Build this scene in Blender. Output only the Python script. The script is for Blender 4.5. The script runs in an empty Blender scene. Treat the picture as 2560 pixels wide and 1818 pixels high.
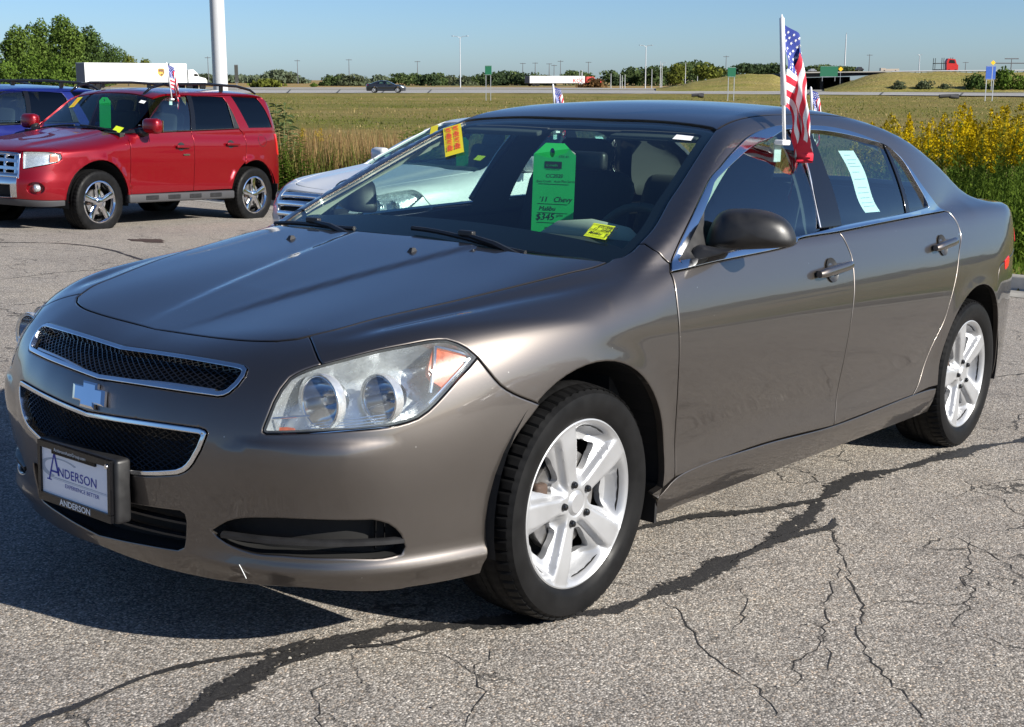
import bpy, bmesh, math, random
import numpy as np
from mathutils import Vector, Matrix
from mathutils.geometry import delaunay_2d_cdt
random.seed(7); np.random.seed(7)
scene=bpy.context.scene
C=scene.collection
R_=math.radians

# ------------------------------------------------------------ camera, sky, sun, exposure
FPX=3318.26; YAW=0.67429; PITCH=-0.2105
CAM=np.array([-2.8097,-2.8753,1.4460])
FW=np.array([math.cos(PITCH)*math.cos(YAW),math.cos(PITCH)*math.sin(YAW),math.sin(PITCH)])
RW=np.array([math.sin(YAW),-math.cos(YAW),0.]); UW=np.cross(RW,FW)
FH=np.array([math.cos(YAW),math.sin(YAW),0.])
cam=bpy.data.cameras.new('camera'); camo=bpy.data.objects.new('camera',cam); C.objects.link(camo)
M=Matrix.Identity(4)
for i in range(3):
    M[i][0]=RW[i];M[i][1]=UW[i];M[i][2]=-FW[i];M[i][3]=CAM[i]
camo.matrix_world=M
cam.sensor_width=36.; cam.sensor_fit='HORIZONTAL'; cam.lens=36.*FPX/2560.
cam.clip_start=.05; cam.clip_end=20000.
scene.camera=camo

# lot plane tilt: the parking lot drains away from the viewer
TILT=Matrix(((0.99898,0.00693,0.04452),(-0.00657,0.99995,-0.00815),(-0.04457,0.00785,0.99898)))
SUN=(TILT@Vector((.30,-1.85,1.02))).normalized()      # unit vector towards the sun
el=math.asin(SUN.z); az=math.atan2(SUN.x,SUN.y)
world=bpy.data.worlds.new("World"); scene.world=world; world.use_nodes=True
nt=world.node_tree; nt.nodes.clear()
sky=nt.nodes.new('ShaderNodeTexSky'); sky.sky_type='NISHITA'; sky.sun_disc=False
sky.sun_elevation=el; sky.sun_rotation=az
sky.altitude=500; sky.air_density=.80; sky.dust_density=.75; sky.ozone_density=6.5
bg=nt.nodes.new('ShaderNodeBackground'); bg.inputs['Strength'].default_value=.060
out=nt.nodes.new('ShaderNodeOutputWorld')
nt.links.new(sky.outputs[0],bg.inputs[0]); nt.links.new(bg.outputs[0],out.inputs[0])
sl=bpy.data.lights.new('sun','SUN'); sl.energy=4.4; sl.angle=R_(.53); sl.color=(1.,.95,.86)
so=bpy.data.objects.new('sun',sl); C.objects.link(so)
so.rotation_euler=Vector(SUN).to_track_quat('Z','Y').to_euler(); so.location=(0,-20,30)
scene.view_settings.view_transform='Standard'; scene.view_settings.look='None'
scene.view_settings.gamma=1.; scene.view_settings.use_curve_mapping=False
scene.view_settings.exposure=1.15
scene.cycles.max_bounces=10; scene.cycles.transparent_max_bounces=24; scene.cycles.glossy_bounces=5
scene.cycles.transmission_bounces=6; scene.cycles.diffuse_bounces=3
scene.cycles.sample_clamp_indirect=6.

def bgp(px,py,D):
    """a point seen along one direction, at horizontal distance D from the viewer"""
    d=FPX*FW+(px-1280)*RW-(py-909)*UW
    return CAM+d*(D/(d@FH))
def bgz(px,z,D):
    """same bearing and distance, but standing at height z"""
    d=FPX*FW+(px-1280)*RW-(215-909)*UW
    p=CAM+d*(D/(d@FH)); p[2]=z
    return p
# ------------------------------------------------------------ helpers
def tag(o,label=None,cat=None,group=None,kind=None):
    if label: o['label']=label
    if cat: o['category']=cat
    if group: o['group']=group
    if kind: o['kind']=kind
    return o
def thing(name,label,cat,loc=(0,0,0),rotz=0.,group=None,mat=None):
    o=bpy.data.objects.new(name,None); C.objects.link(o); o.empty_display_size=.2
    if mat is not None: o.matrix_world=mat
    else: o.location=loc; o.rotation_euler=(0,0,rotz)
    return tag(o,label,cat,group)
def link(name,me,mat=None,parent=None,label=None):
    o=bpy.data.objects.new(name,me); C.objects.link(o)
    if mat is not None and len(me.materials)==0:
        for m in (mat if isinstance(mat,(list,tuple)) else [mat]): me.materials.append(m)
    if parent is not None: o.parent=parent
    if label: o['label']=label
    return o
class MB:
    """collects simple shapes and links them as one mesh object"""
    def __init__(s): s.v=[];s.f=[];s.m=[];s.mi=0
    def add(s,vs,fs):
        b=len(s.v); s.v+= [tuple(map(float,p)) for p in vs]; s.f+=[tuple(i+b for i in f) for f in fs]; s.m+=[s.mi]*len(fs); return s
    def box(s,c,d,rot=None,taper=1.):
        x,y,z=d[0]/2,d[1]/2,d[2]/2
        vs=[(-x,-y,-z),(x,-y,-z),(x,y,-z),(-x,y,-z),(-x*taper,-y*taper,z),(x*taper,-y*taper,z),(x*taper,y*taper,z),(-x*taper,y*taper,z)]
        if rot is not None: vs=[tuple(rot@Vector(v)) for v in vs]
        vs=[(v[0]+c[0],v[1]+c[1],v[2]+c[2]) for v in vs]
        return s.add(vs,[(3,2,1,0),(4,5,6,7),(0,1,5,4),(1,2,6,5),(2,3,7,6),(3,0,4,7)])
    def rbox(s,c,d,r=.01,rot=None):
        """box with chamfered vertical and horizontal edges"""
        x,y,z=d[0]/2,d[1]/2,d[2]/2; r=min(r,x*.9,y*.9,z*.9)
        bm=bmesh.new(); bmesh.ops.create_cube(bm,size=1.)
        for v in bm.verts: v.co=Vector((v.co.x*d[0],v.co.y*d[1],v.co.z*d[2]))
        bmesh.ops.bevel(bm,geom=bm.edges[:],offset=r,segments=3,profile=.5,affect='EDGES')
        vs=[(rot@v.co if rot is not None else v.co)+Vector(c) for v in bm.verts]
        bm.verts.index_update(); fs=[[v.index for v in f.verts] for f in bm.faces]; bm.free()
        return s.add(vs,fs)
    def tube(s,pts,r,n=8,cap=True,r1=None):
        P=[Vector(p) for p in pts]; vs=[];fs=[]; N=len(P)
        up=Vector((0,0,1)); prev=None
        for i,p in enumerate(P):
            t=(P[min(i+1,N-1)]-P[max(i-1,0)]).normalized()
            a=t.cross(up if abs(t.z)<.95 else Vector((1,0,0))).normalized() if prev is None else (prev-t*prev.dot(t)).normalized()
            prev=a; b=t.cross(a)
            rr=r[i] if isinstance(r,(list,tuple)) else (r+(r1-r)*i/(N-1) if r1 is not None else r)
            for k in range(n):
                q=2*math.pi*k/n; vs.append(p+a*(rr*math.cos(q))+b*(rr*math.sin(q)))
        for i in range(N-1):
            for k in range(n): fs.append((i*n+k,i*n+(k+1)%n,(i+1)*n+(k+1)%n,(i+1)*n+k))
        if cap: fs.append(tuple(range(n-1,-1,-1))); fs.append(tuple((N-1)*n+k for k in range(n)))
        return s.add(vs,fs)
    def lathe(s,prof,n=32,axis='y',c=(0,0,0),close=False):
        """prof: list of (radius, along)"""
        vs=[];fs=[];N=len(prof)
        for r,a in prof:
            for k in range(n):
                q=2*math.pi*k/n; u,w=r*math.cos(q),r*math.sin(q)
                p=(u,a,w) if axis=='y' else ((a,u,w) if axis=='x' else (u,w,a))
                vs.append((p[0]+c[0],p[1]+c[1],p[2]+c[2]))
        R=N if close else N-1
        for i in range(R):
            j=(i+1)%N
            for k in range(n): fs.append((i*n+k,j*n+k,j*n+(k+1)%n,i*n+(k+1)%n))
        return s.add(vs,fs)
    def prism(s,poly,a,b,axis='y'):
        """extrude a 2d polygon (list of pairs) from a to b along axis"""
        n=len(poly)
        def mk(p,h): return (p[0],h,p[1]) if axis=='y' else ((h,p[0],p[1]) if axis=='x' else (p[0],p[1],h))
        vs=[mk(p,a) for p in poly]+[mk(p,b) for p in poly]
        fs=[tuple(range(n)),tuple(range(2*n-1,n-1,-1))]+[(i,i+n,(i+1)%n+n,(i+1)%n) for i in range(n)]
        return s.add(vs,fs)
    def mesh(s,name,smooth=False,ang=None):
        me=bpy.data.meshes.new(name); me.from_pydata(s.v,[],s.f)
        me.polygons.foreach_set('material_index',s.m)
        bm=bmesh.new(); bm.from_mesh(me); bmesh.ops.recalc_face_normals(bm,faces=bm.faces[:]); bm.to_mesh(me); bm.free()
        if smooth or ang:
            me.polygons.foreach_set('use_smooth',[True]*len(me.polygons))
            if ang: me.set_sharp_from_angle(angle=R_(ang))
        me.update(); return me
    def build(s,name,mat,parent=None,smooth=False,ang=None,label=None):
        return link(name,s.mesh(name,smooth,ang),mat,parent,label)
def copy_tree(o,parent=None):
    c=o.copy(); C.objects.link(c)
    if parent is not None: c.parent=parent; c.matrix_parent_inverse=o.matrix_parent_inverse.copy()
    for ch in list(o.children): copy_tree(ch,c)
    return c
def np_mesh(name,V,F,N=None,mats=None,smooth=True):
    """mesh from numpy arrays of vertices and triangles or quads, optional vertex normals"""
    me=bpy.data.meshes.new(name)
    V=np.asarray(V,np.float32);F=np.asarray(F,np.int32);k=F.shape[1]
    me.vertices.add(len(V)); me.vertices.foreach_set('co',V.ravel())
    me.loops.add(F.size); me.loops.foreach_set('vertex_index',F.ravel())
    me.polygons.add(len(F)); me.polygons.foreach_set('loop_start',np.arange(0,F.size,k,dtype=np.int32))
    if smooth: me.polygons.foreach_set('use_smooth',np.ones(len(F),bool))
    me.update(calc_edges=True); me.validate()
    if N is not None: me.normals_split_custom_set_from_vertices([tuple(n) for n in np.asarray(N,float)])
    return me
# ------------------------------------------------------------ node materials
def nodes(name):
    m=bpy.data.materials.new(name); m.use_nodes=True; nt=m.node_tree
    return m,nt,nt.nodes['Principled BSDF']
def setp(b,**k):
    names={'col':'Base Color','met':'Metallic','rough':'Roughness','spec':'Specular IOR Level','coat':'Coat Weight','coatr':'Coat Roughness','trans':'Transmission Weight','ior':'IOR','alpha':'Alpha','sheen':'Sheen Weight','sss':'Subsurface Weight'}
    for a,v in k.items():
        i=b.inputs[names[a]]
        i.default_value=(*v,1) if isinstance(v,(tuple,list)) and len(v)==3 else v
def simple(name,col,rough=.5,met=0.,spec=.5,coat=0.,coatr=.05,noise=0.,nscale=20.,bump=0.,bscale=200.,bdist=.002):
    """one coloured material with optional mottling and fine relief"""
    m,nt,b=nodes(name); setp(b,col=col,rough=rough,met=met,spec=spec,coat=coat,coatr=coatr)
    if noise or bump:
        tc=nt.nodes.new('ShaderNodeTexCoord')
    if noise:
        n=nt.nodes.new('ShaderNodeTexNoise'); n.inputs['Scale'].default_value=nscale; n.inputs['Detail'].default_value=5
        nt.links.new(tc.outputs['Object'],n.inputs['Vector'])
        r=nt.nodes.new('ShaderNodeMapRange'); r.inputs[1].default_value=.3; r.inputs[2].default_value=.7; r.inputs[3].default_value=1-noise; r.inputs[4].default_value=1+noise
        nt.links.new(n.outputs[0],r.inputs[0])
        mx=nt.nodes.new('ShaderNodeVectorMath'); mx.operation='SCALE'; mx.inputs[0].default_value=col
        nt.links.new(r.outputs[0],mx.inputs['Scale']); nt.links.new(mx.outputs[0],b.inputs['Base Color'])
        r2=nt.nodes.new('ShaderNodeMapRange'); r2.inputs[1].default_value=.3; r2.inputs[2].default_value=.7; r2.inputs[3].default_value=max(.02,rough-.12*noise*4); r2.inputs[4].default_value=min(1,rough+.12*noise*4)
        nt.links.new(n.outputs[0],r2.inputs[0]); nt.links.new(r2.outputs[0],b.inputs['Roughness'])
    if bump:
        n2=nt.nodes.new('ShaderNodeTexNoise'); n2.inputs['Scale'].default_value=bscale; n2.inputs['Detail'].default_value=3
        nt.links.new(tc.outputs['Object'],n2.inputs['Vector'])
        bp=nt.nodes.new('ShaderNodeBump'); bp.inputs['Strength'].default_value=bump; bp.inputs['Distance'].default_value=bdist
        nt.links.new(n2.outputs[0],bp.inputs['Height']); nt.links.new(bp.outputs[0],b.inputs['Normal'])
    return m
def paint(name,col,met=.55,rough=.4,flake=.25,coat=1.,dust=.0,dustcol=(.35,.32,.28),cior=1.5):
    """metallic car paint: flakes under a clear coat, faint dust"""
    m,nt,b=nodes(name); setp(b,col=col,met=met,rough=rough,coat=coat,coatr=.015); b.inputs['Coat IOR'].default_value=cior
    tc=nt.nodes.new('ShaderNodeTexCoord')
    if flake:
        v=nt.nodes.new('ShaderNodeTexNoise'); v.inputs['Scale'].default_value=420.; v.inputs['Detail'].default_value=2
        nt.links.new(tc.outputs['Object'],v.inputs['Vector'])
        bp=nt.nodes.new('ShaderNodeBump'); bp.inputs['Strength'].default_value=flake; bp.inputs['Distance'].default_value=.0006
        nt.links.new(v.outputs[0],bp.inputs['Height']); nt.links.new(bp.outputs[0],b.inputs['Normal'])
    if dust:
        n=nt.nodes.new('ShaderNodeTexNoise'); n.inputs['Scale'].default_value=7.; n.inputs['Detail'].default_value=8; n.inputs['Roughness'].default_value=.65
        nt.links.new(tc.outputs['Object'],n.inputs['Vector'])
        r=nt.nodes.new('ShaderNodeMapRange'); r.inputs[1].default_value=.35; r.inputs[2].default_value=.8; r.inputs[3].default_value=0; r.inputs[4].default_value=dust
        nt.links.new(n.outputs[0],r.inputs[0])
        mx=nt.nodes.new('ShaderNodeMix'); mx.data_type='RGBA'; mx.inputs[6].default_value=(*col,1); mx.inputs[7].default_value=(*dustcol,1)
        nt.links.new(r.outputs[0],mx.inputs[0]); nt.links.new(mx.outputs[2],b.inputs['Base Color'])
        # small pale specks of dirt and stone chips
        vo=nt.nodes.new('ShaderNodeTexVoronoi'); vo.inputs['Scale'].default_value=26.; nt.links.new(tc.outputs['Object'],vo.inputs['Vector'])
        sp=nt.nodes.new('ShaderNodeMapRange'); sp.inputs[1].default_value=.035; sp.inputs[2].default_value=.06; sp.inputs[3].default_value=.55; sp.inputs[4].default_value=0.; nt.links.new(vo.outputs['Distance'],sp.inputs[0])
        gt_=nt.nodes.new('ShaderNodeSeparateColor'); nt.links.new(vo.outputs['Color'],gt_.inputs[0]); th=nt.nodes.new('ShaderNodeMath'); th.operation='GREATER_THAN'; th.inputs[1].default_value=.86; nt.links.new(gt_.outputs[0],th.inputs[0])
        ml=nt.nodes.new('ShaderNodeMath'); ml.operation='MULTIPLY'; nt.links.new(sp.outputs[0],ml.inputs[0]); nt.links.new(th.outputs[0],ml.inputs[1])
        mx2=nt.nodes.new('ShaderNodeMix'); mx2.data_type='RGBA'; mx2.inputs[7].default_value=(.45,.43,.40,1); nt.links.new(ml.outputs[0],mx2.inputs[0]); nt.links.new(mx.outputs[2],mx2.inputs[6]); nt.links.new(mx2.outputs[2],b.inputs['Base Color'])
        r3=nt.nodes.new('ShaderNodeMapRange'); r3.inputs[1].default_value=.3; r3.inputs[2].default_value=.8; r3.inputs[3].default_value=.01; r3.inputs[4].default_value=.06
        nt.links.new(n.outputs[0],r3.inputs[0]); nt.links.new(r3.outputs[0],b.inputs['Coat Roughness'])
    return m
def glass_mat(name,tint,refl=1.,rough=0.,f0=.045,haze=0.):
    """thin tinted window glass: tinted see-through plus a fresnel mirror coat"""
    m=bpy.data.materials.new(name); m.use_nodes=True; nt=m.node_tree; nt.nodes.clear()
    o=nt.nodes.new('ShaderNodeOutputMaterial'); t=nt.nodes.new('ShaderNodeBsdfTransparent'); t.inputs[0].default_value=(*tint,1)
    g=nt.nodes.new('ShaderNodeBsdfGlossy'); g.inputs['Roughness'].default_value=rough; g.inputs[0].default_value=(1,1,1,1)
    lw=nt.nodes.new('ShaderNodeLayerWeight'); lw.inputs['Blend'].default_value=.5
    p=nt.nodes.new('ShaderNodeMath'); p.operation='POWER'; p.inputs[1].default_value=5.
    mr=nt.nodes.new('ShaderNodeMapRange'); mr.inputs[3].default_value=f0*refl; mr.inputs[4].default_value=1.
    nt.links.new(lw.outputs['Facing'],p.inputs[0]); nt.links.new(p.outputs[0],mr.inputs[0])
    mx=nt.nodes.new('ShaderNodeMixShader')
    nt.links.new(mr.outputs[0],mx.inputs[0]); nt.links.new(t.outputs[0],mx.inputs[1]); nt.links.new(g.outputs[0],mx.inputs[2])
    if haze:
        tc=nt.nodes.new('ShaderNodeTexCoord'); n=nt.nodes.new('ShaderNodeTexNoise'); n.inputs['Scale'].default_value=9.; n.inputs['Detail'].default_value=5; nt.links.new(tc.outputs['Object'],n.inputs['Vector'])
        r=nt.nodes.new('ShaderNodeMapRange'); r.inputs[1].default_value=.3; r.inputs[2].default_value=.75; r.inputs[3].default_value=haze*.4; r.inputs[4].default_value=haze*1.6; nt.links.new(n.outputs[0],r.inputs[0])
        d=nt.nodes.new('ShaderNodeBsdfDiffuse'); d.inputs[0].default_value=(.55,.57,.52,1); m2=nt.nodes.new('ShaderNodeMixShader')
        nt.links.new(r.outputs[0],m2.inputs[0]); nt.links.new(mx.outputs[0],m2.inputs[1]); nt.links.new(d.outputs[0],m2.inputs[2]); mx=m2
    nt.links.new(mx.outputs[0],o.inputs[0])
    return m
# ---------- smooth piecewise-linear curve: linear interpolation blurred by a gaussian
class Curve:
    def __init__(s, pts, sig):
        xs=[p[0] for p in pts]; ys=[p[1] for p in pts]
        h=min(.004, sig/4); n=int((xs[-1]-xs[0]+8*sig+.4)/h)+1
        s.x0=xs[0]-4*sig-.2; s.h=h
        g=s.x0+h*np.arange(n)
        sl0=(ys[1]-ys[0])/(xs[1]-xs[0]); sl1=(ys[-1]-ys[-2])/(xs[-1]-xs[-2])
        v=np.interp(g,xs,ys)
        v=np.where(g<xs[0],ys[0]+sl0*(g-xs[0]),v); v=np.where(g>xs[-1],ys[-1]+sl1*(g-xs[-1]),v)
        m=int(4*sig/h); k=np.exp(-.5*(h*np.arange(-m,m+1)/sig)**2); k/=k.sum()
        vp=np.concatenate([v[0]-sl0*h*np.arange(m,0,-1),v,v[-1]+sl1*h*np.arange(1,m+1)])
        s.v=np.convolve(vp,k,'valid'); s.n=n
    def __call__(s,x):
        t=(np.asarray(x,float)-s.x0)/s.h
        i=np.clip(t.astype(int),1,s.n-3); f=np.clip(t-i,-1.,2.)
        a,b,c,d=s.v[i-1],s.v[i],s.v[i+1],s.v[i+2]
        return b+.5*f*(c-a+f*(2*a-5*b+4*c-d+f*(3*(b-c)+d-a)))
def smax(a,b,k):
    h=np.maximum(k-np.abs(a-b),0.)/k
    return np.maximum(a,b)+h*h*h*k/6.
def smin(a,b,k): return -smax(-a,-b,k)
def sst(x,a,b):
    t=np.clip((x-a)/(b-a),0,1); return t*t*(3-2*t)

class Sedan:
    hood=Curve([(-1.05,.66),(-.965,.695),(-.88,.745),(-.736,.777),(-.5,.829),(-.2,.888),(0,.924),(.25,.968),(.5,1.0),(.8,1.02),(2.6,1.06),(2.9,1.075),(3.2,1.08),(3.6,1.07),(3.85,1.045),(4.0,1.04)],.07)
    ws=Curve([(0,.836),(.335,1.0),(.72,1.18),(1.06,1.335),(1.2,1.385),(1.45,1.43),(1.75,1.449),(2.05,1.440),(2.35,1.41),(2.6,1.36),(2.9,1.255),(3.2,1.12),(3.5,.98)],.07)
    plan=Curve([(-1.,.86),(-.6,.872),(-.3,.884),(0,.890),(.5,.892),(1.5,.893),(2.5,.892),(2.9,.89),(3.2,.882),(3.5,.868),(3.7,.845),(4.,.79)],.12)
    # offset of the side from the plan line, by height
    sec=Curve([(0,-.09),(.19,-.052),(.235,-.028),(.30,-.008),(.335,-.013),(.42,-.020),(.55,-.008),(.68,0.),(.78,-.004),(.86,-.020),(.93,-.042),(1.0,-.066),(1.1,-.10),(1.4,-.22)],.028)
    belt=Curve([(-1,.86),(.38,.932),(1.14,.978),(1.46,1.0),(2.42,1.040),(3.2,1.06),(4.,1.06)],.1)
    up=Curve([(-.3,0.),(0,0.),(.12,-.052),(.2,-.098),(.28,-.150),(.36,-.212),(.44,-.29),(.6,-.5)],.05)
    fr=Curve([(0,-.968),(.12,-.964),(.25,-.948),(.4,-.915),(.55,-.860),(.66,-.788),(.745,-.685),(.80,-.55),(.855,-.37),(.89,-.2),(.93,.1)],.032)
    frz=Curve([(.1,.10),(.2,.045),(.26,.028),(.40,.012),(.5,.0),(.582,.003),(.664,.033),(.743,.085),(.80,.16),(.9,.30)],.03)
    rr=Curve([(0,3.91),(.3,3.885),(.55,3.825),(.7,3.725),(.8,3.60),(.85,3.47),(.9,3.1)],.06)
    rrz=Curve([(.15,.14),(.3,.03),(.5,0.),(.75,0.),(.9,.02),(1.05,.08),(1.1,.12)],.04)
    crown=Curve([(0,0),(.3,0),(.5,-.003),(.62,-.004),(.72,-.016),(.85,-.07)],.05)
    def side(s,x,z):
        f=0
        for ax in (0.,2.852):
            r=np.hypot(x-ax,z-.335); f=f+.010*np.exp(-((r-.37)/.055)**2)*sst(z,.2,.4)*(1-sst(z,.70,.82))
        return s.plan(x)+s.sec(z)+f
    def low_top(s,x,Y):
        fz=sst(x,-.75,.1)
        c=-.004*(1-fz)*0+s.crown(Y)*(.55+.45*fz)
        dk=sst(x,2.5,3.)
        c=c*(1-dk)+dk*(-.03*(Y/.8)**2)
        c=c+.016*(1-fz)*sst(Y,.05,.45)
        return s.hood(x)+c
    def g_low(s,x,Y,z):
        gs=Y-s.side(x,z)
        gt=z-s.low_top(x,Y)
        mid=sst(x,.25,.6)*(1-sst(x,2.5,2.9))
        g=smax(gs,gt-.02*mid,.10*(1-mid)+.04*mid)
        gf=s.fr(Y)+s.frz(z)-x
        g=smax(g,gf,.12)
        gr=x-(s.rr(Y)-s.rrz(z))
        g=smax(g,gr*.8,.12)
        return smax(g,.185-z,.03)
    def g_up(s,x,Y,z):
        zb=z-s.belt(x)
        inset=.0*x+.085*sst(x,2.35,3.25)+.03*sst(-x,-.75,-.2)
        base=s.side(x,s.belt(x))
        gs=(Y-(base-.006+s.up(zb)*(1+.0*x)-inset))*.85
        Yc=np.minimum(Y,1.)
        fx=sst(x,1.6,2.4)
        xs=x-.07*(1-sst(x,.5,1.1))*Yc**2*(1-fx)+.10*Yc**2*fx
        gt=(z-(s.ws(xs)-(.016+.013*sst(x,1.1,1.6))*(Yc/.6)**2))*.85
        v=smax(gs,gt,.045+.02*sst(x,1.2,1.8))
        return np.maximum(v,np.maximum(.86-z,np.maximum(x-3.45,.15-x)))
    def g(s,x,Y,z):
        k=.012+.10*sst(x,2.45,2.95)+.05*(1-sst(x,.1,.5))
        return smin(s.g_low(x,Y,z),s.g_up(x,Y,z),k)
def grad(G,P):
    e=2e-4;o=np.zeros_like(P)
    for i in range(3):
        d=np.zeros(3);d[i]=e
        A=P+d;B=P-d
        o[:,i]=G(A[:,0],np.abs(A[:,1]),A[:,2])-G(B[:,0],np.abs(B[:,1]),B[:,2])
    return o/np.linalg.norm(o,axis=1,keepdims=True)
def cast(G,O,D,t0,t1,n=160,nb=30):
    """first zero crossing from outside along O+tD, t from t0 to t1; nan if none"""
    O=np.asarray(O,float);D=np.asarray(D,float);N=len(O)
    lo=np.full(N,np.nan);hi=np.full(N,np.nan);prev=np.full(N,1.);done=np.zeros(N,bool)
    for k in range(n+1):
        t=t0+(t1-t0)*k/n
        P=O+D*t
        v=G(P[:,0],np.abs(P[:,1]),P[:,2])
        m=(~done)&(v<=0)
        if k==0: lo[m]=t;hi[m]=t
        else: lo[m]=t0+(t1-t0)*(k-1)/n;hi[m]=t
        done|=m
        if done.all(): break
    for _ in range(nb):
        mid=.5*(lo+hi);P=O+D*np.nan_to_num(mid)[:,None]
        v=G(P[:,0],np.abs(P[:,1]),P[:,2])
        lo=np.where(v>0,mid,lo);hi=np.where(v>0,hi,mid)
    return .5*(lo+hi)
# ------------------------------------------------------------ panels cut out of a smooth body surface
def catmull(P,step,closed=False):
    P=np.asarray(P,float); n=len(P); out=[]
    for i in range(n if closed else n-1):
        if closed: a,b,c,d=P[i-1],P[i],P[(i+1)%n],P[(i+2)%n]
        else:
            b,c=P[i],P[i+1]; a=P[i-1] if i>0 else 2*b-c; d=P[i+2] if i+2<n else 2*c-b
        k=max(1,int(np.linalg.norm(c-b)/step))
        la=max(np.linalg.norm(b-a),1e-6)**.5; lb=max(np.linalg.norm(c-b),1e-6)**.5; lc=max(np.linalg.norm(d-c),1e-6)**.5
        m1=(b-a)/la/la*1. ; m1=((b-a)/la-(c-a)/(la+lb)+(c-b)/lb)*lb
        m2=((c-b)/lb-(d-b)/(lb+lc)+(d-c)/lc)*lb
        for j in range(k):
            t=j/k; out.append((2*t**3-3*t**2+1)*b+(t**3-2*t**2+t)*m1+(-2*t**3+3*t**2)*c+(t**3-t**2)*m2)
    if not closed: out.append(P[-1])
    return np.array(out)
def chain(*parts,step=.02):
    """closed outline from several smooth runs; corners stay sharp where runs meet"""
    out=[]
    for p in parts:
        q=catmull(p,step) if len(p)>2 else densify(np.asarray(p,float),step)
        if out and np.linalg.norm(out[-1][-1]-q[0])<.004: q=q[1:]
        out.append(q)
    L=np.concatenate(out)
    if np.linalg.norm(L[0]-L[-1])<.004: L=L[:-1]
    return L
def densify(P,step,closed=False):
    out=[]
    n=len(P)
    for i in range(n if closed else n-1):
        a=P[i];b=P[(i+1)%n];k=max(1,int(math.ceil(np.linalg.norm(b-a)/step-1e-6)))
        for j in range(k): out.append(a+(b-a)*j/k)
    if not closed: out.append(P[-1])
    return np.array(out)
def inside(poly,Q):
    x,y=Q[:,0],Q[:,1]; r=np.zeros(len(Q),bool)
    a=poly;b=np.roll(poly,-1,0)
    for (x0,y0),(x1,y1) in zip(a,b):
        if y0==y1: continue
        c=((y0>y)!=(y1>y)); 
        r^=c&(x<(x1-x0)*(y-y0)/(y1-y0)+x0)
    return r
def area2(P): 
    q=np.roll(P,-1,0); return .5*np.sum(P[:,0]*q[:,1]-q[:,0]*P[:,1])
def inset(P,d):
    """move a closed outline inwards (for a counter-clockwise loop) by d"""
    if d==0: return P.copy()
    s=1. if area2(P)>0 else -1.
    e=np.roll(P,-1,0)-P; l=np.maximum(np.linalg.norm(e,axis=1,keepdims=True),1e-9); e=e/l
    n=np.stack([-e[:,1],e[:,0]],1)*s
    n0=np.roll(n,1,0); m=n+n0; ml=np.maximum((m*n).sum(1,keepdims=True),.35)
    return P+m/ml*d
def seg_dist(poly,Q):
    a=poly;b=np.roll(poly,-1,0); r=np.full(len(Q),1e9)
    for p,q in zip(a,b):
        d=q-p;L=max(d@d,1e-12);t=np.clip(((Q-p)@d)/L,0,1)
        r=np.minimum(r,np.linalg.norm(Q-p-t[:,None]*d,axis=1))
    return r
class Proj:
    """maps the body surface to a plane: 'side', 'top' or 'front'"""
    def __init__(s,kind,G,sign=-1.,c=None):
        s.k=kind;s.G=G;s.sg=sign
        s.c=c or {'side':(.25,.62),'top':(0,0),'front':(-.15,.42),'rear':(3.0,.55),'flat':(0,0)}[kind]
    def to2(s,P):
        P=np.asarray(P,float)
        if s.k=='side': return np.stack([P[:,0],.6*np.arctan2(P[:,2]-s.c[1],s.sg*P[:,1]-s.c[0])],1)
        if s.k=='flat': return P[:,[0,2]]
        if s.k=='top': return P[:,:2].copy()
        dx=(s.c[0]-P[:,0]) if s.k=='front' else (P[:,0]-s.c[0])
        h=np.hypot(dx,P[:,1])
        return np.stack([.8*np.arctan2(-P[:,1],dx),.8*np.arctan2(P[:,2]-s.c[1],h)],1)
    def rays(s,U):
        n=len(U)
        if s.k=='side':
            t=U[:,1]/.6; D=np.stack([np.zeros(n),-s.sg*np.cos(t),-np.sin(t)],1)
            O=np.stack([U[:,0],s.sg*np.full(n,s.c[0]),np.full(n,s.c[1])],1)-D*1.5; return O,D,1.5
        if s.k=='flat':
            return np.stack([U[:,0],np.full(n,s.sg*1.3),U[:,1]],1),np.tile([[0,-s.sg,0.]],(n,1)),1.3
        if s.k=='top': return np.stack([U[:,0],U[:,1],np.full(n,2.1)],1),np.tile([[0,0,-1.]],(n,1)),2.1
        a=U[:,0]/.8;e=U[:,1]/.8; q=-1. if s.k=='front' else 1.
        D=-np.stack([q*np.cos(e)*np.cos(a),-np.cos(e)*np.sin(a),np.sin(e)],1)
        return np.array([s.c[0],0,s.c[1]])-D*1.6,D,1.6
    def lift(s,U):
        O,D,T=s.rays(U); t=cast(s.G,O,D,0.,T,n=70,nb=26)
        P=O+D*t[:,None]; return P
def fixnan(P):
    b=np.isnan(P[:,0])
    if b.any():
        g=np.where(~b)[0]
        for i in np.where(b)[0]:
            j=g[np.abs(g-i).argmin()] if len(g) else 0
            P[i]=P[j] if len(g) else 0
    return P
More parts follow.
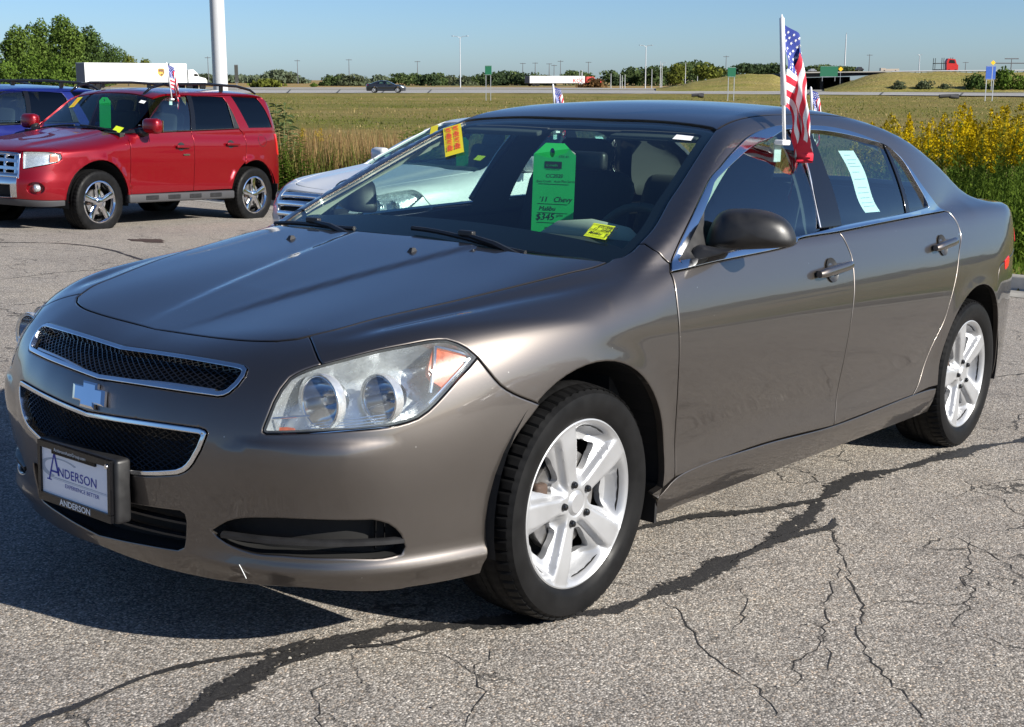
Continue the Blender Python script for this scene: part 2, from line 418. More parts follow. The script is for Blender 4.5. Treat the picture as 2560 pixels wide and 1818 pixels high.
def panel(name,pr,loops,mat,parent,sp=.03,gap=.002,depth=.02,off=0.,rim=True,bev=.003,back=False,mirror=False,label=None,edge=None,func=None,lib=None):
    """loops: first the outer outline, then holes (3d points near the body).
    The panel gets surface-exact normals, a rolled edge and a return wall of the given depth."""
    L2=[pr.to2(np.asarray(l)) for l in loops]
    L2=[densify(l,edge or sp*.7,True) for l in L2]
    if area2(L2[0])<0: L2[0]=L2[0][::-1]
    for i in range(1,len(L2)):
        if area2(L2[i])>0: L2[i]=L2[i][::-1]
    # holes are clockwise: insetting with reversed sign grows them
    L2=[inset(l,gap) if i==0 else -1 for i,l in enumerate(L2)] if len(L2)==1 else [inset(L2[0],gap)]+[inset(l,-gap) for l in L2[1:]]
    I2=[inset(l,bev if i==0 else -bev) for i,l in enumerate(L2)] if rim else []
    pts=np.concatenate(L2+I2); nb=sum(len(l) for l in L2)
    mn=L2[0].min(0);mx=L2[0].max(0)
    gx=np.arange(mn[0],mx[0],sp);gy=np.arange(mn[1],mx[1],sp*.87)
    GX,GY=np.meshgrid(gx,gy); GX[1::2]+=sp*.5
    Q=np.stack([GX.ravel(),GY.ravel()],1)
    ok=inside(L2[0],Q)
    for h in L2[1:]: ok&=~inside(h,Q)
    Q=Q[ok]
    dd=np.full(len(Q),1e9)
    for l in L2: dd=np.minimum(dd,seg_dist(l,Q))
    Q=Q[dd>max(sp*.45,bev*1.6)]
    A=np.concatenate([pts,Q])
    edges=[];base=0
    for l in L2: 
        n=len(l); edges+=[(base+i,base+(i+1)%n) for i in range(n)]; base+=n
    res=delaunay_2d_cdt([Vector(a) for a in A],edges,[],0,1e-7)
    vo=np.array([tuple(v) for v in res[0]]); T=np.array([f for f in res[2] if len(f)==3],int)
    org=[o[0] if len(o) else -1 for o in res[3]]
    cen=vo[T].mean(1); ok=inside(L2[0],cen)
    for h in L2[1:]: ok&=~inside(h,cen)
    T=T[ok]
    P=fixnan(pr.lift(vo)); N=grad(pr.G,P)
    inv={}
    for i,o in enumerate(org):
        if 0<=o<nb and o not in inv: inv[o]=i
    N2=N.copy()
    V=[P+N*off if func is None else P+N*(off+func(P))[:,None]]; Ns=[N2]; F=[T]; cnt=len(P)
    if func is not None:
        # relief: recompute normals from the lifted surface by finite differences in the plane
        e=.002; a=fixnan(pr.lift(vo+[e,0]));b=fixnan(pr.lift(vo+[0,e]))
        na=grad(pr.G,a);nbb=grad(pr.G,b)
        a=a+na*(off+func(a))[:,None];b=b+nbb*(off+func(b))[:,None]
        nn=np.cross(a-V[0],b-V[0]); nn/=np.maximum(np.linalg.norm(nn,axis=1,keepdims=True),1e-12)
        nn*=np.sign((nn*N).sum(1,keepdims=True)); N2[:]=nn
    # orient triangles to the outside
    tri=V[0][T]; nz=np.cross(tri[:,1]-tri[:,0],tri[:,2]-tri[:,0]); fl=(nz*N[T[:,0]]).sum(1)<0
    T[fl]=T[fl][:,::-1]
    if rim or back:
        base=0
        for l in L2:
            n=len(l); ids=[inv.get(base+i) for i in range(n)]; base+=n
            ids=[i for i in ids if i is not None]; n=len(ids)
            if n<3: continue
            ids=np.array(ids); p=P[ids]; nn=N[ids]
            t=np.roll(p,-1,0)-np.roll(p,1,0); o=np.cross(t,nn); o/=np.maximum(np.linalg.norm(o,axis=1,keepdims=True),1e-9)
            # outward side: away from the panel interior (ccw outer / cw holes in 2d)
            t2=np.roll(vo[ids],-1,0)-np.roll(vo[ids],1,0); o2=np.stack([t2[:,1],-t2[:,0]],1); o2/=np.maximum(np.linalg.norm(o2,axis=1,keepdims=True),1e-9)
            pin=fixnan(pr.lift(vo[ids]-o2*.002)); sg=np.sign(np.nanmedian(((p-pin)*o).sum(1))) or 1.
            o*=sg
            if bev>0: N2[ids]=(nn+.9*o)/np.linalg.norm(nn+.9*o,axis=1,keepdims=True); V[0][ids]-=nn*bev*.5
            w=V[0][ids]-nn*depth
            V.append(V[0][ids].copy());Ns.append(o); V.append(w);Ns.append(o)
            a=cnt+np.arange(n);b=cnt+n+np.arange(n); a1=np.roll(a,-1);b1=np.roll(b,-1)
            f=np.concatenate([np.stack([a,b,b1],1),np.stack([a,b1,a1],1)])
            VV=np.concatenate(V); q=VV[f]; nz=np.cross(q[:,1]-q[:,0],q[:,2]-q[:,0]); oo=np.concatenate([o,o])
            fl=(nz*oo).sum(1)<0; f[fl]=f[fl][:,::-1]
            F.append(f); cnt+=2*n
    V=np.concatenate(V);Ns=np.concatenate(Ns);F=np.concatenate(F)
    me=np_mesh(name,V,F,Ns); ob=link(name,me,mat,parent,label)
    if mirror:
        V2=V*[1,-1,1];N3=Ns*[1,-1,1]
        me2=np_mesh(name,V2,F[:,::-1],N3); link(name,me2,mat,parent,None)
    return ob
def mir(P): 
    return np.asarray(P,float)*[1,-1,1]
def sym(P):
    """close a half outline (running from the centre line to the centre line, left side) across the centre"""
    P=np.asarray(P,float); a=P.copy(); a[0,1]=0;a[-1,1]=0
    b=mir(a)[::-1]
    return np.concatenate([a,b[1:-1]])
# outlines of the sedan in its own frame (metres: x rearwards from the front axle, y to its right, z up)
SEG={
 'hood_front':[(-0.745,-0.086,0.775),(-0.743,-0.262,0.782),(-0.73,-0.36,0.787),(-0.705,-0.43,0.793),(-0.693,-0.447,0.796),(-0.677,-0.469,0.8),(-0.653,-0.484,0.806)],
 'hood_side':[(-0.653,-0.484,0.806),(-0.59,-0.518,0.821),(-0.5,-0.542,0.839),(-0.261,-0.617,0.877),(0.037,-0.676,0.918),(0.14,-0.695,0.933),(0.218,-0.711,0.942),(0.291,-0.712,0.954)],
 'hood_rear':[(0.291,-0.712,0.954),(0.245,-0.636,0.958),(0.223,-0.531,0.959),(0.228,-0.313,0.963),(0.238,-0.074,0.965)],
 'fender_fascia_top':[(-0.653,-0.484,0.806),(-0.67,-0.511,0.799),(-0.693,-0.548,0.784),(-0.707,-0.575,0.769),(-0.712,-0.593,0.759)],
 'hl_top':[(-0.712,-0.593,0.759),(-0.664,-0.631,0.775),(-0.602,-0.671,0.792),(-0.537,-0.709,0.804),(-0.49,-0.732,0.811),(-0.467,-0.744,0.812),(-0.449,-0.755,0.811),(-0.428,-0.773,0.802),(-0.411,-0.789,0.79),(-0.398,-0.801,0.775),(-0.392,-0.807,0.767)],
 'hl_bottom':[(-0.392,-0.807,0.767),(-0.421,-0.806,0.745),(-0.458,-0.802,0.719),(-0.501,-0.796,0.684),(-0.544,-0.787,0.651),(-0.571,-0.779,0.636),(-0.596,-0.77,0.629),(-0.643,-0.749,0.621),(-0.706,-0.711,0.617),(-0.776,-0.648,0.612),(-0.826,-0.581,0.605),(-0.845,-0.549,0.602),(-0.848,-0.54,0.606),(-0.846,-0.539,0.614),(-0.835,-0.542,0.64),(-0.818,-0.543,0.674),(-0.798,-0.545,0.703),(-0.774,-0.55,0.728),(-0.743,-0.569,0.746),(-0.712,-0.593,0.759)],
 'fascia_fender':[(-0.391,-0.807,0.767),(-0.37,-0.825,0.733),(-0.34,-0.841,0.696),(-0.3,-0.853,0.67),(-0.214,-0.873,0.633)],
 'arch_f':[(-0.214,-0.873,0.633),(-0.144,-0.88,0.686),(-0.081,-0.887,0.711),(0.005,-0.895,0.716),(0.093,-0.899,0.696),(0.184,-0.899,0.652),(0.266,-0.895,0.584),(0.329,-0.889,0.504),(0.367,-0.883,0.421),(0.366,-0.886,0.344)],
 'fascia_rear':[(-0.214,-0.873,0.633),(-0.302,-0.86,0.547),(-0.341,-0.851,0.46),(-0.363,-0.843,0.33),(-0.374,-0.822,0.192)],
 'fascia_bot':[(-0.592,-0.76,0.208),(-0.782,-0.607,0.221),(-0.841,-0.485,0.214),(-0.894,-0.288,0.207),(-0.923,-0.043,0.212)],
 'pillar_joint':[(0.421,-0.726,0.999),(0.431,-0.741,1.002),(0.42,-0.779,0.989),(0.435,-0.805,0.967),(0.458,-0.817,0.949)],
 'door_front':[(0.428,-0.839,0.924),(0.416,-0.871,0.859),(0.415,-0.886,0.778),(0.422,-0.89,0.656),(0.452,-0.876,0.382),(0.45,-0.88,0.314)],
 'door_mid':[(1.566,-0.825,0.989),(1.605,-0.857,0.909),(1.605,-0.864,0.887),(1.573,-0.892,0.694),(1.557,-0.885,0.552),(1.539,-0.875,0.408),(1.522,-0.88,0.303)],
 'door_rear':[(2.655,-0.798,1.03),(2.688,-0.845,0.941),(2.626,-0.869,0.864),(2.564,-0.888,0.757),(2.512,-0.89,0.66),(2.482,-0.888,0.599),(2.39,-0.879,0.495),(2.302,-0.877,0.366),(2.235,-0.88,0.315)],
 'sill_top':[(0.338,-0.879,0.285),(0.458,-0.88,0.313),(0.958,-0.88,0.326),(1.522,-0.88,0.305),(2.235,-0.88,0.318),(2.406,-0.881,0.321)],
 'dlo_out':[(0.431,-0.837,0.927),(0.459,-0.819,0.948),(0.516,-0.803,0.995),(0.579,-0.788,1.04),(0.755,-0.737,1.146),(0.839,-0.712,1.189),(0.915,-0.697,1.218),(0.999,-0.677,1.25),(1.086,-0.658,1.28),(1.186,-0.636,1.311),(1.277,-0.622,1.331),(1.35,-0.615,1.343),(1.462,-0.607,1.356),(1.644,-0.608,1.361),(1.816,-0.611,1.361),(1.967,-0.623,1.35),(2.095,-0.64,1.332),(2.236,-0.666,1.299),(2.314,-0.689,1.266),(2.366,-0.72,1.217),(2.423,-0.757,1.146),(2.505,-0.778,1.083),(2.617,-0.793,1.034)],
 'dlo_bot':[(2.617,-0.793,1.034),(2.013,-0.809,1.013),(1.569,-0.82,0.995),(1.233,-0.827,0.982),(1.213,-0.833,0.973),(0.654,-0.845,0.943),(0.494,-0.844,0.932),(0.431,-0.837,0.927)],
 'glass_top':[(0.492,-0.822,0.952),(0.571,-0.805,1.002),(0.649,-0.787,1.054),(0.793,-0.742,1.146),(0.831,-0.727,1.17),(0.965,-0.699,1.218),(1.056,-0.682,1.247),(1.137,-0.666,1.27),(1.249,-0.649,1.297),(1.353,-0.639,1.314),(1.495,-0.619,1.343),(1.63,-0.621,1.345),(1.789,-0.625,1.343),(1.982,-0.639,1.33),(2.127,-0.654,1.314),(2.254,-0.669,1.295),(2.333,-0.705,1.242),(2.37,-0.75,1.162),(2.437,-0.792,1.055)],
 'glass_bot':[(2.437,-0.792,1.055),(2.215,-0.799,1.04),(1.623,-0.808,1.014),(1.461,-0.813,1.002),(1.243,-0.82,0.99),(0.668,-0.835,0.959),(0.492,-0.822,0.952)],
 'fglass_rear':[(1.527,-0.62,1.343),(1.534,-0.659,1.295),(1.503,-0.713,1.214),(1.437,-0.809,1.013)],
 'mirror_sail':[(0.72,-0.76,1.111),(0.67,-0.795,1.04),(0.655,-0.814,0.993),(0.617,-0.832,0.96)],
 'rglass_front':[(1.682,-0.623,1.343),(1.639,-0.719,1.206),(1.612,-0.808,1.015)],
 'bpillar_gap':[(1.629,-0.622,1.344),(1.599,-0.684,1.26),(1.587,-0.737,1.175),(1.588,-0.772,1.109),(1.572,-0.814,1.001)],
 'rglass_rear':[(2.248,-0.669,1.295),(2.225,-0.746,1.168),(2.209,-0.799,1.04)],
 'qglass_front':[(2.272,-0.675,1.286),(2.255,-0.744,1.173),(2.244,-0.798,1.041)],
 'ws_side':[(0.315,-0.696,0.952),(0.345,-0.719,0.964),(0.379,-0.727,0.979),(0.422,-0.726,1),(0.511,-0.717,1.043),(0.66,-0.674,1.12),(0.732,-0.658,1.157),(0.979,-0.595,1.281),(1.054,-0.576,1.315)],
 'ws_top':[(1.054,-0.576,1.315),(1.097,-0.565,1.332),(1.116,-0.537,1.341),(1.14,-0.346,1.356),(1.13,-0.092,1.358),(1.13,0.112,1.358)],
 'arch_r':[(2.579,-0.896,0.612),(2.632,-0.898,0.661),(2.671,-0.898,0.683),(2.721,-0.898,0.704),(2.813,-0.897,0.72),(2.89,-0.897,0.708),(3.016,-0.893,0.653),(3.118,-0.882,0.583)],
 'bumper_seam':[(3.029,-0.892,0.65),(3.092,-0.884,0.691),(3.06,-0.883,0.736),(3.035,-0.882,0.765),(3.093,-0.878,0.777),(3.222,-0.864,0.791)],
 'marker':[(3.222,-0.864,0.793),(3.254,-0.862,0.746)],
 'ugrille_out':[(-0.845,0.053,0.737),(-0.832,-0.202,0.744),(-0.806,-0.405,0.744),(-0.804,-0.422,0.742),(-0.807,-0.437,0.736),(-0.821,-0.444,0.721),(-0.839,-0.441,0.701),(-0.856,-0.429,0.682),(-0.864,-0.418,0.675),(-0.87,-0.404,0.672),(-0.897,-0.288,0.671),(-0.919,-0.136,0.668),(-0.928,0.005,0.662)],
 'lgrille_out':[(-0.961,0.004,0.582),(-0.953,-0.135,0.589),(-0.93,-0.286,0.595),(-0.908,-0.383,0.597),(-0.904,-0.399,0.594),(-0.903,-0.405,0.588),(-0.907,-0.403,0.575),(-0.913,-0.393,0.546),(-0.919,-0.374,0.513),(-0.921,-0.36,0.497),(-0.924,-0.346,0.486),(-0.928,-0.325,0.476),(-0.932,-0.304,0.471),(-0.951,-0.179,0.45)],
 'intake':[(-0.943,-0.166,0.369),(-0.919,-0.316,0.379),(-0.915,-0.329,0.373),(-0.913,-0.332,0.355),(-0.909,-0.324,0.309),(-0.907,-0.317,0.285),(-0.91,-0.295,0.274),(-0.928,-0.172,0.265),(-0.936,-0.028,0.253)],
 'fog':[(-0.893,-0.406,0.343),(-0.881,-0.452,0.374),(-0.861,-0.51,0.391),(-0.798,-0.624,0.399),(-0.675,-0.735,0.395),(-0.639,-0.753,0.381),(-0.609,-0.765,0.351),(-0.597,-0.769,0.319),(-0.606,-0.764,0.302),(-0.647,-0.744,0.297),(-0.728,-0.688,0.303),(-0.819,-0.576,0.305),(-0.854,-0.502,0.304),(-0.878,-0.441,0.319)],
 'emblem':[(-0.951,0.073,0.611),(-0.939,0.064,0.64),(-0.94,0.043,0.64),(-0.935,0.038,0.649),(-0.934,-0.022,0.652),(-0.94,-0.023,0.642),(-0.938,-0.074,0.642),(-0.951,-0.068,0.611),(-0.953,-0.025,0.609),(-0.956,-0.025,0.599),(-0.956,0.031,0.6),(-0.953,0.034,0.608)],
 'crease':[(-0.895,-0.443,0.565),(-0.859,-0.519,0.6),(-0.846,-0.543,0.609),(-0.794,-0.633,0.593),(-0.709,-0.715,0.589),(-0.618,-0.765,0.596),(-0.49,-0.804,0.661),(-0.393,-0.807,0.765)],
}
def S(n,rev=False,a=None,b=None):
    p=np.array(SEG[n],float)[a:b]
    return p[::-1] if rev else p
# ------------------------------------------------------------ materials shared by the vehicles
MT={}
MT['taupe']=paint('taupe metallic paint',(.126,.112,.102),met=.97,rough=.385,flake=.05,dust=.012,cior=1.55)
MT['red']=paint('red metallic paint',(.21,.0,.006),met=.5,rough=.34,flake=.05,cior=1.4)
MT['blue']=paint('blue paint',(.003,.009,.125),met=.25,rough=.4,flake=.05)
MT['white']=paint('white paint',(.60,.61,.61),met=0.,rough=.4,flake=0)
MT['darkpaint']=paint('black metallic paint',(.012,.014,.02),met=.2,rough=.4,flake=0)
MT['chrome']=simple('chrome trim',(.72,.73,.75),.09,1.,noise=.05,nscale=9)
MT['satin']=simple('satin chrome',(.55,.56,.58),.28,1.)
MT['black']=simple('black plastic',(.012,.012,.013),.45,noise=.15,nscale=30,bump=.25,bscale=900,bdist=.0006)
MT['gloss']=simple('gloss black trim',(.006,.006,.007),.08)
MT['rubber']=simple('tyre rubber',(.007,.007,.0073),.5,spec=.12,noise=.2,nscale=16,bump=.2,bscale=500,bdist=.0006)
MT['silver']=simple('silver wheel paint',(.40,.405,.415),.42,.6,coat=.15,coatr=.1,noise=.05,nscale=12)
MT['mirrorchrome']=simple('chromed alloy',(.72,.73,.76),.07,1.,noise=.08,nscale=25)
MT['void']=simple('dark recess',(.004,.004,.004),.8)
MT['under']=simple('underbody',(.012,.012,.012),.8,noise=.3,nscale=12)
MT['rust']=simple('rusty brake parts',(.06,.038,.028),.8,.2,noise=.4,nscale=60)
MT['steel']=simple('brake disc steel',(.35,.34,.33),.35,.9,noise=.15,nscale=40)
MT['cloth']=simple('dark seat cloth',(.035,.034,.034),.9,noise=.2,nscale=120)
MT['dash']=simple('dashboard vinyl',(.045,.046,.043),.65,bump=.3,bscale=600,bdist=.0006)
MT['trimlight']=simple('pale cabin trim',(.42,.42,.36),.75,bump=.2,bscale=700,bdist=.0005)
MT['wsglass']=glass_mat('windscreen glass',(.74,.89,.82),f0=.06)
MT['sideglass']=glass_mat('side window glass',(.62,.80,.77),1.,f0=.16)
MT['darkglass']=glass_mat('privacy glass',(.06,.07,.08),1.3)
MT['lens']=glass_mat('clear lamp lens',(.93,.95,.95),1.0,haze=.085)
MT['amber']=simple('amber lamp plastic',(.40,.062,.006),.3,spec=.4,coat=.25,noise=.2,nscale=80)
MT['redlamp']=simple('red lamp plastic',(.55,.01,.015),.2,coat=.6)
MT['bulb']=simple('reflector',(.66,.68,.69),.24,.7,noise=.15,nscale=40,bump=.35,bscale=60,bdist=.004)
MT['trimshade']=simple('shaded cabin trim',(.05,.05,.05),.85)  # pale trim darkened: the cabin's shade is put into this colour
MT['paperwhite']=simple('white paper',(.78,.80,.80),.8)
MT['green_tag']=simple('green card',(.012,.44,.10),.6,noise=.05,nscale=14)
MT['yellow']=simple('yellow sticker',(.66,.56,.01),.5)
MT['lime']=simple('lime sticker',(.50,.62,.02),.5)
MT['ink']=simple('black ink',(.01,.012,.012),.7)
MT['redink']=simple('red ink',(.72,.045,.03),.7)
MT['blueink']=simple('blue ink',(.02,.025,.30),.6)
MT['greyink']=simple('pale grey ink',(.42,.46,.52),.6)
MT['plate']=simple('white plate',(.80,.82,.86),.35)
MT['whiteplastic']=simple('white plastic',(.80,.80,.80),.4)
def text_mesh(txt,size,shear=0.,xs=1.,align='LEFT',bold=0.):
    c=bpy.data.curves.new('lettering','FONT'); c.body=txt; c.size=size; c.shear=shear; c.align_x=align; c.offset=bold*size
    c.resolution_u=3
    o=bpy.data.objects.new('lettering',c)
    me=bpy.data.meshes.new_from_object(o); bpy.data.objects.remove(o); bpy.data.curves.remove(c)
    if xs!=1.:
        for v in me.vertices: v.co.x*=xs
    return me
def lettering(txt,size,mat,parent,M,xs=1.,shear=0.,bold=0.,align='LEFT',name='lettering'):
    """flat print; M maps text x,y,z(normal) to the parent's frame"""
    me=text_mesh(txt,size,shear,xs,align,bold); me.transform(M); me.materials.clear()
    return link(name,me,mat,parent)
def frame(o,ux,uy):
    """matrix with origin o, text direction ux, up uy"""
    ux=Vector(ux).normalized(); uz=ux.cross(Vector(uy)).normalized(); uy=uz.cross(ux)
    m=Matrix.Identity(4)
    for i in range(3): m[i][0]=ux[i];m[i][1]=uy[i];m[i][2]=uz[i];m[i][3]=o[i]
    return m
# ------------------------------------------------------------ wheels
def tyre_mesh(R,rr,w,name,blocks=64,deep=.0055,n_per=5):
    """tyre with circumferential grooves and cross-cut tread blocks; axis along y, outer face towards -y"""
    hw=w/2; prof=[(rr-.012,hw*.80),(rr,hw*.90),(rr+.012,hw*.97)]
    for t in np.linspace(.12,1,7): prof.append((rr+.012+(R-.014-rr-.012)*t, hw*(.97+.05*math.sin(math.pi*min(1,t*1.05)))-(.012 if t>.95 else 0)))
    a=hw*.90
    tread=[]
    for k in range(19):
        y=a*(1-2*k/18); g=0
        if k in (4,8,10,14): g=1
        tread.append((R-.010*abs(y/a)**3*1.0,y,g))
    inner=[(r,-y) for r,y in prof[::-1]]
    P=[(r,y,0) for r,y in prof]+tread+[(r,y,0) for r,y in inner]
    n=blocks*n_per; V=[];
    for i,(r,y,g) in enumerate(P):
        for k in range(n):
            q=2*math.pi*k/n; rad=r
            if len(prof)<=i<len(prof)+19:
                kk=i-len(prof)
                shoulder=kk<5 or kk>13
                sh=(kk*.35) if not shoulder else 0
                if g: rad-=deep
                elif (k+int(sh))%n_per==0 and shoulder: rad-=deep*.9
                elif (k+int(sh))%(n_per)==0: rad-=deep*.45
            elif i in (len(prof)-1,len(prof)+19) and k%n_per==0: rad-=deep*.5
            V.append((rad*math.cos(q),y,rad*math.sin(q)))
    F=[]
    for i in range(len(P)-1):
        for k in range(n): F.append((i*n+k,i*n+(k+1)%n,(i+1)*n+(k+1)%n,(i+1)*n+k))
    me=np_mesh(name,V,F,None,smooth=True); 
    bm=bmesh.new(); bm.from_mesh(me); bmesh.ops.recalc_face_normals(bm,faces=bm.faces[:]); bm.to_mesh(me); bm.free()
    me.set_sharp_from_angle(angle=R_(38)); return me
def wheel_cover_mesh(rim,phase,name):
    """five-spoke silver cover in polar steps; outer face towards -y, y=0 at the rim lip"""
    nr,na=46,360; rs=np.concatenate([np.linspace(.0,.036,5),np.linspace(.0385,rim,nr-5)])
    V=[];hole=np.zeros((nr,na),bool)
    def st(x,a,b):
        t=min(1,max(0,(x-a)/(b-a))); return t*t*(3-2*t)
    for i,r in enumerate(rs):
        s=r/.234
        for k in range(na):
            q=2*math.pi*k/na
            d=(q-phase)%(2*math.pi/5); d=min(d,2*math.pi/5-d); sg=1
            lat=r*math.sin(d); w=.020+.012*st(r,.06,.21)
            e=lat-w
            top=.016-.011*st(r,.05,.20)
            dish=(st(e,0,.011)*.017+st(e,.010,.055)*.026)*(1-st(r,rim-.042,rim-.010))*st(r,.045,.085)
            y=top+dish*1.25
            if e>-.006 and r>.07: y+=.002*st(e,-.006,0)
            if r<.036: y=.010
            if r<.0385 and r>=.035: y=.018
            if r>rim-.008: y=.002+ (r-(rim-.008))*.4
            hole[i,k]=(e>.013+.016*max(0,(r-.10)/.1) and .088+.010*st(.03-e,0,.03)<r<rim-.052+.008*math.cos(d*5))
            V.append((r*math.cos(q),y,r*math.sin(q)))
    F=[]
    for i in range(nr-1):
        for k in range(na):
            k1=(k+1)%na
            if hole[i,k] and hole[i+1,k] and hole[i,k1] and hole[i+1,k1]: continue
            F.append((i*na+k,i*na+k1,(i+1)*na+k1,(i+1)*na+k))
    me=np_mesh(name,V,F,None)
    bm=bmesh.new(); bm.from_mesh(me)
    bmesh.ops.delete(bm,geom=[v for v in bm.verts if not v.link_faces],context='VERTS')
    
    for _ in range(5):
        bv=[v for v in bm.verts if v.is_boundary and math.hypot(v.co.x,v.co.z)<rim-.01]
        nw={v:sum((e.other_vert(v).co for e in v.link_edges if e.is_boundary),Vector())/max(1,sum(1 for e in v.link_edges if e.is_boundary)) for v in bv}
        for v,c in nw.items(): v.co=v.co*.5+c*.5
    be=[e for e in bm.edges if e.is_boundary]
    ret=bmesh.ops.extrude_edge_only(bm,edges=be)
    for v in [g for g in ret['geom'] if isinstance(g,bmesh.types.BMVert)]: v.co.y+=.02
    bmesh.ops.recalc_face_normals(bm,faces=bm.faces[:])
    bm.to_mesh(me); bm.free(); me.set_sharp_from_angle(angle=R_(40)); return me
def alloy_mesh(rim,phase,name,ns=5,w0=.030,w1=.036,tw=.05):
    """open spoke chrome alloy: lip ring, spokes, hub"""
    b=MB()
    b.lathe([(rim,.0),(rim-.012,-.004),(rim-.02,.004),(rim-.03,.03),(rim-.034,.08),(rim-.02,.09)],48)
    b.lathe([(.0,-.006),(.03,-.006),(.05,.0),(.062,.012),(.062,.05)],32)
    for k in range(ns):
        q=phase+2*math.pi*k/ns; c,s=math.cos(q),math.sin(q)
        P=[(.045,w0,.004),(.10,w0*1.05,.010),(rim-.07,w1,.012),(rim-.015,w1*1.15,.006)]
        vs=[];n=len(P)
        for r,w,y in P:
            for o,yy in ((-w,y+.012),(-w*.7,y),(0,y-.004),(w*.7,y),(w,y+.012),(w*.9,y+.035),(-w*.9,y+.035)):
                vs.append((c*r-s*o,yy,s*r+c*o))
        fs=[]
        for i in range(n-1):
            for j in range(7): fs.append((i*7+j,i*7+(j+1)%7,(i+1)*7+(j+1)%7,(i+1)*7+j))
        b.add(vs,fs)
    return b.mesh(name,ang=35)
WCACHE={}
def wheel(parent,x,y,zc,R,rim,w,style,side=-1,phase=R_(35)):
    """wheel > tyre, wheel_cover, lug_nut, brake_disc; side -1: outer face towards -y"""
    wl=bpy.data.objects.new('wheel',None); C.objects.link(wl); wl.parent=parent; wl.location=(x,y,zc)
    if side>0: wl.rotation_euler=(0,0,math.pi)
    key=(R,rim,w,style)
    if key not in WCACHE:
        d={}
        d['tyre']=tyre_mesh(R,rim+(.005 if style=='cover' else -.004),w,'tyre',blocks=64 if style=='cover' else 48,n_per=5 if style=='cover' else 4)
        d['tyre'].materials.append(MT['rubber'])
        if style=='cover':
            m=wheel_cover_mesh(rim+.003,phase,'wheel_cover'); m.materials.append(MT['silver']); d['cover']=m
            b=MB()
            b.lathe([(.0,-.006),(.006,-.006),(.0085,-.004),(.010,.0),(.0105,.012),(.014,.014),(.014,.02)],14); m=b.mesh('lug_nut',ang=40); m.materials.append(MT['gloss']); d['nut']=m
        else:
            m=alloy_mesh(rim,phase,'wheel_rim'); m.materials.append(MT['mirrorchrome'] if style=='chrome' else MT['silver']); d['cover']=m
        b=MB(); b.lathe([(.05,.06),(.14,.06),(.142,.065),(.142,.085),(.05,.085)],40); m=b.mesh('brake_disc',ang=40); m.materials.append(MT['steel']); d['disc']=m
        b=MB(); b.lathe([(rim-.02,.02),(rim-.025,.16),(.0,.17)],40); m=b.mesh('wheel_barrel',ang=40); m.materials.append(MT['void']); d['barrel']=m
        b=MB(); b.rbox((-.115,.06,.02),(.05,.04,.10),.012); m=b.mesh('brake_caliper',ang=40); m.materials.append(MT['rust']); d['cal']=m
        WCACHE[key]=d
    d=WCACHE[key]; f=-w/2*.90
    def put(nm,me,loc=(0,0,0)):
        o=link(nm,me,None,wl); o.location=loc; return o
    put('tyre',d['tyre'])
    put('wheel_cover' if style=='cover' else 'wheel_rim',d['cover'],(0,f-.002,0))
    put('wheel_barrel',d['barrel'],(0,f,0)); put('brake_disc',d['disc'],(0,f,0)); put('brake_caliper',d['cal'],(0,f,0))
    if style=='cover':
        for k in range(5):
            q=phase+2*math.pi*k/5
            put('lug_nut',d['nut'],(.0572*math.cos(q),f+.008,.0572*math.sin(q)))
    return wl
# ------------------------------------------------------------ ground: lot, kerb, field, highway
def zlot(x,y): return -(.04457*x-.00816*y)/1.0
def kerb_x(y): return 9.15+.085*(y-1.0)
def lot3(u,v,h=0.): return TILT@Vector((u,v,h))
def add_noise(nt,vec,scale,detail=4,rough=.55,dist=0.):
    n=nt.nodes.new('ShaderNodeTexNoise'); n.inputs['Scale'].default_value=scale; n.inputs['Detail'].default_value=detail; n.inputs['Roughness'].default_value=rough; n.inputs['Distortion'].default_value=dist
    nt.links.new(vec,n.inputs['Vector']); return n.outputs[0]
def ramp(nt,fac,stops):
    r=nt.nodes.new('ShaderNodeValToRGB'); e=r.color_ramp.elements
    while len(e)<len(stops): e.new(.5)
    for i,(p,c) in enumerate(stops): e[i].position=p; e[i].color=(*c,1) if len(c)==3 else c
    nt.links.new(fac,r.inputs[0]); return r.outputs[0]
def mixc(nt,fac,a,b,mode='MIX'):
    m=nt.nodes.new('ShaderNodeMix'); m.data_type='RGBA'; m.blend_type=mode
    for s,v in ((0,fac),(6,a),(7,b)):
        if isinstance(v,(int,float)): m.inputs[s].default_value=v
        elif isinstance(v,tuple): m.inputs[s].default_value=(*v,1)
        else: nt.links.new(v,m.inputs[s])
    return m.outputs[2]
def mrange(nt,v,a,b,c=0.,d=1.):
    m=nt.nodes.new('ShaderNodeMapRange'); 
    for i,k in enumerate((a,b,c,d)): m.inputs[i+1].default_value=k
    nt.links.new(v,m.inputs[0]); return m.outputs[0]
def math_(nt,op,a,b=None):
    m=nt.nodes.new('ShaderNodeMath'); m.operation=op
    for i,v in enumerate((a,b)):
        if v is None: continue
        if isinstance(v,(int,float)): m.inputs[i].default_value=v
        else: nt.links.new(v,m.inputs[i])
    return m.outputs[0]
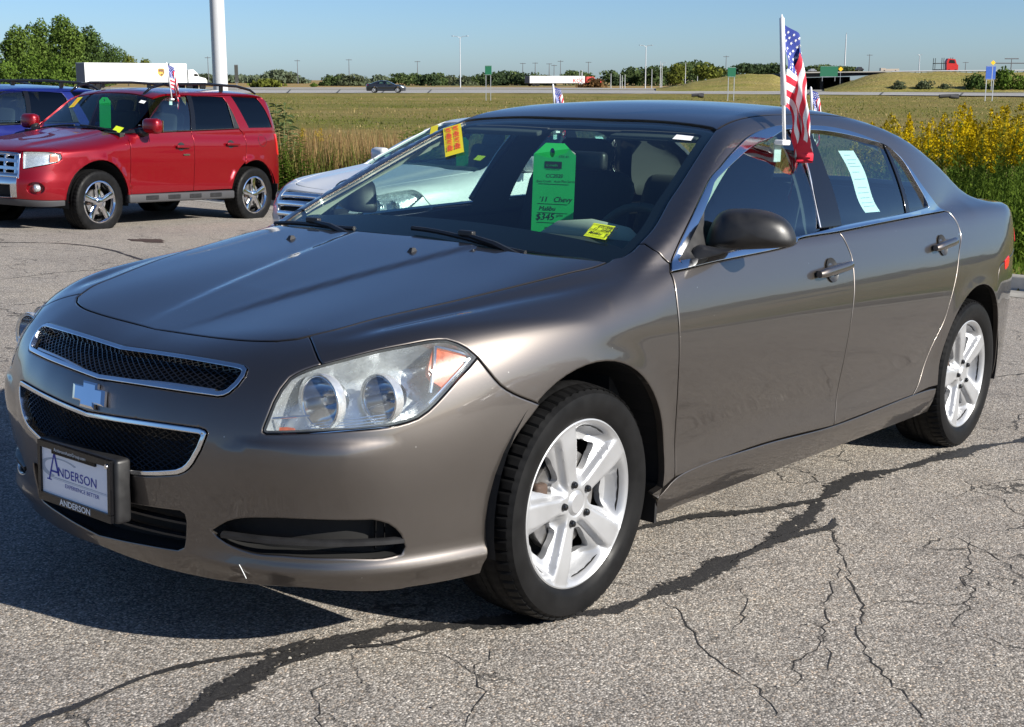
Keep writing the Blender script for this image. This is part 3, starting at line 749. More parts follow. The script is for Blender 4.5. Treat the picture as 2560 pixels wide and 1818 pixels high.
def asphalt():
    m,nt,b=nodes('weathered asphalt'); b.inputs['Specular IOR Level'].default_value=.35
    tc=nt.nodes.new('ShaderNodeTexCoord'); v=tc.outputs['Object']
    vo=nt.nodes.new('ShaderNodeTexVoronoi'); vo.inputs['Scale'].default_value=165.; vo.inputs['Randomness'].default_value=1.; nt.links.new(v,vo.inputs['Vector'])
    sep=nt.nodes.new('ShaderNodeSeparateColor'); nt.links.new(vo.outputs['Color'],sep.inputs[0])
    stone=ramp(nt,sep.outputs[0],[(.0,(.105,.097,.087)),(.25,(.21,.193,.173)),(.6,(.315,.292,.262)),(.88,(.42,.39,.352)),(1.,(.64,.60,.545))])
    warm=ramp(nt,sep.outputs[1],[(.0,(1.,.97,.95)),(.8,(1.,1.,1.)),(1.,(1.12,.96,.82))])
    col=mixc(nt,1.,stone,warm,'MULTIPLY')
    vd=mrange(nt,vo.outputs['Distance'],.0,.0055); col=mixc(nt,mrange(nt,vo.outputs['Distance'],.40,.80,0,.60),col,(.03,.028,.026))
    fine=add_noise(nt,v,520,3,.6); col=mixc(nt,mrange(nt,fine,.42,.75,.0,.28),col,(.06,.055,.05))
    big=add_noise(nt,v,.55,6,.6); mid=add_noise(nt,v,4.5,6,.62)
    col=mixc(nt,1.,col,ramp(nt,big,[(.3,(.84,.83,.83)),(.5,(1.,1.,1.)),(.72,(1.13,1.12,1.08))]),'MULTIPLY')
    col=mixc(nt,1.,col,ramp(nt,mid,[(.26,(.76,.75,.74)),(.45,(1.,1.,1.)),(.75,(1.10,1.09,1.06))]),'MULTIPLY')
    # hairline cracks
    wv=nt.nodes.new('ShaderNodeVectorMath'); wv.operation='ADD'
    nz=nt.nodes.new('ShaderNodeTexNoise'); nz.inputs['Scale'].default_value=3.; nz.inputs['Detail'].default_value=7; nt.links.new(v,nz.inputs['Vector'])
    sc=nt.nodes.new('ShaderNodeVectorMath'); sc.operation='SCALE'; sc.inputs['Scale'].default_value=.55; nt.links.new(nz.outputs['Color'],sc.inputs[0])
    nt.links.new(v,wv.inputs[0]); nt.links.new(sc.outputs[0],wv.inputs[1])
    ve=nt.nodes.new('ShaderNodeTexVoronoi'); ve.feature='DISTANCE_TO_EDGE'; ve.inputs['Scale'].default_value=1.05; nt.links.new(wv.outputs[0],ve.inputs['Vector'])
    gate=add_noise(nt,v,1.4,3,.5)
    cr=math_(nt,'MULTIPLY',mrange(nt,ve.outputs['Distance'],.0025,.008,1.,0.),mrange(nt,gate,.44,.54))
    col=mixc(nt,math_(nt,'MULTIPLY',cr,.85),col,(.022,.02,.018))
    nt.links.new(col,b.inputs['Base Color']); b.inputs['Roughness'].default_value=.9
    h=math_(nt,'ADD',math_(nt,'MULTIPLY',vo.outputs['Distance'],-1.),math_(nt,'MULTIPLY',fine,.35)); h=math_(nt,'SUBTRACT',h,math_(nt,'MULTIPLY',cr,1.6))
    bp=nt.nodes.new('ShaderNodeBump'); bp.inputs['Strength'].default_value=.6; bp.inputs['Distance'].default_value=.0035; nt.links.new(h,bp.inputs['Height']); nt.links.new(bp.outputs[0],b.inputs['Normal'])
    return m
def tar_mat():
    m,nt,b=nodes('tar sealer'); tc=nt.nodes.new('ShaderNodeTexCoord'); v=tc.outputs['Object']
    at=nt.nodes.new('ShaderNodeAttribute'); at.attribute_name='edge'
    n=add_noise(nt,v,38,6,.7); n2=add_noise(nt,v,7,4,.6)
    wear=math_(nt,'ADD',math_(nt,'MULTIPLY',at.outputs['Fac'],1.05),math_(nt,'MULTIPLY',math_(nt,'SUBTRACT',n,.5),2.2)); wear=math_(nt,'ADD',wear,math_(nt,'MULTIPLY',math_(nt,'SUBTRACT',n2,.5),.9))
    a=mrange(nt,wear,.52,.66,1.,0.)
    n3=add_noise(nt,v,160,3,.6)
    nt.links.new(mixc(nt,mrange(nt,n3,.5,.72),(.019,.018,.018),(.055,.052,.048)),b.inputs['Base Color']); b.inputs['Roughness'].default_value=.62
    nt.links.new(a,b.inputs['Alpha'])
    bp=nt.nodes.new('ShaderNodeBump'); bp.inputs['Strength'].default_value=.4; bp.inputs['Distance'].default_value=.003; nt.links.new(n3,bp.inputs['Height']); nt.links.new(bp.outputs[0],b.inputs['Normal'])
    return m
def crack_mat(): return simple('open crack',(.012,.011,.010),.95)
def build_lot():
    asp=asphalt()
    V=[];F=[]
    ys=np.linspace(-60,60,61)
    for y in ys: 
        for k,x in enumerate((-70,-20,0,kerb_x(y)-.02)): V.append((x,y,0))
    for i in range(60):
        for k in range(3): F.append((4*i+k,4*i+k+1,4*i+k+5,4*i+k+4))
    o=link('parking_lot',np_mesh('parking_lot',V,F,None,smooth=False),asp); o.matrix_world=TILT.to_4x4(); tag(o,kind='structure')
    # kerb with rounded top, behind it the grass verge
    con=simple('kerb concrete',(.28,.265,.235),.85,noise=.18,nscale=6,bump=.3,bscale=150,bdist=.003)
    prof=[(-.45,.004),(-.02,.012),(.0,.03),(.015,.12),(.04,.135),(.14,.14),(.16,.13),(.17,-.2)]
    ky=np.linspace(-58,58,117); ks=[(kerb_x(y),y) for y in ky]; V=[];F=[]; n=len(prof)
    for x,y in ks:
        for a,h in prof: V.append((x+a,y,h))
    for i in range(len(ks)-1):
        for k in range(n-1): F.append((i*n+k,i*n+k+1,(i+1)*n+k+1,(i+1)*n+k))
    o=link('kerb',np_mesh('kerb',V,F,None),con); o.data.set_sharp_from_angle(angle=R_(50)); o.matrix_world=TILT.to_4x4(); tag(o,kind='structure')
    # tar sealed joints and open cracks
    tm=tar_mat(); rnd=random.Random(3)
    def ribbon(name,path,w,mat,h,wob=.3,edge=True):
        P=catmull(np.array(path,float),.03); n=len(P); V=[];F=[];E=[]
        T=np.gradient(P,axis=0); T/=np.maximum(np.linalg.norm(T,axis=1,keepdims=True),1e-6); Nn=np.stack([-T[:,1],T[:,0]],1)
        ph=[rnd.uniform(0,6.28) for _ in range(6)]; cols=(-1,-.5,0,.5,1)
        for i in range(n):
            s=i*.03; j1=1+wob*(math.sin(s*9+ph[0])+.6*math.sin(s*23+ph[1])+rnd.uniform(-.4,.4)); off=w*.25*(math.sin(s*6+ph[2])+.5*math.sin(s*15+ph[3]))
            tp=min(1,i/4+.1,(n-1-i)/4+.1)
            for c in cols:
                q=P[i]+Nn[i]*(off+c*w*max(.2,j1)*tp); V.append((q[0],q[1],h)); E.append(abs(c))
        k=len(cols)
        for i in range(n-1):
            for c in range(k-1): F.append((i*k+c,i*k+c+1,(i+1)*k+c+1,(i+1)*k+c))
        me=np_mesh(name,V,F,None,smooth=False)
        if edge:
            at=me.attributes.new('edge','FLOAT','POINT'); at.data.foreach_set('value',np.array(E,np.float32))
        o=link(name,me,mat); o.matrix_world=TILT.to_4x4(); tag(o,kind='structure'); return o
    a=[(3.4,-1.12),(3.175,-1.05),(2.902,-.964),(2.574,-.89),(2.239,-.834),(1.912,-.79),(1.568,-.825),(1.156,-.911),(.882,-.941),(.64,-.932),(.35,-.921),(.098,-.889),(-.096,-.8),(-.265,-.687),(-.398,-.581),(-.502,-.517),(-.63,-.484),(-.784,-.489),(-.91,-.538),(-1.052,-.567),(-1.17,-.608),(-1.35,-.67)]
    ribbon('tar_seam',a,.050,tm,.002,.45)
    ribbon('tar_seam',[(-.40,-.56),(-.55,-.53),(-.70,-.50),(-.86,-.525),(-1.0,-.56),(-1.2,-.62)],.042,tm,.003)
    ribbon('tar_seam',[(1.7,-.83),(1.464,-.787),(1.296,-.732),(1.13,-.645),(.956,-.57),(.821,-.53),(.3,-.45)],.035,tm,.004)
    ribbon('tar_seam',[(-.60,-.46),(-.726,-.456),(-.831,-.408),(-.959,-.361),(-1.076,-.345),(-1.211,-.364),(-1.33,-.372),(-1.5,-.41)],.020,tm,.004)
    ribbon('tar_seam',[(-.3,-.66),(-.499,-.63),(-.607,-.56),(-.709,-.536),(-.832,-.545)],.018,tm,.005)
    ribbon('tar_seam',[(1.4,-.96),(1.275,-.994),(1.131,-.957),(.913,-.94),(.711,-.955)],.030,tm,.005)
    ribbon('tar_seam',[(3.0,12.5),(4.0,9.35),(4.588,8.729),(4.581,7.972),(4.288,7.008),(4.1,6.0)],.03,tm,.004)
    cm=crack_mat()
    def crack(path,w):
        P=[path[0]]
        for q in path[1:]:
            p=P[-1]; d=math.hypot(q[0]-p[0],q[1]-p[1]); k=max(1,int(d/.035))
            for i in range(1,k+1):
                t=i/k; j=.014 if i<k else 0
                P.append((p[0]+(q[0]-p[0])*t+rnd.uniform(-j,j),p[1]+(q[1]-p[1])*t+rnd.uniform(-j,j)))
        V=[];F=[]
        for i,p in enumerate(P):
            a=P[max(i-1,0)];b=P[min(i+1,len(P)-1)]; t=Vector((b[0]-a[0],b[1]-a[1])).normalized(); n=Vector((-t.y,t.x)); ww=w*rnd.uniform(.15,1.3)*min(1,.3+i*.2,.3+(len(P)-1-i)*.2)
            V+=[(p[0]+n.x*ww,p[1]+n.y*ww,.0012),(p[0]-n.x*ww,p[1]-n.y*ww,.0012)]
        for i in range(len(P)-1): F.append((2*i,2*i+1,2*i+3,2*i+2))
        o=link('pavement_crack',np_mesh('pavement_crack',V,F,None,smooth=False),cm); o.matrix_world=TILT.to_4x4(); tag(o,kind='structure')
    for path,w in (([(1.281,-1.0),(1.153,-1.081),(.966,-1.213),(.817,-1.297),(.72,-1.364),(.594,-1.441),(.48,-1.469),(.395,-1.519),(.299,-1.594),(.199,-1.692),(.098,-1.791),(.021,-1.866)],.0028),
        ([(.548,-1.079),(.421,-1.161),(.242,-1.222),(.123,-1.235)],.002),([(.281,-.965),(.175,-1.106),(.062,-1.217),(-.027,-1.375),(-.076,-1.477),(-.21,-1.619)],.0022),
        ([(.997,-1.183),(.623,-1.317),(.352,-1.429),(.14,-1.55)],.0022),([(1.526,-1.315),(1.428,-1.49),(1.246,-1.677)],.0024),([(-.267,-.829),(-.477,-.9),(-.584,-1.013),(-.723,-1.084)],.0022),
        ([(-.727,-.637),(-.853,-.726),(-.941,-.851)],.0022),([(1.583,-1.372),(1.257,-1.508),(.936,-1.585)],.002),([(3.6,-1.9),(3.0,-1.5),(2.3,-1.2),(1.95,-1.15)],.003),([(2.621,6.586),(3.182,6.738),(3.769,6.728)],.012),([(3.3,-.2),(3.9,-.5),(4.6,-.35),(5.4,-.6)],.008),([(4.4,-.9),(4.2,-1.5),(3.8,-2.2)],.005)): crack(path,w)
    # dark oil stain
    V=[(5.45,8.6,.004)];F=[]
    for k in range(28):
        q=2*math.pi*k/28; r=.17*(1+.18*math.sin(3*q+1)+.12*math.sin(7*q)); V.append((5.45+r*math.cos(q)*.9,8.6+r*math.sin(q)*1.25,.004))
    for k in range(28): F.append((0,1+k,1+(k+1)%28))
    o=link('oil_stain',np_mesh('oil_stain',V,F,None,smooth=False),simple('oil stain',(.035,.02,.014),.8,noise=.3,nscale=30)); o.matrix_world=TILT.to_4x4(); tag(o,kind='structure')
build_lot()

HW_Z=-.10
def field_z(x,y):
    """height of the rough ground beyond the kerb"""
    d=(x-CAM[0])*FH[0]+(y-CAM[1])*FH[1]
    ze=zlot(x,y)+.10
    t=np.clip((d-14)/50.,0,1); t=t*t*(3-2*t)
    far=-.62+.50*np.clip((d-60)/85.,0,1)
    return ze*(1-t)+far*t
def field_mat(k=1.):
    m,nt,b=nodes('dry grassland'); b.inputs['Roughness'].default_value=.95; b.inputs['Specular IOR Level'].default_value=.1
    tc=nt.nodes.new('ShaderNodeTexCoord'); v=tc.outputs['Object']
    mp=nt.nodes.new('ShaderNodeMapping'); mp.inputs['Rotation'].default_value=(0,0,-(YAW-math.pi/2)); nt.links.new(v,mp.inputs[0])
    mp2=nt.nodes.new('ShaderNodeMapping'); mp2.inputs['Scale'].default_value=(.30,1.,1.); nt.links.new(mp.outputs[0],mp2.inputs[0])
    n1=add_noise(nt,mp2.outputs[0],.09*k,6,.65); n2=add_noise(nt,mp2.outputs[0],.6*k if k==1 else .35,6,.7); n3=add_noise(nt,v,9 if k==1 else 2.2,5,.7)
    col=ramp(nt,n1,[(.30,(.13,.138,.026)),(.45,(.19,.178,.042)),(.56,(.245,.195,.066)),(.72,(.155,.158,.032))])
    col=mixc(nt,mrange(nt,n2,.45,.72,0,.7),col,(.29,.235,.10)); col=mixc(nt,mrange(nt,n2,.25,.42,.55,0.),col,(.075,.088,.022))
    col=mixc(nt,1.,col,ramp(nt,n3,[(.3,(.62,.62,.60)),(.5,(1,1,1)),(.75,(1.3,1.26,1.2))]),'MULTIPLY')
    nt.links.new(col,b.inputs['Base Color'])
    bp=nt.nodes.new('ShaderNodeBump'); bp.inputs['Strength'].default_value=1.; bp.inputs['Distance'].default_value=.25; nt.links.new(n3,bp.inputs['Height']); nt.links.new(bp.outputs[0],b.inputs['Normal'])
    return m
def crop_mat():
    m,nt,b=nodes('ripe crop fields'); b.inputs['Roughness'].default_value=.95; b.inputs['Specular IOR Level'].default_value=.1
    tc=nt.nodes.new('ShaderNodeTexCoord'); v=tc.outputs['Object']
    n1=add_noise(nt,v,.006,4,.6); n2=add_noise(nt,v,.05,5,.6)
    col=ramp(nt,n1,[(.35,(.23,.165,.07)),(.5,(.26,.18,.075)),(.6,(.13,.12,.05)),(.75,(.22,.17,.08))])
    col=mixc(nt,1.,col,ramp(nt,n2,[(.3,(.8,.8,.8)),(.7,(1.2,1.2,1.15))]),'MULTIPLY')
    nt.links.new(col,b.inputs['Base Color']); return m
def build_field():
    ds=np.concatenate([np.linspace(8.5,30,40),np.linspace(31,180,90)]); bs=np.radians(np.linspace(-62,62,150))
    V=[];idx={};F=[]
    for i,d in enumerate(ds):
        for j,a in enumerate(bs):
            x=CAM[0]+d*(FH[0]+math.tan(a)*RW[0])*1.0; y=CAM[1]+d*(FH[1]+math.tan(a)*RW[1])
            z=field_z(x,y)
            if x<kerb_x(y)+.1: z=min(z,zlot(x,y)-.25)
            z+=.05*math.sin(x*.9+.3*y)*math.sin(y*.7)*min(1,max(0,(d-20)/15))
            V.append((x,y,float(z)))
    n=len(bs)
    for i in range(len(ds)-1):
        for j in range(n-1):
            F.append((i*n+j,i*n+j+1,(i+1)*n+j+1,(i+1)*n+j))
    o=link('grass_field',np_mesh('grass_field',V,F,None),field_mat()); tag(o,kind='structure')
    # farmland out to the horizon, all round
    V=[];F=[]; rr=[150,400,1000,3000,9000]; n=64
    for r in rr:
        for k in range(n):
            q=2*math.pi*k/n; V.append((CAM[0]+r*math.cos(q),CAM[1]+r*math.sin(q),-.30 if r<300 else (-.35 if r<2000 else -.8)))
    for i in range(len(rr)-1):
        for k in range(n): F.append((i*n+k,i*n+(k+1)%n,(i+1)*n+(k+1)%n,(i+1)*n+k))
    V.append((CAM[0],CAM[1],-9.)); F2=[(len(V)-1,(k+1)%n,k) for k in range(n)]
    me=bpy.data.meshes.new('farmland'); me.from_pydata(V,[],F+F2); o=link('farmland',me,crop_mat()); tag(o,kind='structure')
    # highway: concrete carriageway with shoulders and joints
    con=nodes('highway concrete'); m,nt,b=con; tc=nt.nodes.new('ShaderNodeTexCoord'); n1=add_noise(nt,tc.outputs['Object'],.5,6,.65); n2=add_noise(nt,tc.outputs['Object'],.03,3,.5)
    col=mixc(nt,1.,ramp(nt,n1,[(.3,(.22,.21,.195)),(.7,(.30,.29,.275))]),ramp(nt,n2,[(.35,(.9,.9,.9)),(.65,(1.1,1.1,1.08))]),'MULTIPLY'); nt.links.new(col,b.inputs['Base Color']); b.inputs['Roughness'].default_value=.85
    NEAR=[(-900,233.5),(600,233.),(1280,233.),(1900,236.),(2560,241.),(3600,251.)]; FAR=[(-900,219),(600,219.),(1280,219.),(1900,223.),(2560,228.),(3600,236.)]
    def gp(px,py,z):
        d=FPX*FW+(px-1280)*RW-(py-909)*UW; s=(z-CAM[2])/d[2]; p=CAM+d*s; return p
    def strip(name,t0,t1,dz,mat):
        V=[];F=[]
        for px in np.linspace(-900,3600,60):
            a=np.interp(px,[q[0] for q in NEAR],[q[1] for q in NEAR]); c=np.interp(px,[q[0] for q in FAR],[q[1] for q in FAR])
            A_=gp(px,a,HW_Z);B_=gp(px,c,HW_Z)
            for t in (t0,t1): p=A_+(B_-A_)*t; V.append((p[0],p[1],HW_Z+dz))
        for i in range(59): F.append((2*i,2*i+1,2*i+3,2*i+2))
        o=link(name,np_mesh(name,V,F,None,smooth=False),mat); tag(o,kind='structure'); return o
    strip('highway',0,1,.02,m)
    strip('shoulder_line',.12,.123,.03,MT['paperwhite']); strip('lane_line',.30,.303,.03,simple('faded lane paint',(.62,.60,.52),.7)); 
    strip('median_grass',.52,.60,.05,field_mat()); strip('shoulder_line',.87,.874,.03,MT['paperwhite'])
    jm=simple('joint tar',(.05,.05,.05),.8)
    for px in (718,842,955,1070,2020,2200,2400):
        a=np.interp(px,[q[0] for q in NEAR],[q[1] for q in NEAR]); c=np.interp(px,[q[0] for q in FAR],[q[1] for q in FAR])
        A_=gp(px,a,HW_Z); B_=gp(px+14,c,HW_Z); C_=A_+(B_-A_)*.45; t=np.array([RW[0],RW[1],0])*.12
        V=[A_-t,A_+t,C_+t,C_-t]; V=[(v[0],v[1],HW_Z+.035) for v in V]
        o=link('road_joint',np_mesh('road_joint',V,[(0,1,2,3)],None,smooth=False),jm); tag(o,kind='structure')
build_field()

# ------------------------------------------------------------ trees and bushes
def leaf_mat(name,c0,c1,trans=.35):
    m=bpy.data.materials.new(name); m.use_nodes=True; nt=m.node_tree; nt.nodes.clear()
    o=nt.nodes.new('ShaderNodeOutputMaterial'); g=nt.nodes.new('ShaderNodeNewGeometry')
    col=ramp(nt,g.outputs['Random Per Island'],[(.0,c0),(1.,c1)])
    d=nt.nodes.new('ShaderNodeBsdfDiffuse'); t=nt.nodes.new('ShaderNodeBsdfTranslucent'); nt.links.new(col,d.inputs[0]); nt.links.new(col,t.inputs[0])
    mx=nt.nodes.new('ShaderNodeMixShader'); mx.inputs[0].default_value=trans; nt.links.new(d.outputs[0],mx.inputs[1]); nt.links.new(t.outputs[0],mx.inputs[2]); nt.links.new(mx.outputs[0],o.inputs[0]); return m
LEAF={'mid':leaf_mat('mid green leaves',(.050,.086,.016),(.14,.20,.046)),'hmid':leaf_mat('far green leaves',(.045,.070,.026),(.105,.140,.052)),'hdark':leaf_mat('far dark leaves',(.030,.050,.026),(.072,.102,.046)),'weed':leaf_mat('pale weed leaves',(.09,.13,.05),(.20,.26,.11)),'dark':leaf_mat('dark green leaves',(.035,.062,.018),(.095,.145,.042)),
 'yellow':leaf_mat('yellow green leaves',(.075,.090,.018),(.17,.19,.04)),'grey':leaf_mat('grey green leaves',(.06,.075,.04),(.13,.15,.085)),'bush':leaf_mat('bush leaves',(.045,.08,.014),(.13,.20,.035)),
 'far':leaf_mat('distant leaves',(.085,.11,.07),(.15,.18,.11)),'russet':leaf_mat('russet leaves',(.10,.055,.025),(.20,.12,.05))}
BARK=simple('bark',(.09,.07,.05),.9,noise=.3,nscale=8)
def crown_mesh(name,blobs,n,size,rnd):
    """many leaf-sized faces spread through overlapping blobs"""
    V=np.zeros((n*4,3));F=np.arange(n*4).reshape(n,4)
    w=np.array([b[3]*b[4]*b[5] for b in blobs])**.66; w/=w.sum()
    k=rnd.choice(len(blobs),n,p=w)
    B=np.array(blobs)[k]
    u=rnd.normal(size=(n,3)); u/=np.linalg.norm(u,axis=1,keepdims=True)
    r=rnd.uniform(.45,1.06,n)**.5; r*=1+.10*np.sin(u[:,0]*7+k)*np.cos(u[:,2]*6+k*2.)
    c=B[:,:3]+u*r[:,None]*B[:,3:6]
    nn=u+rnd.normal(size=(n,3))*.75; nn/=np.linalg.norm(nn,axis=1,keepdims=True)
    a=np.cross(nn,rnd.normal(size=(n,3))); a/=np.linalg.norm(a,axis=1,keepdims=True); b=np.cross(nn,a)
    s=(size*rnd.uniform(.55,1.35,n))[:,None]
    V[0::4]=c-a*s;V[1::4]=c-b*s*.6;V[2::4]=c+a*s;V[3::4]=c+b*s*.6
    return np_mesh(name,V,F,None,smooth=False)
def tree(name,label,px,ytop,ybase,D,wpx,leaf,n=1500,group='trees beyond the highway',seed=0,trunk=True,cat='tree',shape=0,zb=None):
    rnd=np.random.RandomState(seed+17)
    top=bgp(px,ytop,D)[2]; p=bgp(px,ybase,D); base=p[2] if zb is None else zb; h=top-base; w=wpx/FPX*D/math.cos(PITCH)
    t=thing(name,label,cat,(p[0],p[1],base),0,group)
    blobs=[]; nb=9 if shape!=2 else 7
    if shape==0:   # broad deciduous crown, uneven
        for i in range(nb):
            a=rnd.uniform(0,6.28); rr=rnd.uniform(.0,.30)*w; zc=rnd.uniform(.34,.84)*h; s=rnd.uniform(.17,.30)*(1.15-.5*abs(zc/h-.55))
            blobs.append((rr*math.cos(a),rr*math.sin(a),zc,s*w*1.05,s*w*1.05,s*h*.75))
        blobs.append((rnd.uniform(-.1,.1)*w,0,.82*h,.20*w,.2*w,.19*h)); blobs.append((-.27*w,0,.5*h,.22*w,.22*w,.26*h)); blobs.append((.27*w,0,.45*h,.22*w,.22*w,.26*h))
        blobs.append((0,0,.28*h,.34*w,.34*w,.26*h))
    elif shape==1: # low bush to the ground
        for i in range(nb):
            a=rnd.uniform(0,6.28); rr=rnd.uniform(0,.34)*w; zc=rnd.uniform(.12,.68)*h; s=rnd.uniform(.16,.28)
            blobs.append((rr*math.cos(a),rr*math.sin(a),zc,s*w,s*w,min(s*1.2*h,.32*h)))
        blobs.append((0,0,.62*h,.2*w,.2*w,.38*h)); blobs.append((0,0,.2*h,.45*w,.4*w,.25*h))
    else:          # upright narrow crown
        for i in range(nb):
            f=i/(nb-1); s=.32*(1-.6*abs(f-.4))
            blobs.append((rnd.uniform(-.12,.12)*w,rnd.uniform(-.12,.12)*w,(.15+.75*f)*h,s*w*1.3,s*w*1.3,.16*h))
    # blobs wide in the view direction only as much as across it
    me=crown_mesh('crown',blobs,n,max(.035*h,.03*w)*(1. if n>1000 else 1.4)*(1500/n)**.35,rnd); link('crown',me,LEAF[leaf],t)
    if trunk:
        b=MB(); b.tube([(0,0,-.3),(.02*w,0,.3*h),(0,.02*w,.62*h)],[.028*h,.02*h,.008*h],7)
        for i in range(4):
            a=i*1.6+seed; b.tube([(0,0,.28*h+.05*h*i),(.22*w*math.cos(a),.22*w*math.sin(a),.5*h+.06*h*i)],[.012*h,.004*h],5)
        b.build('trunk',BARK,t,ang=40)
    return t
def build_trees():
    g='cottonwood trees at the left edge'
    for i,(px,yt,D,w,leaf,lab) in enumerate([(-60,55,262,120,'mid','big leafy tree cut off by the left edge of the photo'),(48,62,258,92,'mid','tall bright green tree at far left behind the blue vehicle'),(112,46,275,80,'mid','tall rounded tree second from the left edge'),(172,38,262,92,'mid','tallest tree of the left clump above the white trailer rear'),(226,62,268,84,'dark','darker tree on the right shoulder of the left clump'),(274,107,275,76,'dark','lower dark tree where the left clump drops behind the white trailer')]):
        tree('broadleaf_tree',lab,px,yt,214,D,w,leaf,n=5200,group=g,seed=i)
    for i,(px,w,yt) in enumerate([(20,150,150),(150,170,140),(90,120,120),(250,120,160)]):
        tree('shrub',['low shrubs at the foot of the trees at far left','low dark shrubs under the tallest left tree','mid height growth between the two tall left trees','shrubs under the right side of the left tree clump'][i],px,yt,214,250,w,'bush',n=2500,group='undergrowth below the left trees',seed=40+i,shape=1,trunk=False,cat='shrub')
    tree('small_tree','small round tree just right of the big left clump',322,133,212,280,52,'yellow',1500,seed=61); tree('small_tree','last small tree in line right of the left clump',361,144,210,290,36,'yellow',1200,seed=62)
    G='trees on the horizon'
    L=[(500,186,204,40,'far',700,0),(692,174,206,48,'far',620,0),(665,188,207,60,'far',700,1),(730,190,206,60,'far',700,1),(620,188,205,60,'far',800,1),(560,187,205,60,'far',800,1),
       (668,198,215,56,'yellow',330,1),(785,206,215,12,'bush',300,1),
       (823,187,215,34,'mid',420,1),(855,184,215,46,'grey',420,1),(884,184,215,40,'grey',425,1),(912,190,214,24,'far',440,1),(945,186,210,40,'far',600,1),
       (1003,183,215,38,'mid',440,0),(1035,184,215,40,'mid',445,0),(1068,186,215,40,'dark',440,0),(1098,184,215,34,'mid',450,2),(1125,188,215,40,'grey',450,1),(1160,188,216,44,'grey',455,1),(1195,186,216,40,'mid',455,0),
       (1222,181,217,36,'dark',440,0),(1250,180,217,38,'dark',445,2),(1278,178,217,38,'mid',450,0),(1308,182,217,36,'dark',450,0),(1335,182,217,40,'mid',455,0),(1362,186,217,34,'grey',455,1),
       (1425,176,212,34,'mid',430,0),(1455,178,212,36,'mid',430,0),(1483,196,219,44,'russet',330,1),
       (1528,176,218,34,'mid',430,0),(1548,184,218,30,'dark',430,0),(1578,168,219,46,'mid',420,0),(1606,166,219,40,'dark',425,0),(1636,165,219,44,'mid',420,0),(1664,170,219,36,'mid',430,0),(1690,162,214,34,'yellow',415,2),
       (1710,154,212,46,'mid',430,0),(1742,151,210,46,'mid',435,0),(1770,156,208,44,'yellow',430,0),(1800,166,206,40,'dark',430,0),
       (1858,158,190,40,'dark',440,0),(1888,160,190,40,'dark',440,0),(1925,158,190,36,'mid',440,0),(1935,162,188,40,'dark',450,0),
       (2030,166,186,36,'dark',460,0),(2065,162,184,40,'mid',460,0),(2100,166,184,34,'dark',465,0),(2125,168,184,30,'yellow',465,0)]
    rel=['far','near']
    desc={'far':'hazy','mid':'green','grey':'grey green','dark':'dark green','yellow':'yellow green','bush':'small','russet':'rust brown'}
    near=[(560,'right of the tall white pole'),(800,'left of the black car on the highway'),(930,'behind the black car on the highway'),(1180,'behind the tall lamp mast right of the black car'),(1385,'left of and behind the white trailer'),(1500,'behind the red truck cab'),(1620,'around the right twin lamp mast'),(1815,'left of the right green sign'),(1950,'just left of the foreground flag'),(9999,'behind the overpass')]
    seen={}
    for i,(px,yt,yb,w,leaf,D,sh) in enumerate(L):
        where=next(s for x,s in near if px<x); kind='bush' if sh==1 else 'tree'
        lab='%s %s on the horizon %s'%(desc[leaf],kind,where); seen[lab]=seen.get(lab,0)+1
        if seen[lab]>1: lab=['','second ','third ','fourth ','fifth ','sixth '][seen[lab]-1]+lab.replace(' on the horizon','')
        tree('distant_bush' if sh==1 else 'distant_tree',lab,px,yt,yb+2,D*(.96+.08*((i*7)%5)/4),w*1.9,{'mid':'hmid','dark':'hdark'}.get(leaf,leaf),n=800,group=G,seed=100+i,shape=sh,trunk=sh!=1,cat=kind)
    # shrubs on the overpass slope
    for i,(px,yt,yb,w,leaf) in enumerate([(2440,180,225,60,'dark'),(2505,166,225,66,'bush'),(2548,184,225,50,'bush'),(2600,176,226,60,'bush'),(2245,202,223,44,'grey'),(2310,199,224,46,'grey'),(2362,208,224,28,'grey')]):
        tree('slope_shrub',['dark green shrub left of the blue sign','tall bright green shrub behind the blue sign','green shrub right of the blue sign','green shrub at the right edge on the embankment','grey green shrub on the slope below the overpass end','wide grey green shrub mid slope','small grey green shrub right of the mid slope one'][i],px,yt,yb,178,w*1.15,leaf,n=900,group='shrubs on the embankment',seed=200+i,shape=1,trunk=False,cat='shrub')
build_trees()

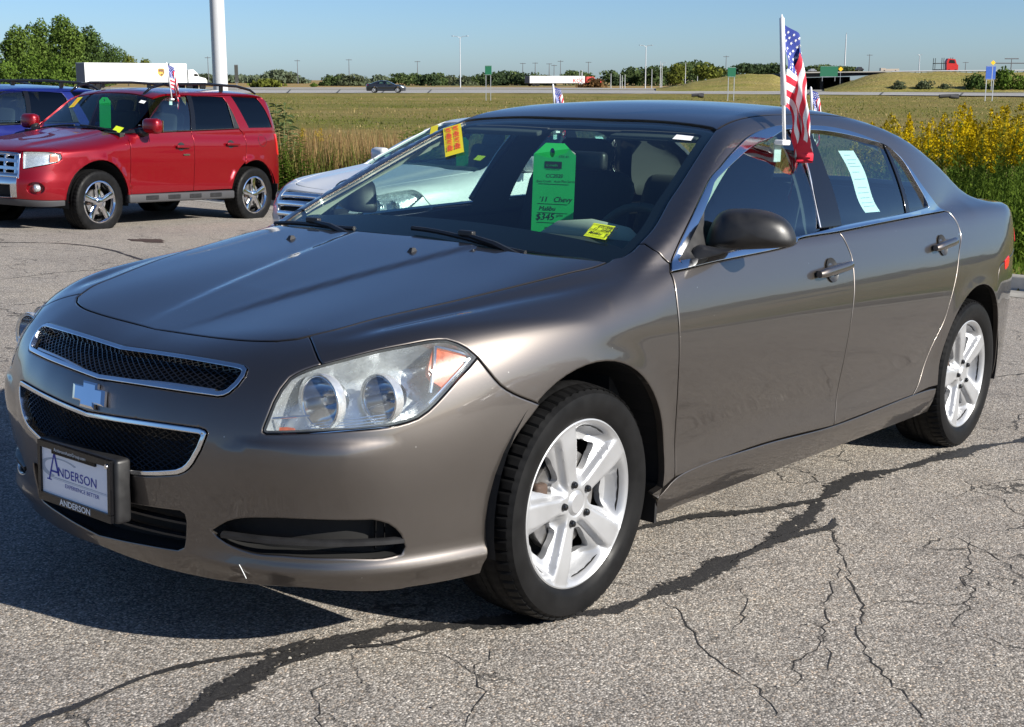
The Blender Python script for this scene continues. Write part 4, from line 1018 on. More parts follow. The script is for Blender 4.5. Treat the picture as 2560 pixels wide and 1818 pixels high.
# ------------------------------------------------------------ embankment and overpass
def build_overpass():
    em=field_mat(2.2)
    def mound(name,prof,D,depth):
        """prof: (bearing px, top py, base py)"""
        V=[];F=[]
        n=len(prof)
        for px,yt,yb in prof:
            a=bgp(px,yb,D); b=bgp(px,yt,D+depth); c=bgp(px,yt,D+depth+30)
            for t in np.linspace(0,1,7):
                s=t*t*(3-2*t)*.6+t*.4; p=a+(b-a)*t; V.append((p[0],p[1],a[2]-.3+(b[2]-a[2]+.3)*s))
            V.append((c[0],c[1],b[2])); V.append((c[0],c[1],-1.5))
        for i in range(n-1):
            for k in range(8): F.append((i*9+k,i*9+k+1,(i+1)*9+k+1,(i+1)*9+k))
        o=link(name,np_mesh(name,V,F,None),em); tag(o,kind='structure')
    def sm(P,n=40):
        xs=np.linspace(P[0][0],P[-1][0],n); return [(x,np.interp(x,[p[0] for p in P],[p[1] for p in P])+1.2*math.sin(x*.05)+.6*math.sin(x*.13),np.interp(x,[p[0] for p in P],[p[2] for p in P])) for x in xs]
    mound('embankment',sm([(1640,222,224),(1700,214,224),(1753,202,225),(1800,192,226),(1850,187,226),(1900,184.5,226),(1935,185.5,227),(1965,200,227),(1985,222,228)]),185,25)
    mound('embankment',sm([(2060,224,228),(2110,210,228),(2160,190,228),(2200,183,228),(2250,181,228),(2560,180.,231),(2900,180,236),(3600,180,245)],60),172,22)
    dk=simple('dark bridge steel',(.022,.022,.024),.7,noise=.2,nscale=.5); cn=simple('bridge concrete',(.30,.285,.26),.85,noise=.15,nscale=.4)
    t=thing('overpass','dark highway overpass spanning between the grassy embankments at right','bridge',tuple(bgp(2050,222,215)))
    o0=np.array(t.location)
    def slab(name,x0,y0a,y0b,x1,y1a,y1b,D,th,mat):
        A=[bgp(x0,y0a,D),bgp(x0,y0b,D),bgp(x1,y1b,D),bgp(x1,y1a,D)]; f=np.array([FH[0],FH[1],0])*th
        b=MB(); b.add([p-o0 for p in A]+[p+f-o0 for p in A],[(0,1,2,3),(7,6,5,4),(0,4,5,1),(1,5,6,2),(2,6,7,3),(3,7,4,0)]); return b.build(name,mat,t)
    slab('girder',1955,184,196,2215,180.5,187,212,12,dk); slab('parapet',1950,180.3,183.8,2230,178.,180.3,211.5,.6,cn)
    slab('abutment_wall',1972,196,226,2125,192,224,222,4,dk)
    for px in (1990,2050,2100): slab('pier',px,195,227,px+8,195,227,214,3,dk)
    # roadside guard rail on the embankment
    t2=thing('guard_rail','long metal guard rail along the road on top of the right embankment','guard rail',tuple(bgp(2400,179,197)))
    o1=np.array(t2.location); gal=simple('galvanised steel',(.45,.46,.47),.45,.8)
    b=MB(); P=[bgp(px,y,197)-o1 for px,y in ((2230,179.5),(2330,178.),(2560,176.5),(2800,176))]; b.tube(P,.12,6); b.build('rail',gal,t2)
    for i in range(24):
        px=2240+i*16; q=bgp(px,np.interp(px,[2230,2330,2560,2800],[179.5,178,176.5,176]),197.2)-o1; b=MB(); b.box(q+[0,0,-.35],(.12,.12,.8)); b.build('post',gal,t2)
    # water culvert pipes in the field
    for px,py,w,lab in ((2372,241,46,'dark metal culvert lying in the grass left of the blue sign'),(1744,238.5,30,'dark metal culvert in the grass left of the right green sign')):
        p=bgp(px,py,122 if px>2000 else 128); ww=w/FPX*125
        c=thing('culvert',lab,'pipe',tuple(p)); b=MB(); r=np.array([RW[0],RW[1],0]); b.tube([-r*ww/2+[0,0,.0],r*ww/2+[0,0,.06]],.16,10); b.tube([r*ww*.05,r*ww*.5+[0,0,-.1]],.20,10); b.build('pipe',dk,c,ang=40)
build_overpass()
# ------------------------------------------------------------ the taupe sedan in front
SB=Sedan()
G_all=SB.g; G_low=SB.g_low; G_up=SB.g_up
def on_side(x,z,G=None):
    G=G or G_all
    x=np.atleast_1d(np.asarray(x,float)); z=np.atleast_1d(np.asarray(z,float))
    O=np.stack([x,np.full(len(x),-1.3),z],1); D=np.tile([[0,1.,0]],(len(x),1))
    t=cast(G,O,D,0,1.2); return O+D*t[:,None]
def on_top(x,y,G=None):
    G=G or G_all
    x=np.atleast_1d(np.asarray(x,float)); y=np.atleast_1d(np.asarray(y,float))
    O=np.stack([x,y,np.full(len(x),2.)],1); D=np.tile([[0,0,-1.]],(len(x),1))
    t=cast(G,O,D,0,1.9); return O+D*t[:,None]
def on_front(y,z,G=None):
    G=G or G_low
    y=np.atleast_1d(np.asarray(y,float)); z=np.atleast_1d(np.asarray(z,float))
    O=np.stack([np.full(len(y),-1.4),y,z],1); D=np.tile([[1.,0,0]],(len(y),1))
    t=cast(G,O,D,0,1.3); return O+D*t[:,None]
def nrm(G,P): return grad(G,np.atleast_2d(np.asarray(P,float)))
def arc(cx,cz,r,a0,a1,n=24):
    a=np.radians(np.linspace(a0,a1,n)); return on_side(cx+r*np.cos(a),cz+r*np.sin(a),G_low)
def bar_on(P,N,w,h,name,mat,parent,up=None):
    """a strip of width w and height h following points P with surface normals N"""
    P=np.asarray(P);n=len(P); b=MB(); T=np.gradient(P,axis=0); T/=np.linalg.norm(T,axis=1,keepdims=True)
    S_=np.cross(N,T); prof=[(-.5,-.3),(-.5,.5),(-.3,1.),(.3,1.),(.5,.5),(.5,-.3)]
    vs=[];fs=[]
    for i in range(n):
        for a,c in prof: vs.append(P[i]+S_[i]*a*w+N[i]*c*h)
    for i in range(n-1):
        for k in range(6): fs.append((i*6+k,i*6+(k+1)%6,(i+1)*6+(k+1)%6,(i+1)*6+k))
    fs+= [tuple(range(5,-1,-1)),tuple((n-1)*6+k for k in range(6))]
    b.add(vs,fs); return b.build(name,mat,parent,ang=50)
def resample(P,n):
    P=np.asarray(P,float); d=np.concatenate([[0],np.cumsum(np.linalg.norm(np.diff(P,axis=0),axis=1))])
    t=np.linspace(0,d[-1],n); return np.stack([np.interp(t,d,P[:,i]) for i in range(3)],1)
def half_sym(*runs,step=.02):
    """left-hand outline runs from centre line to centre line, mirrored into a closed loop"""
    out=[]
    for r in runs:
        q=catmull(r,step) if len(r)>2 else densify(np.asarray(r,float),step)
        if out and np.linalg.norm(out[-1][-1]-q[0])<.004: q=q[1:]
        out.append(q)
    return sym(np.concatenate(out))
def A(*p): return np.array(p,float)

def build_sedan(root):
    P=MT['taupe']
    ps=Proj('side',G_all); pt=Proj('top',G_low); pf=Proj('front',G_low); pu=Proj('top',G_up); pa=Proj('top',G_all)
    AX,AZ,AR=.008,.345,.374
    BX=2.852
    aF=lambda a0,a1:arc(AX,AZ,AR,a0,a1)
    aR=lambda a0,a1:arc(BX,AZ,AR,a0,a1)
    # hood, with a raised centre fold
    hf=S('hood_front'); hs=S('hood_side'); hr=S('hood_rear')
    hood=half_sym(np.concatenate([A((-.752,0,.775)),hf]),hs,np.concatenate([hr,A((.245,0,.965))]))
    def fold(Pn):
        y=np.abs(Pn[:,1]); x=Pn[:,0]
        yc=.07+.20*np.clip((x+.75)/1.0,0,1.2); w=np.clip((x+.75)/.35,0,1)
        return .0065*w*(.5-.5*np.tanh((y-yc)/.014))*1.0
    panel('hood',pt,[hood],P,root,sp=.022,gap=.003,func=fold)
    # front bumper cover with its openings
    hlb=S('hl_bottom'); hlt=S('hl_top')
    top=np.concatenate([A((-.752,0,.775)),hf])
    fasc=[top,S('fender_fascia_top'),hlb[::-1],S('fascia_fender'),S('fascia_rear')[:-1],
          np.concatenate([A((-.375,-.82,.212),(-.58,-.75,.213)),S('fascia_bot')]),]
    f6=fasc[5]; f6[-1]=(-.935,0,.212)
    fa=half_sym(*fasc)
    ug=S('ugrille_out'); ug[0,1]=0; ug[-1,1]=0
    ugr=[ug[:3],ug[2:6],ug[5:8],ug[7:10],ug[9:]]
    ugl=half_sym(*ugr)
    lg=S('lgrille_out'); lg[0,1]=0; lg=np.concatenate([lg,A((-.955,0,.452))])
    lgl=half_sym(lg[:4],lg[3:6],lg[5:9],lg[8:12],lg[11:])
    it=S('intake'); top2=np.concatenate([A((-.945,0,.362)),it[:2]]); bot=np.concatenate([it[6:8],A((-.94,0,.25))])
    itl=half_sym(top2,it[1:4],it[3:7],bot)
    fog=chain(S('fog')[:5],S('fog')[4:9],S('fog')[8:12],np.concatenate([S('fog')[11:],S('fog')[:1]]))
    fogR=mir(fog)
    def crease(Pn):
        # shelf below the lamps that fades towards the nose, and the blade over the fog recess
        y=np.abs(Pn[:,1]);z=Pn[:,2];x=Pn[:,0]
        zc=.598-.03*np.clip((.52-y)/.1,0,1)
        amt=np.clip((y-.43)/.12,0,1)*(1-np.clip((y-.70)/.07,0,1))
        t=np.clip((zc-z)/.03,0,1); t=t*t*(3-2*t)
        fall=1-np.clip((zc-.03-z)/.17,0,1); fall=fall*fall*(3-2*fall)
        s=.010*amt*t*fall
        s+=.012*np.exp(-((z-.265)/.022)**2)*np.clip((y-.30)/.15,0,1)
        s-=.006*np.exp(-((z-.44)/.03)**2)*np.clip((y-.42)/.1,0,1)*0
        return s
    panel('front_bumper',pf,[fa,ugl,lgl,itl,fog,fogR],P,root,sp=.017,gap=.0015,depth=.007,func=crease,bev=.004)
    # wings
    ws=S('ws_side'); pj=S('pillar_joint')
    wing=chain(hs,ws[:4],pj[1:],S('door_front'),np.concatenate([S('door_front')[-1:],S('sill_top')[:1]]),aF(-12,128),S('fascia_fender')[::-1],S('hl_top')[::-1],S('fender_fascia_top')[::-1])
    def valley(Pn):
        # shallow trough beside the hood seam that fades out at both ends
        x=Pn[:,0]; y=np.abs(Pn[:,1]); z=Pn[:,2]
        yh=np.interp(x,hs[:,0],np.abs(hs[:,1])); t=(y-yh)+np.maximum(0,.02)
        f=np.clip((x+.66)/.15,0,1)*np.clip((.34-x)/.35,0,1)
        return -.0085*f*np.exp(-((t-.085)/.032)**2)*np.clip((z-.70)/.06,0,1)
    panel('front_wing',ps,[wing],P,root,sp=.017,gap=.002,mirror=True,bev=.004,func=valley)
    db=S('dlo_bot'); dm=S('door_mid'); st=S('sill_top'); df=S('door_front'); dr=S('door_rear')
    fd=chain(df[::-1],db[2:][::-1],dm,np.concatenate([dm[-1:],st[2:3],df[-1:]]))
    panel('front_door',ps,[fd],P,root,sp=.028,gap=.0022,mirror=True,bev=.004)
    rd=chain(dm[::-1],db[:3][::-1],dr,np.concatenate([dr[-1:],dm[-1:]]))
    panel('rear_door',ps,[rd],P,root,sp=.028,gap=.0022,mirror=True,bev=.004)
    # pillars, cant rail and quarter in one pressing
    do=S('dlo_out')
    a0=math.degrees(math.atan2(.325-AZ,-.36))
    quarter=chain(np.concatenate([ws[3:],A((1.10,-.560,1.33))]),A((1.10,-.56,1.33),(1.3,-.565,1.39),(1.8,-.565,1.42),(2.2,-.56,1.40),(2.44,-.555,1.36)),
        A((2.44,-.555,1.36),(2.75,-.585,1.25),(3.08,-.62,1.11)),A((3.08,-.62,1.11),(3.16,-.635,1.085),(3.5,-.635,1.06),(3.60,-.62,1.045)),A((3.60,-.62,1.045),(3.56,-.72,.95),(3.54,-.78,.84)),
        A((3.54,-.78,.84),(3.40,-.83,.815),(3.24,-.86,.80)),A((3.24,-.86,.80),(3.12,-.88,.775),(3.10,-.88,.72),(3.11,-.88,.66),(3.116,-.88,.609)),
        aR(45,183),np.concatenate([aR(183,183)[:1],dr[-1:]]),dr[::-1],do[::-1],pj[1:][::-1])
    panel('body_side',ps,[quarter],P,root,sp=.026,gap=.0015,mirror=True,bev=.003)
    roof=half_sym(np.concatenate([S('ws_top')[::-1][1:],A((1.12,-.560,1.33))])+A((.012,0,0)),A((1.13,-.56,1.33),(1.8,-.56,1.42),(2.42,-.55,1.37)),A((2.42,-.55,1.37),(2.46,-.3,1.38),(2.48,0,1.38)))
    panel('roof',pa,[roof],P,root,sp=.04,gap=.0015,bev=.003)
    wst=S('ws_top')
    wsl=half_sym(A((.265,0,.97),(.28,-.3,.97),(.30,-.6,.96),(.315,-.70,.955)),ws,np.concatenate([ws[-1:],wst[1:5],A((1.135,0,1.36))]))
    # windscreen: glass with a black ceramic border behind it
    panel('windscreen',pu,[wsl],MT['wsglass'],root,sp=.035,gap=.004,off=-.004,rim=False)
    L2=pu.to2(wsl); ins=inset(densify(L2,.03,True),.045)
    inner=np.concatenate([ins,np.zeros((len(ins),1))],1); inner[:,0]=np.maximum(inner[:,0],.40)
    panel('windscreen_border',pu,[wsl,inner],MT['gloss'],root,sp=.03,gap=.003,off=-.010,rim=False)
    rgl=half_sym(A((2.49,0,1.37),(2.475,-.3,1.37),(2.44,-.545,1.36)),A((2.44,-.545,1.36),(2.75,-.575,1.25),(3.06,-.61,1.11)),A((3.06,-.61,1.11),(3.12,-.4,1.11),(3.15,0,1.12)))
    panel('rear_window',Proj('top',G_all),[rgl],MT['wsglass'],root,sp=.05,gap=.003,off=-.003,rim=False)
    tr=half_sym(A((3.165,0,1.1),(3.14,-.4,1.1),(3.085,-.615,1.1)),A((3.085,-.615,1.1),(3.16,-.63,1.085),(3.5,-.63,1.06),(3.595,-.615,1.045)),A((3.595,-.615,1.045),(3.72,-.4,1.04),(3.77,0,1.04)))
    panel('boot_lid',pa,[tr],P,root,sp=.04,gap=.003)
    pr=Proj('rear',G_low)
    rb=half_sym(A((3.775,0,1.04),(3.725,-.4,1.04),(3.6,-.615,1.045)),A((3.60,-.62,1.045),(3.56,-.72,.95),(3.54,-.78,.84)),A((3.54,-.78,.84),(3.40,-.83,.815),(3.24,-.86,.80)),A((3.24,-.86,.80),(3.12,-.88,.775),(3.10,-.88,.72),(3.11,-.88,.66),(3.116,-.88,.609)),aR(45,-12),A((3.218,-.86,.267),(3.25,-.86,.20),(3.5,-.82,.20)),A((3.5,-.82,.20),(3.8,-.5,.2),(3.89,0,.2)))
    panel('rear_bumper',pr,[rb],P,root,sp=.035,gap=.002)
    tl=chain(A((3.57,-.78,.86),(3.60,-.70,.98),(3.68,-.52,.98),(3.72,-.5,.84),(3.66,-.66,.82),(3.57,-.78,.86)))
    panel('tail_light',pr,[tl],MT['redlamp'],root,sp=.03,off=.006,depth=.01,mirror=True)
    mk=chain(A((3.205,-.86,.800),(3.30,-.84,.812),(3.30,-.84,.772),(3.215,-.86,.756),(3.205,-.86,.800)))
    panel('side_marker',Proj('rear',G_low),[mk],MT['redlamp'],root,sp=.02,off=.003,depth=.006,mirror=True)
    # rocker
    rk=chain(np.concatenate([A((.372,-.86,.277)),st[1:5],A((2.47,-.87,.322))]),A((2.47,-.87,.322),(2.49,-.85,.20)),A((2.49,-.85,.20),(1.5,-.85,.197),(.40,-.85,.197)),A((.40,-.85,.197),(.372,-.86,.277)))
    panel('rocker_panel',ps,[rk],P,root,sp=.03,gap=.002,mirror=True)
    # side glass, frames and the bright surround
    gt=S('glass_top'); gb=S('glass_bot')
    dlo=chain(do,db); din=chain(gt,gb)
    panel('window_surround',ps,[dlo,din],MT['chrome'],root,sp=.014,gap=0,off=.006,depth=.012,bev=.002,mirror=True)
    fr_=S('fglass_rear'); rf=S('rglass_front'); rr_=S('rglass_rear'); qf=S('qglass_front')
    fgl=chain(gt[:11],np.concatenate([gt[10:11],fr_]),np.concatenate([fr_[-1:],gb[4:]]))
    panel('front_side_window',ps,[fgl],MT['sideglass'],root,sp=.04,gap=-.006,off=-.006,rim=False,mirror=True)
    i0=13;i1=15
    rgl=chain(np.concatenate([rf[:1],gt[i0:i1]]),rr_,np.concatenate([rr_[-1:],gb[1:3],rf[-1:]]),rf[::-1])
    panel('rear_side_window',ps,[rgl],MT['sideglass'],root,sp=.04,gap=-.004,off=-.006,rim=False,mirror=True)
    qgl=chain(np.concatenate([qf[:1],gt[15:]]),np.concatenate([gb[:1],qf[-1:]]),qf[::-1])
    panel('quarter_window',ps,[qgl],MT['sideglass'],root,sp=.04,gap=-.004,off=-.006,rim=False,mirror=True)
    bp=chain(fr_,np.concatenate([fr_[-1:],rf[-1:]]),rf[::-1],np.concatenate([rf[:1],fr_[:1]]))
    panel('pillar_cover',ps,[bp],MT['gloss'],root,sp=.03,gap=-.002,off=-.001,depth=.02,mirror=True)
    dv=chain(rr_,np.concatenate([rr_[-1:],qf[-1:]]),qf[::-1],np.concatenate([qf[:1],rr_[:1]]))
    panel('window_divider',ps,[dv],MT['gloss'],root,sp=.02,gap=-.001,off=-.001,depth=.02,mirror=True)
    # bright drip line inside the frame of the front door
    for sgn in (1,-1):
        q=resample(fr_,12); N=nrm(G_all,q); q=q*[1,sgn,1]; N=N*[1,sgn,1]
        bar_on(q,N,.010,.004,'window_channel',MT['satin'],root)
    # cowl and wipers
    cw=half_sym(A((.20,0,.96),(.20,-.3,.96),(.20,-.55,.95),(.27,-.70,.945)),A((.27,-.70,.945),(.34,-.70,.96)),A((.34,-.70,.96),(.33,-.4,.98),(.31,0,.98)))
    panel('cowl_panel',pt,[cw],MT['black'],root,sp=.04,gap=0,off=-.020,rim=False)
    def wiper(x0,y0,y1,name='wiper'):
        w=bpy.data.objects.new(name,None); C.objects.link(w); w.parent=root
        ys=np.linspace(y0,y1,14); p=on_top(x0+.02*np.cos((ys-y0)/(y1-y0)*math.pi),ys,G_up); p[:,2]+=.014
        MB().tube(p,.008,6).build('blade',MT['black'],w,ang=40)
        pv=on_top([.235],[y1-.03],G_up)[0]; m=(p[6]+p[7])/2
        MB().tube([pv+[0,0,.0],pv*.5+m*.5+[-.012,0,.018],m+[0,0,.012]],[.012,.010,.007],6).build('arm',MT['black'],w,ang=40)
        MB().rbox(m+[0,0,.016],(.022,.06,.018),.005).build('hinge',MT['black'],w)
        MB().lathe([(.0,.018),(.016,.014),(.018,0)],14,'z',tuple(pv)).build('pivot',MT['gloss'],w,ang=40)
    wiper(.285,.74,.30); wiper(.27,.06,-.44)
    # washer jets
    for x,y,dz in ((.088,.411,.0),(.082,-.138,.0065)):
        q=on_top([x],[y],G_low)[0]+[0,0,dz-.002]
        b=MB(); b.box(q+[0,0,.006],(.030,.020,.014),None,.45); b.build('washer_jet',MT['black'],root)
    # lamps
    hl=chain(hlt[:6],hlt[5:],hlb[:8],hlb[7:13],hlb[12:15],hlb[14:])
    for sgn in (-1,1):
        lamp=bpy.data.objects.new('headlight',None); C.objects.link(lamp); lamp.parent=root
        H=hl if sgn<0 else mir(hl)
        panel('lens',pf,[H],MT['lens'],lamp,sp=.03,gap=.003,off=.001,rim=False)
        # dark rubber seal round the lens
        L2=pf.to2(H); i2=inset(densify(L2,.012,True),.007); q=fixnan(pf.lift(i2))
        panel('seal',pf,[H,q],MT['gloss'],lamp,sp=.02,gap=.001,off=-.001,depth=.02,bev=0)
        # housing bowl behind the lens
        def bowl(Pn): 
            return -(.055+.018*np.sin(Pn[:,1]*95)*0)
        panel('housing',pf,[q],MT['bulb'],lamp,sp=.02,gap=.0,off=-.095,depth=-.092,bev=0)
        def disc(y,z,r,dep,nm,mat,tube=True):
            c=on_front([sgn*y],[z])[0]; b=MB()
            b.lathe([(r,-.002),(r*.97,-.006),(r*.93,.0),(r*.85,.028),(r*.62,.055),(r*.30,.07),(.0,.075)],36,'x',(c[0]+dep,c[1],c[2]))
            b.build(nm,mat,lamp,smooth=True)
            b=MB(); b.lathe([(.0,.012),(r*.14,.014),(r*.17,.022),(r*.15,.07)],20,'x',(c[0]+dep,c[1],c[2])); b.build('lamp_bulb',MT['satin'],lamp,ang=40)
            b=MB(); b.lathe([(r,-.004),(r*1.08,-.007),(r*1.10,.0),(r*1.04,.02),(r,.02)],36,'x',(c[0]+dep,c[1],c[2])); b.build('lamp_ring',MT['bulb'],lamp,ang=40)
        disc(.618,.674,.064,.035,'reflector',MT['chrome'])
        disc(.712,.682,.056,.042,'reflector',MT['chrome'])
        # amber corner with a bright cross
        amb=A((-.478,-.735,.795),(-.42,-.780,.785),(-.405,-.795,.765),(-.44,-.795,.725),(-.49,-.785,.70),(-.515,-.76,.735),(-.478,-.735,.795))
        amb=amb if sgn<0 else mir(amb)
        panel('amber_corner',pf,[chain(amb)],MT['amber'],lamp,sp=.02,gap=0,off=-.016,depth=.02,bev=0)
        for a,b_ in (((-.475,-.742,.798),(-.522,-.772,.69)),((-.512,-.765,.742),(-.402,-.797,.766)),((-.402,-.797,.766),(-.53,-.775,.665)),((-.475,-.742,.798),(-.405,-.795,.775))):
            q=np.linspace(a,b_,6)*[1,-sgn,1]; q=fixnan(pf.lift(pf.to2(q))); N=nrm(G_low,q); bar_on(q-N*.014,N,.008,.005,'chrome_bar',MT['chrome'],lamp)
        # lower indicator strip
        ind=A((-.865,-.508,.622),(-.80,-.60,.622),(-.795,-.605,.600),(-.868,-.508,.598),(-.865,-.508,.622))
        ind=ind if sgn<0 else mir(ind)
        a2=A((-.826,-.563,.621),(-.803,-.596,.621),(-.80,-.60,.602),(-.826,-.563,.601),(-.826,-.563,.621)); a2=a2 if sgn<0 else mir(a2)
        panel('indicator_strip',pf,[chain(a2)],MT['amber'],lamp,sp=.02,gap=.002,off=-.018,depth=.01,bev=0)
        for k in range(7):
            z=.632-.0*k; 
            q=np.linspace((-.80,-.60,.628+.004*k*0),(-.62,-.745,.632),8)
        for k in range(5):
            z0=.606+k*.006
            q=np.linspace((-.78,-.625,z0),(-.60,-.755,z0+.012+.002*k),10)*[1,-sgn,1]; q=fixnan(pf.lift(pf.to2(q))); N=nrm(G_low,q); bar_on(q-N*.020,N,.0025,.003,'lamp_rib',MT['chrome'],lamp)
        q=np.linspace((-.87,-.505,.634),(-.78,-.625,.650),8)*[1,-sgn,1]; q=fixnan(pf.lift(pf.to2(q))); N=nrm(G_low,q); bar_on(q-N*.012,N,.006,.004,'chrome_bar',MT['chrome'],lamp)
    # grilles: frame, mesh, recess
    def grille(loop,nm,wid,depth):
        g=bpy.data.objects.new(nm,None); C.objects.link(g); g.parent=root
        L2=pf.to2(loop); L2=densify(L2,.012,True); i2=inset(L2,wid); q=fixnan(pf.lift(i2))
        panel('frame',pf,[loop,q],MT['chrome'],g,sp=.008,gap=.001,off=.003,depth=.03,bev=.0025)
        # mesh of crossing bars set back in the opening
        b=MB(); mn=L2.min(0);mx=L2.max(0); pit=.0125
        ins=inset(L2,wid*.6)
        def run(pp):
            ok=inside(ins,pp)
            st=None
            for i in range(len(pp)+1):
                o=i<len(pp) and ok[i]
                if o and st is None: st=i
                if (not o) and st is not None:
                    if i-st>1:
                        u=pp[[st,i-1]]; n_=max(2,int(np.linalg.norm(u[1]-u[0])/.05)+1); uu=np.linspace(u[0],u[1],n_)
                        s3=fixnan(pf.lift(uu)); s3=s3-nrm(G_low,s3)*depth
                        b.tube(s3,.0019,4,cap=False)
                    st=None
        span=(mx-mn).sum()
        for sg in (1,-1):
            for c in np.arange(-span,span,pit*2):
                t=np.arange(-span,span,.004); u0=(mn+mx)/2
                pp=np.stack([u0[0]+c+t*.866,u0[1]+sg*t*.5],1)
                m=(pp[:,0]>mn[0])&(pp[:,0]<mx[0])&(pp[:,1]>mn[1])&(pp[:,1]<mx[1]); pp=pp[m]
                if len(pp)>2: run(pp)
        o=b.build('mesh_screen',MT['gloss'],g); o['kind']='stuff'
        panel('recess',pf,[loop],MT['void'],g,sp=.04,gap=-.004,off=-.05,depth=-.045,bev=0)
        return g
    g1=grille(ugl,'upper_grille',.013,.020); g2=grille(lgl,'lower_grille',.013,.022)
    # inner bright ledge of the upper grille
    for sgn in (-1,1):
        q=catmull(A((-.955,0,.675),(-.90,-.2,.685),(-.86,-.38,.685)),.03); q=fixnan(pf.lift(pf.to2(q*[1,-sgn,1]))); N=nrm(G_low,q); bar_on(q-N*.018,N,.010,.010,'ledge',MT['satin'],g1)
    # lower intake and fog recesses with blades
    panel('lower_intake',pf,[itl],MT['void'],root,sp=.04,gap=-.006,off=-.06,depth=-.055,bev=0)
    for zz in (.335,.295):
        q=fixnan(pf.lift(pf.to2(np.stack([np.full(15,-.94),np.linspace(-.34,.34,15),np.full(15,zz)],1)))); N=nrm(G_low,q); bar_on(q-N*.035,N,.010,.012,'intake_bar',MT['black'],root)
    for sgn in (-1,1):
        F=fog if sgn<0 else fogR
        panel('fog_recess',pf,[F],MT['void'],root,sp=.03,gap=-.004,off=-.055,depth=-.05,bev=0)
        q=catmull(A((-.885,-.43,.335),(-.80,-.60,.338),(-.70,-.70,.338),(-.595,-.762,.335)),.02); q=fixnan(pf.lift(pf.to2(q*[1,-sgn,1]))); N=nrm(G_low,q)
        bar_on(q-N*.012,N,.016,.012,'fog_blade',MT['black'],root)
        q=fixnan(pf.lift(pf.to2(A((-.65,-.735,.385),(-.65,-.735,.305))*[1,-sgn,1]))); N=nrm(G_low,q)
        for dx in (0,.03):
            bar_on(q+[dx,-sgn*-.0,0]-N*.045,N,.004,.006,'fog_blade_rib',MT['gloss'],root)
    # cracked seam at the chin
    ck=fixnan(pf.lift(pf.to2(A((-.83,-.458,.280),(-.828,-.463,.270),(-.826,-.468,.258),(-.824,-.473,.246))))); N=nrm(G_low,ck); bar_on(ck+N*.0125,N,.0016,.0008,'crack',MT['paperwhite'],root)
    # bow-tie badge
    em=S('emblem'); pc=em[:,1].mean(); zc=em[:,2].mean()
    half=[(u*1.08,v*.80) for u,v in [(-.071,-.024),(-.057,.024),(-.026,.024),(-.021,.041),(.036,.041),(.030,.024),(.071,.024),(.057,-.024),(.026,-.024),(.021,-.041),(-.036,-.041),(-.030,-.024)]]
    bb=MB(); base=on_front([0],[.6225])[0]; N=nrm(G_low,base[None])[0]; up=np.cross([0,1,0],N); up/=np.linalg.norm(up)
    if up[2]<0: up=-up
    def em3(u,v,h,k=1.): return base+np.array([0,-1,0])*u*k+up*v*k+N*h
    n=len(half)
    curve=lambda u:-.02*(u/.071)**2*.12
    vs=[em3(-u,v,.000) for u,v in half]+[em3(-u,v,.007) for u,v in half]+[em3(-u,v,.010,.82) for u,v in half]
    fs=[(i,(i+1)%n,n+(i+1)%n,n+i) for i in range(n)]+[(n+i,n+(i+1)%n,2*n+(i+1)%n,2*n+i) for i in range(n)]+[tuple(range(2*n,3*n))]
    bb.add(vs,fs); bb.build('badge',MT['chrome'],root)
    # plate holder
    ph=bpy.data.objects.new('plate_holder',None); C.objects.link(ph); ph.parent=root
    b=MB(); b.rbox((-.974,0,.410),(.044,.345,.165),.010); b.build('bracket',MT['black'],ph,ang=40)
    b=MB()
    for c,d in (((-1.0,0,.482),(.012,.318,.016)),((-1.0,.0,.342),(.012,.318,.022)),((-1.0,.153,.412),(.012,.012,.124)),((-1.0,-.153,.412),(.012,.012,.124))): b.box(c,d)
    for s_ in (1,-1): b.box((-1.0,s_*.0,.470),(.0115,.19,.012))
    b.build('plate_frame',MT['gloss'],ph)
    b=MB(); b.box((-.9985,0,.412),(.003,.296,.126)); b.build('plate',MT['plate'],ph)
    b=MB(); b.lathe([(.0,-.004),(.006,-.003),(.007,.002)],12,'x',(-1.006,-.146,.475)); b.build('screw',MT['chrome'],ph,ang=40)
    fm=lambda y,z,dx=-1.0008:frame((dx,y,z),(0,-1,0),(0,0,1))
    lettering('NDERSON',.034,MT['blueink'],ph,fm(.076,.407),xs=1.08,bold=.004)
    lettering('EXPERIENCE BETTER',.0145,MT['blueink'],ph,fm(.045,.3815),xs=1.12)
    b=MB(); t=-1.0008
    def quad(p): b.add([(t,y,z) for y,z in p],[tuple(range(len(p)))])
    quad([(.088,.4615),(.100,.4615),(.078,.400),(.066,.400)][0:0] or [(.094,.463),(.087,.463),(.068,.407),(.076,.407)])
    quad([(.094,.463),(.089,.463),(.112,.392),(.118,.392)]); quad([(.106,.413),(.074,.413),(.073,.418),(.105,.418)]); quad([(.126,.390),(.104,.390),(.105,.393),(.125,.393)])
    b.build('lettering',MT['blueink'],ph)
    b=MB(); t=-1.0005; el=[]
    for k in range(40):
        q0=2*math.pi*k/40;q1=2*math.pi*(k+1)/40
        if not (.2<(q0%(2*math.pi))/math.pi<1.35): continue
        f=lambda q,s:(.060-.095*s*math.cos(q)*1.0+.0,.424+.030*s*math.sin(q))
        w=.78+.1*math.sin(q0)
        quad([f(q0,1),f(q1,1),(f(q1,w)),(f(q0,w))])
    quad([(.098,.399),(-.148,.399),(-.148,.4005),(.098,.4015)]); quad([(.098,.396),(-.148,.396),(-.148,.397),(.098,.397)])
    b.build('swoosh',MT['greyink'],ph)
    t=-1.0068
    lettering('ANDERSON',.022,MT['paperwhite'],ph,fm(.062,.3345,-1.0064),xs=1.15,bold=.02)
    lettering('AndersonAutoGroup.com',.0125,MT['paperwhite'],ph,fm(.083,.472,-1.0064),xs=1.05)
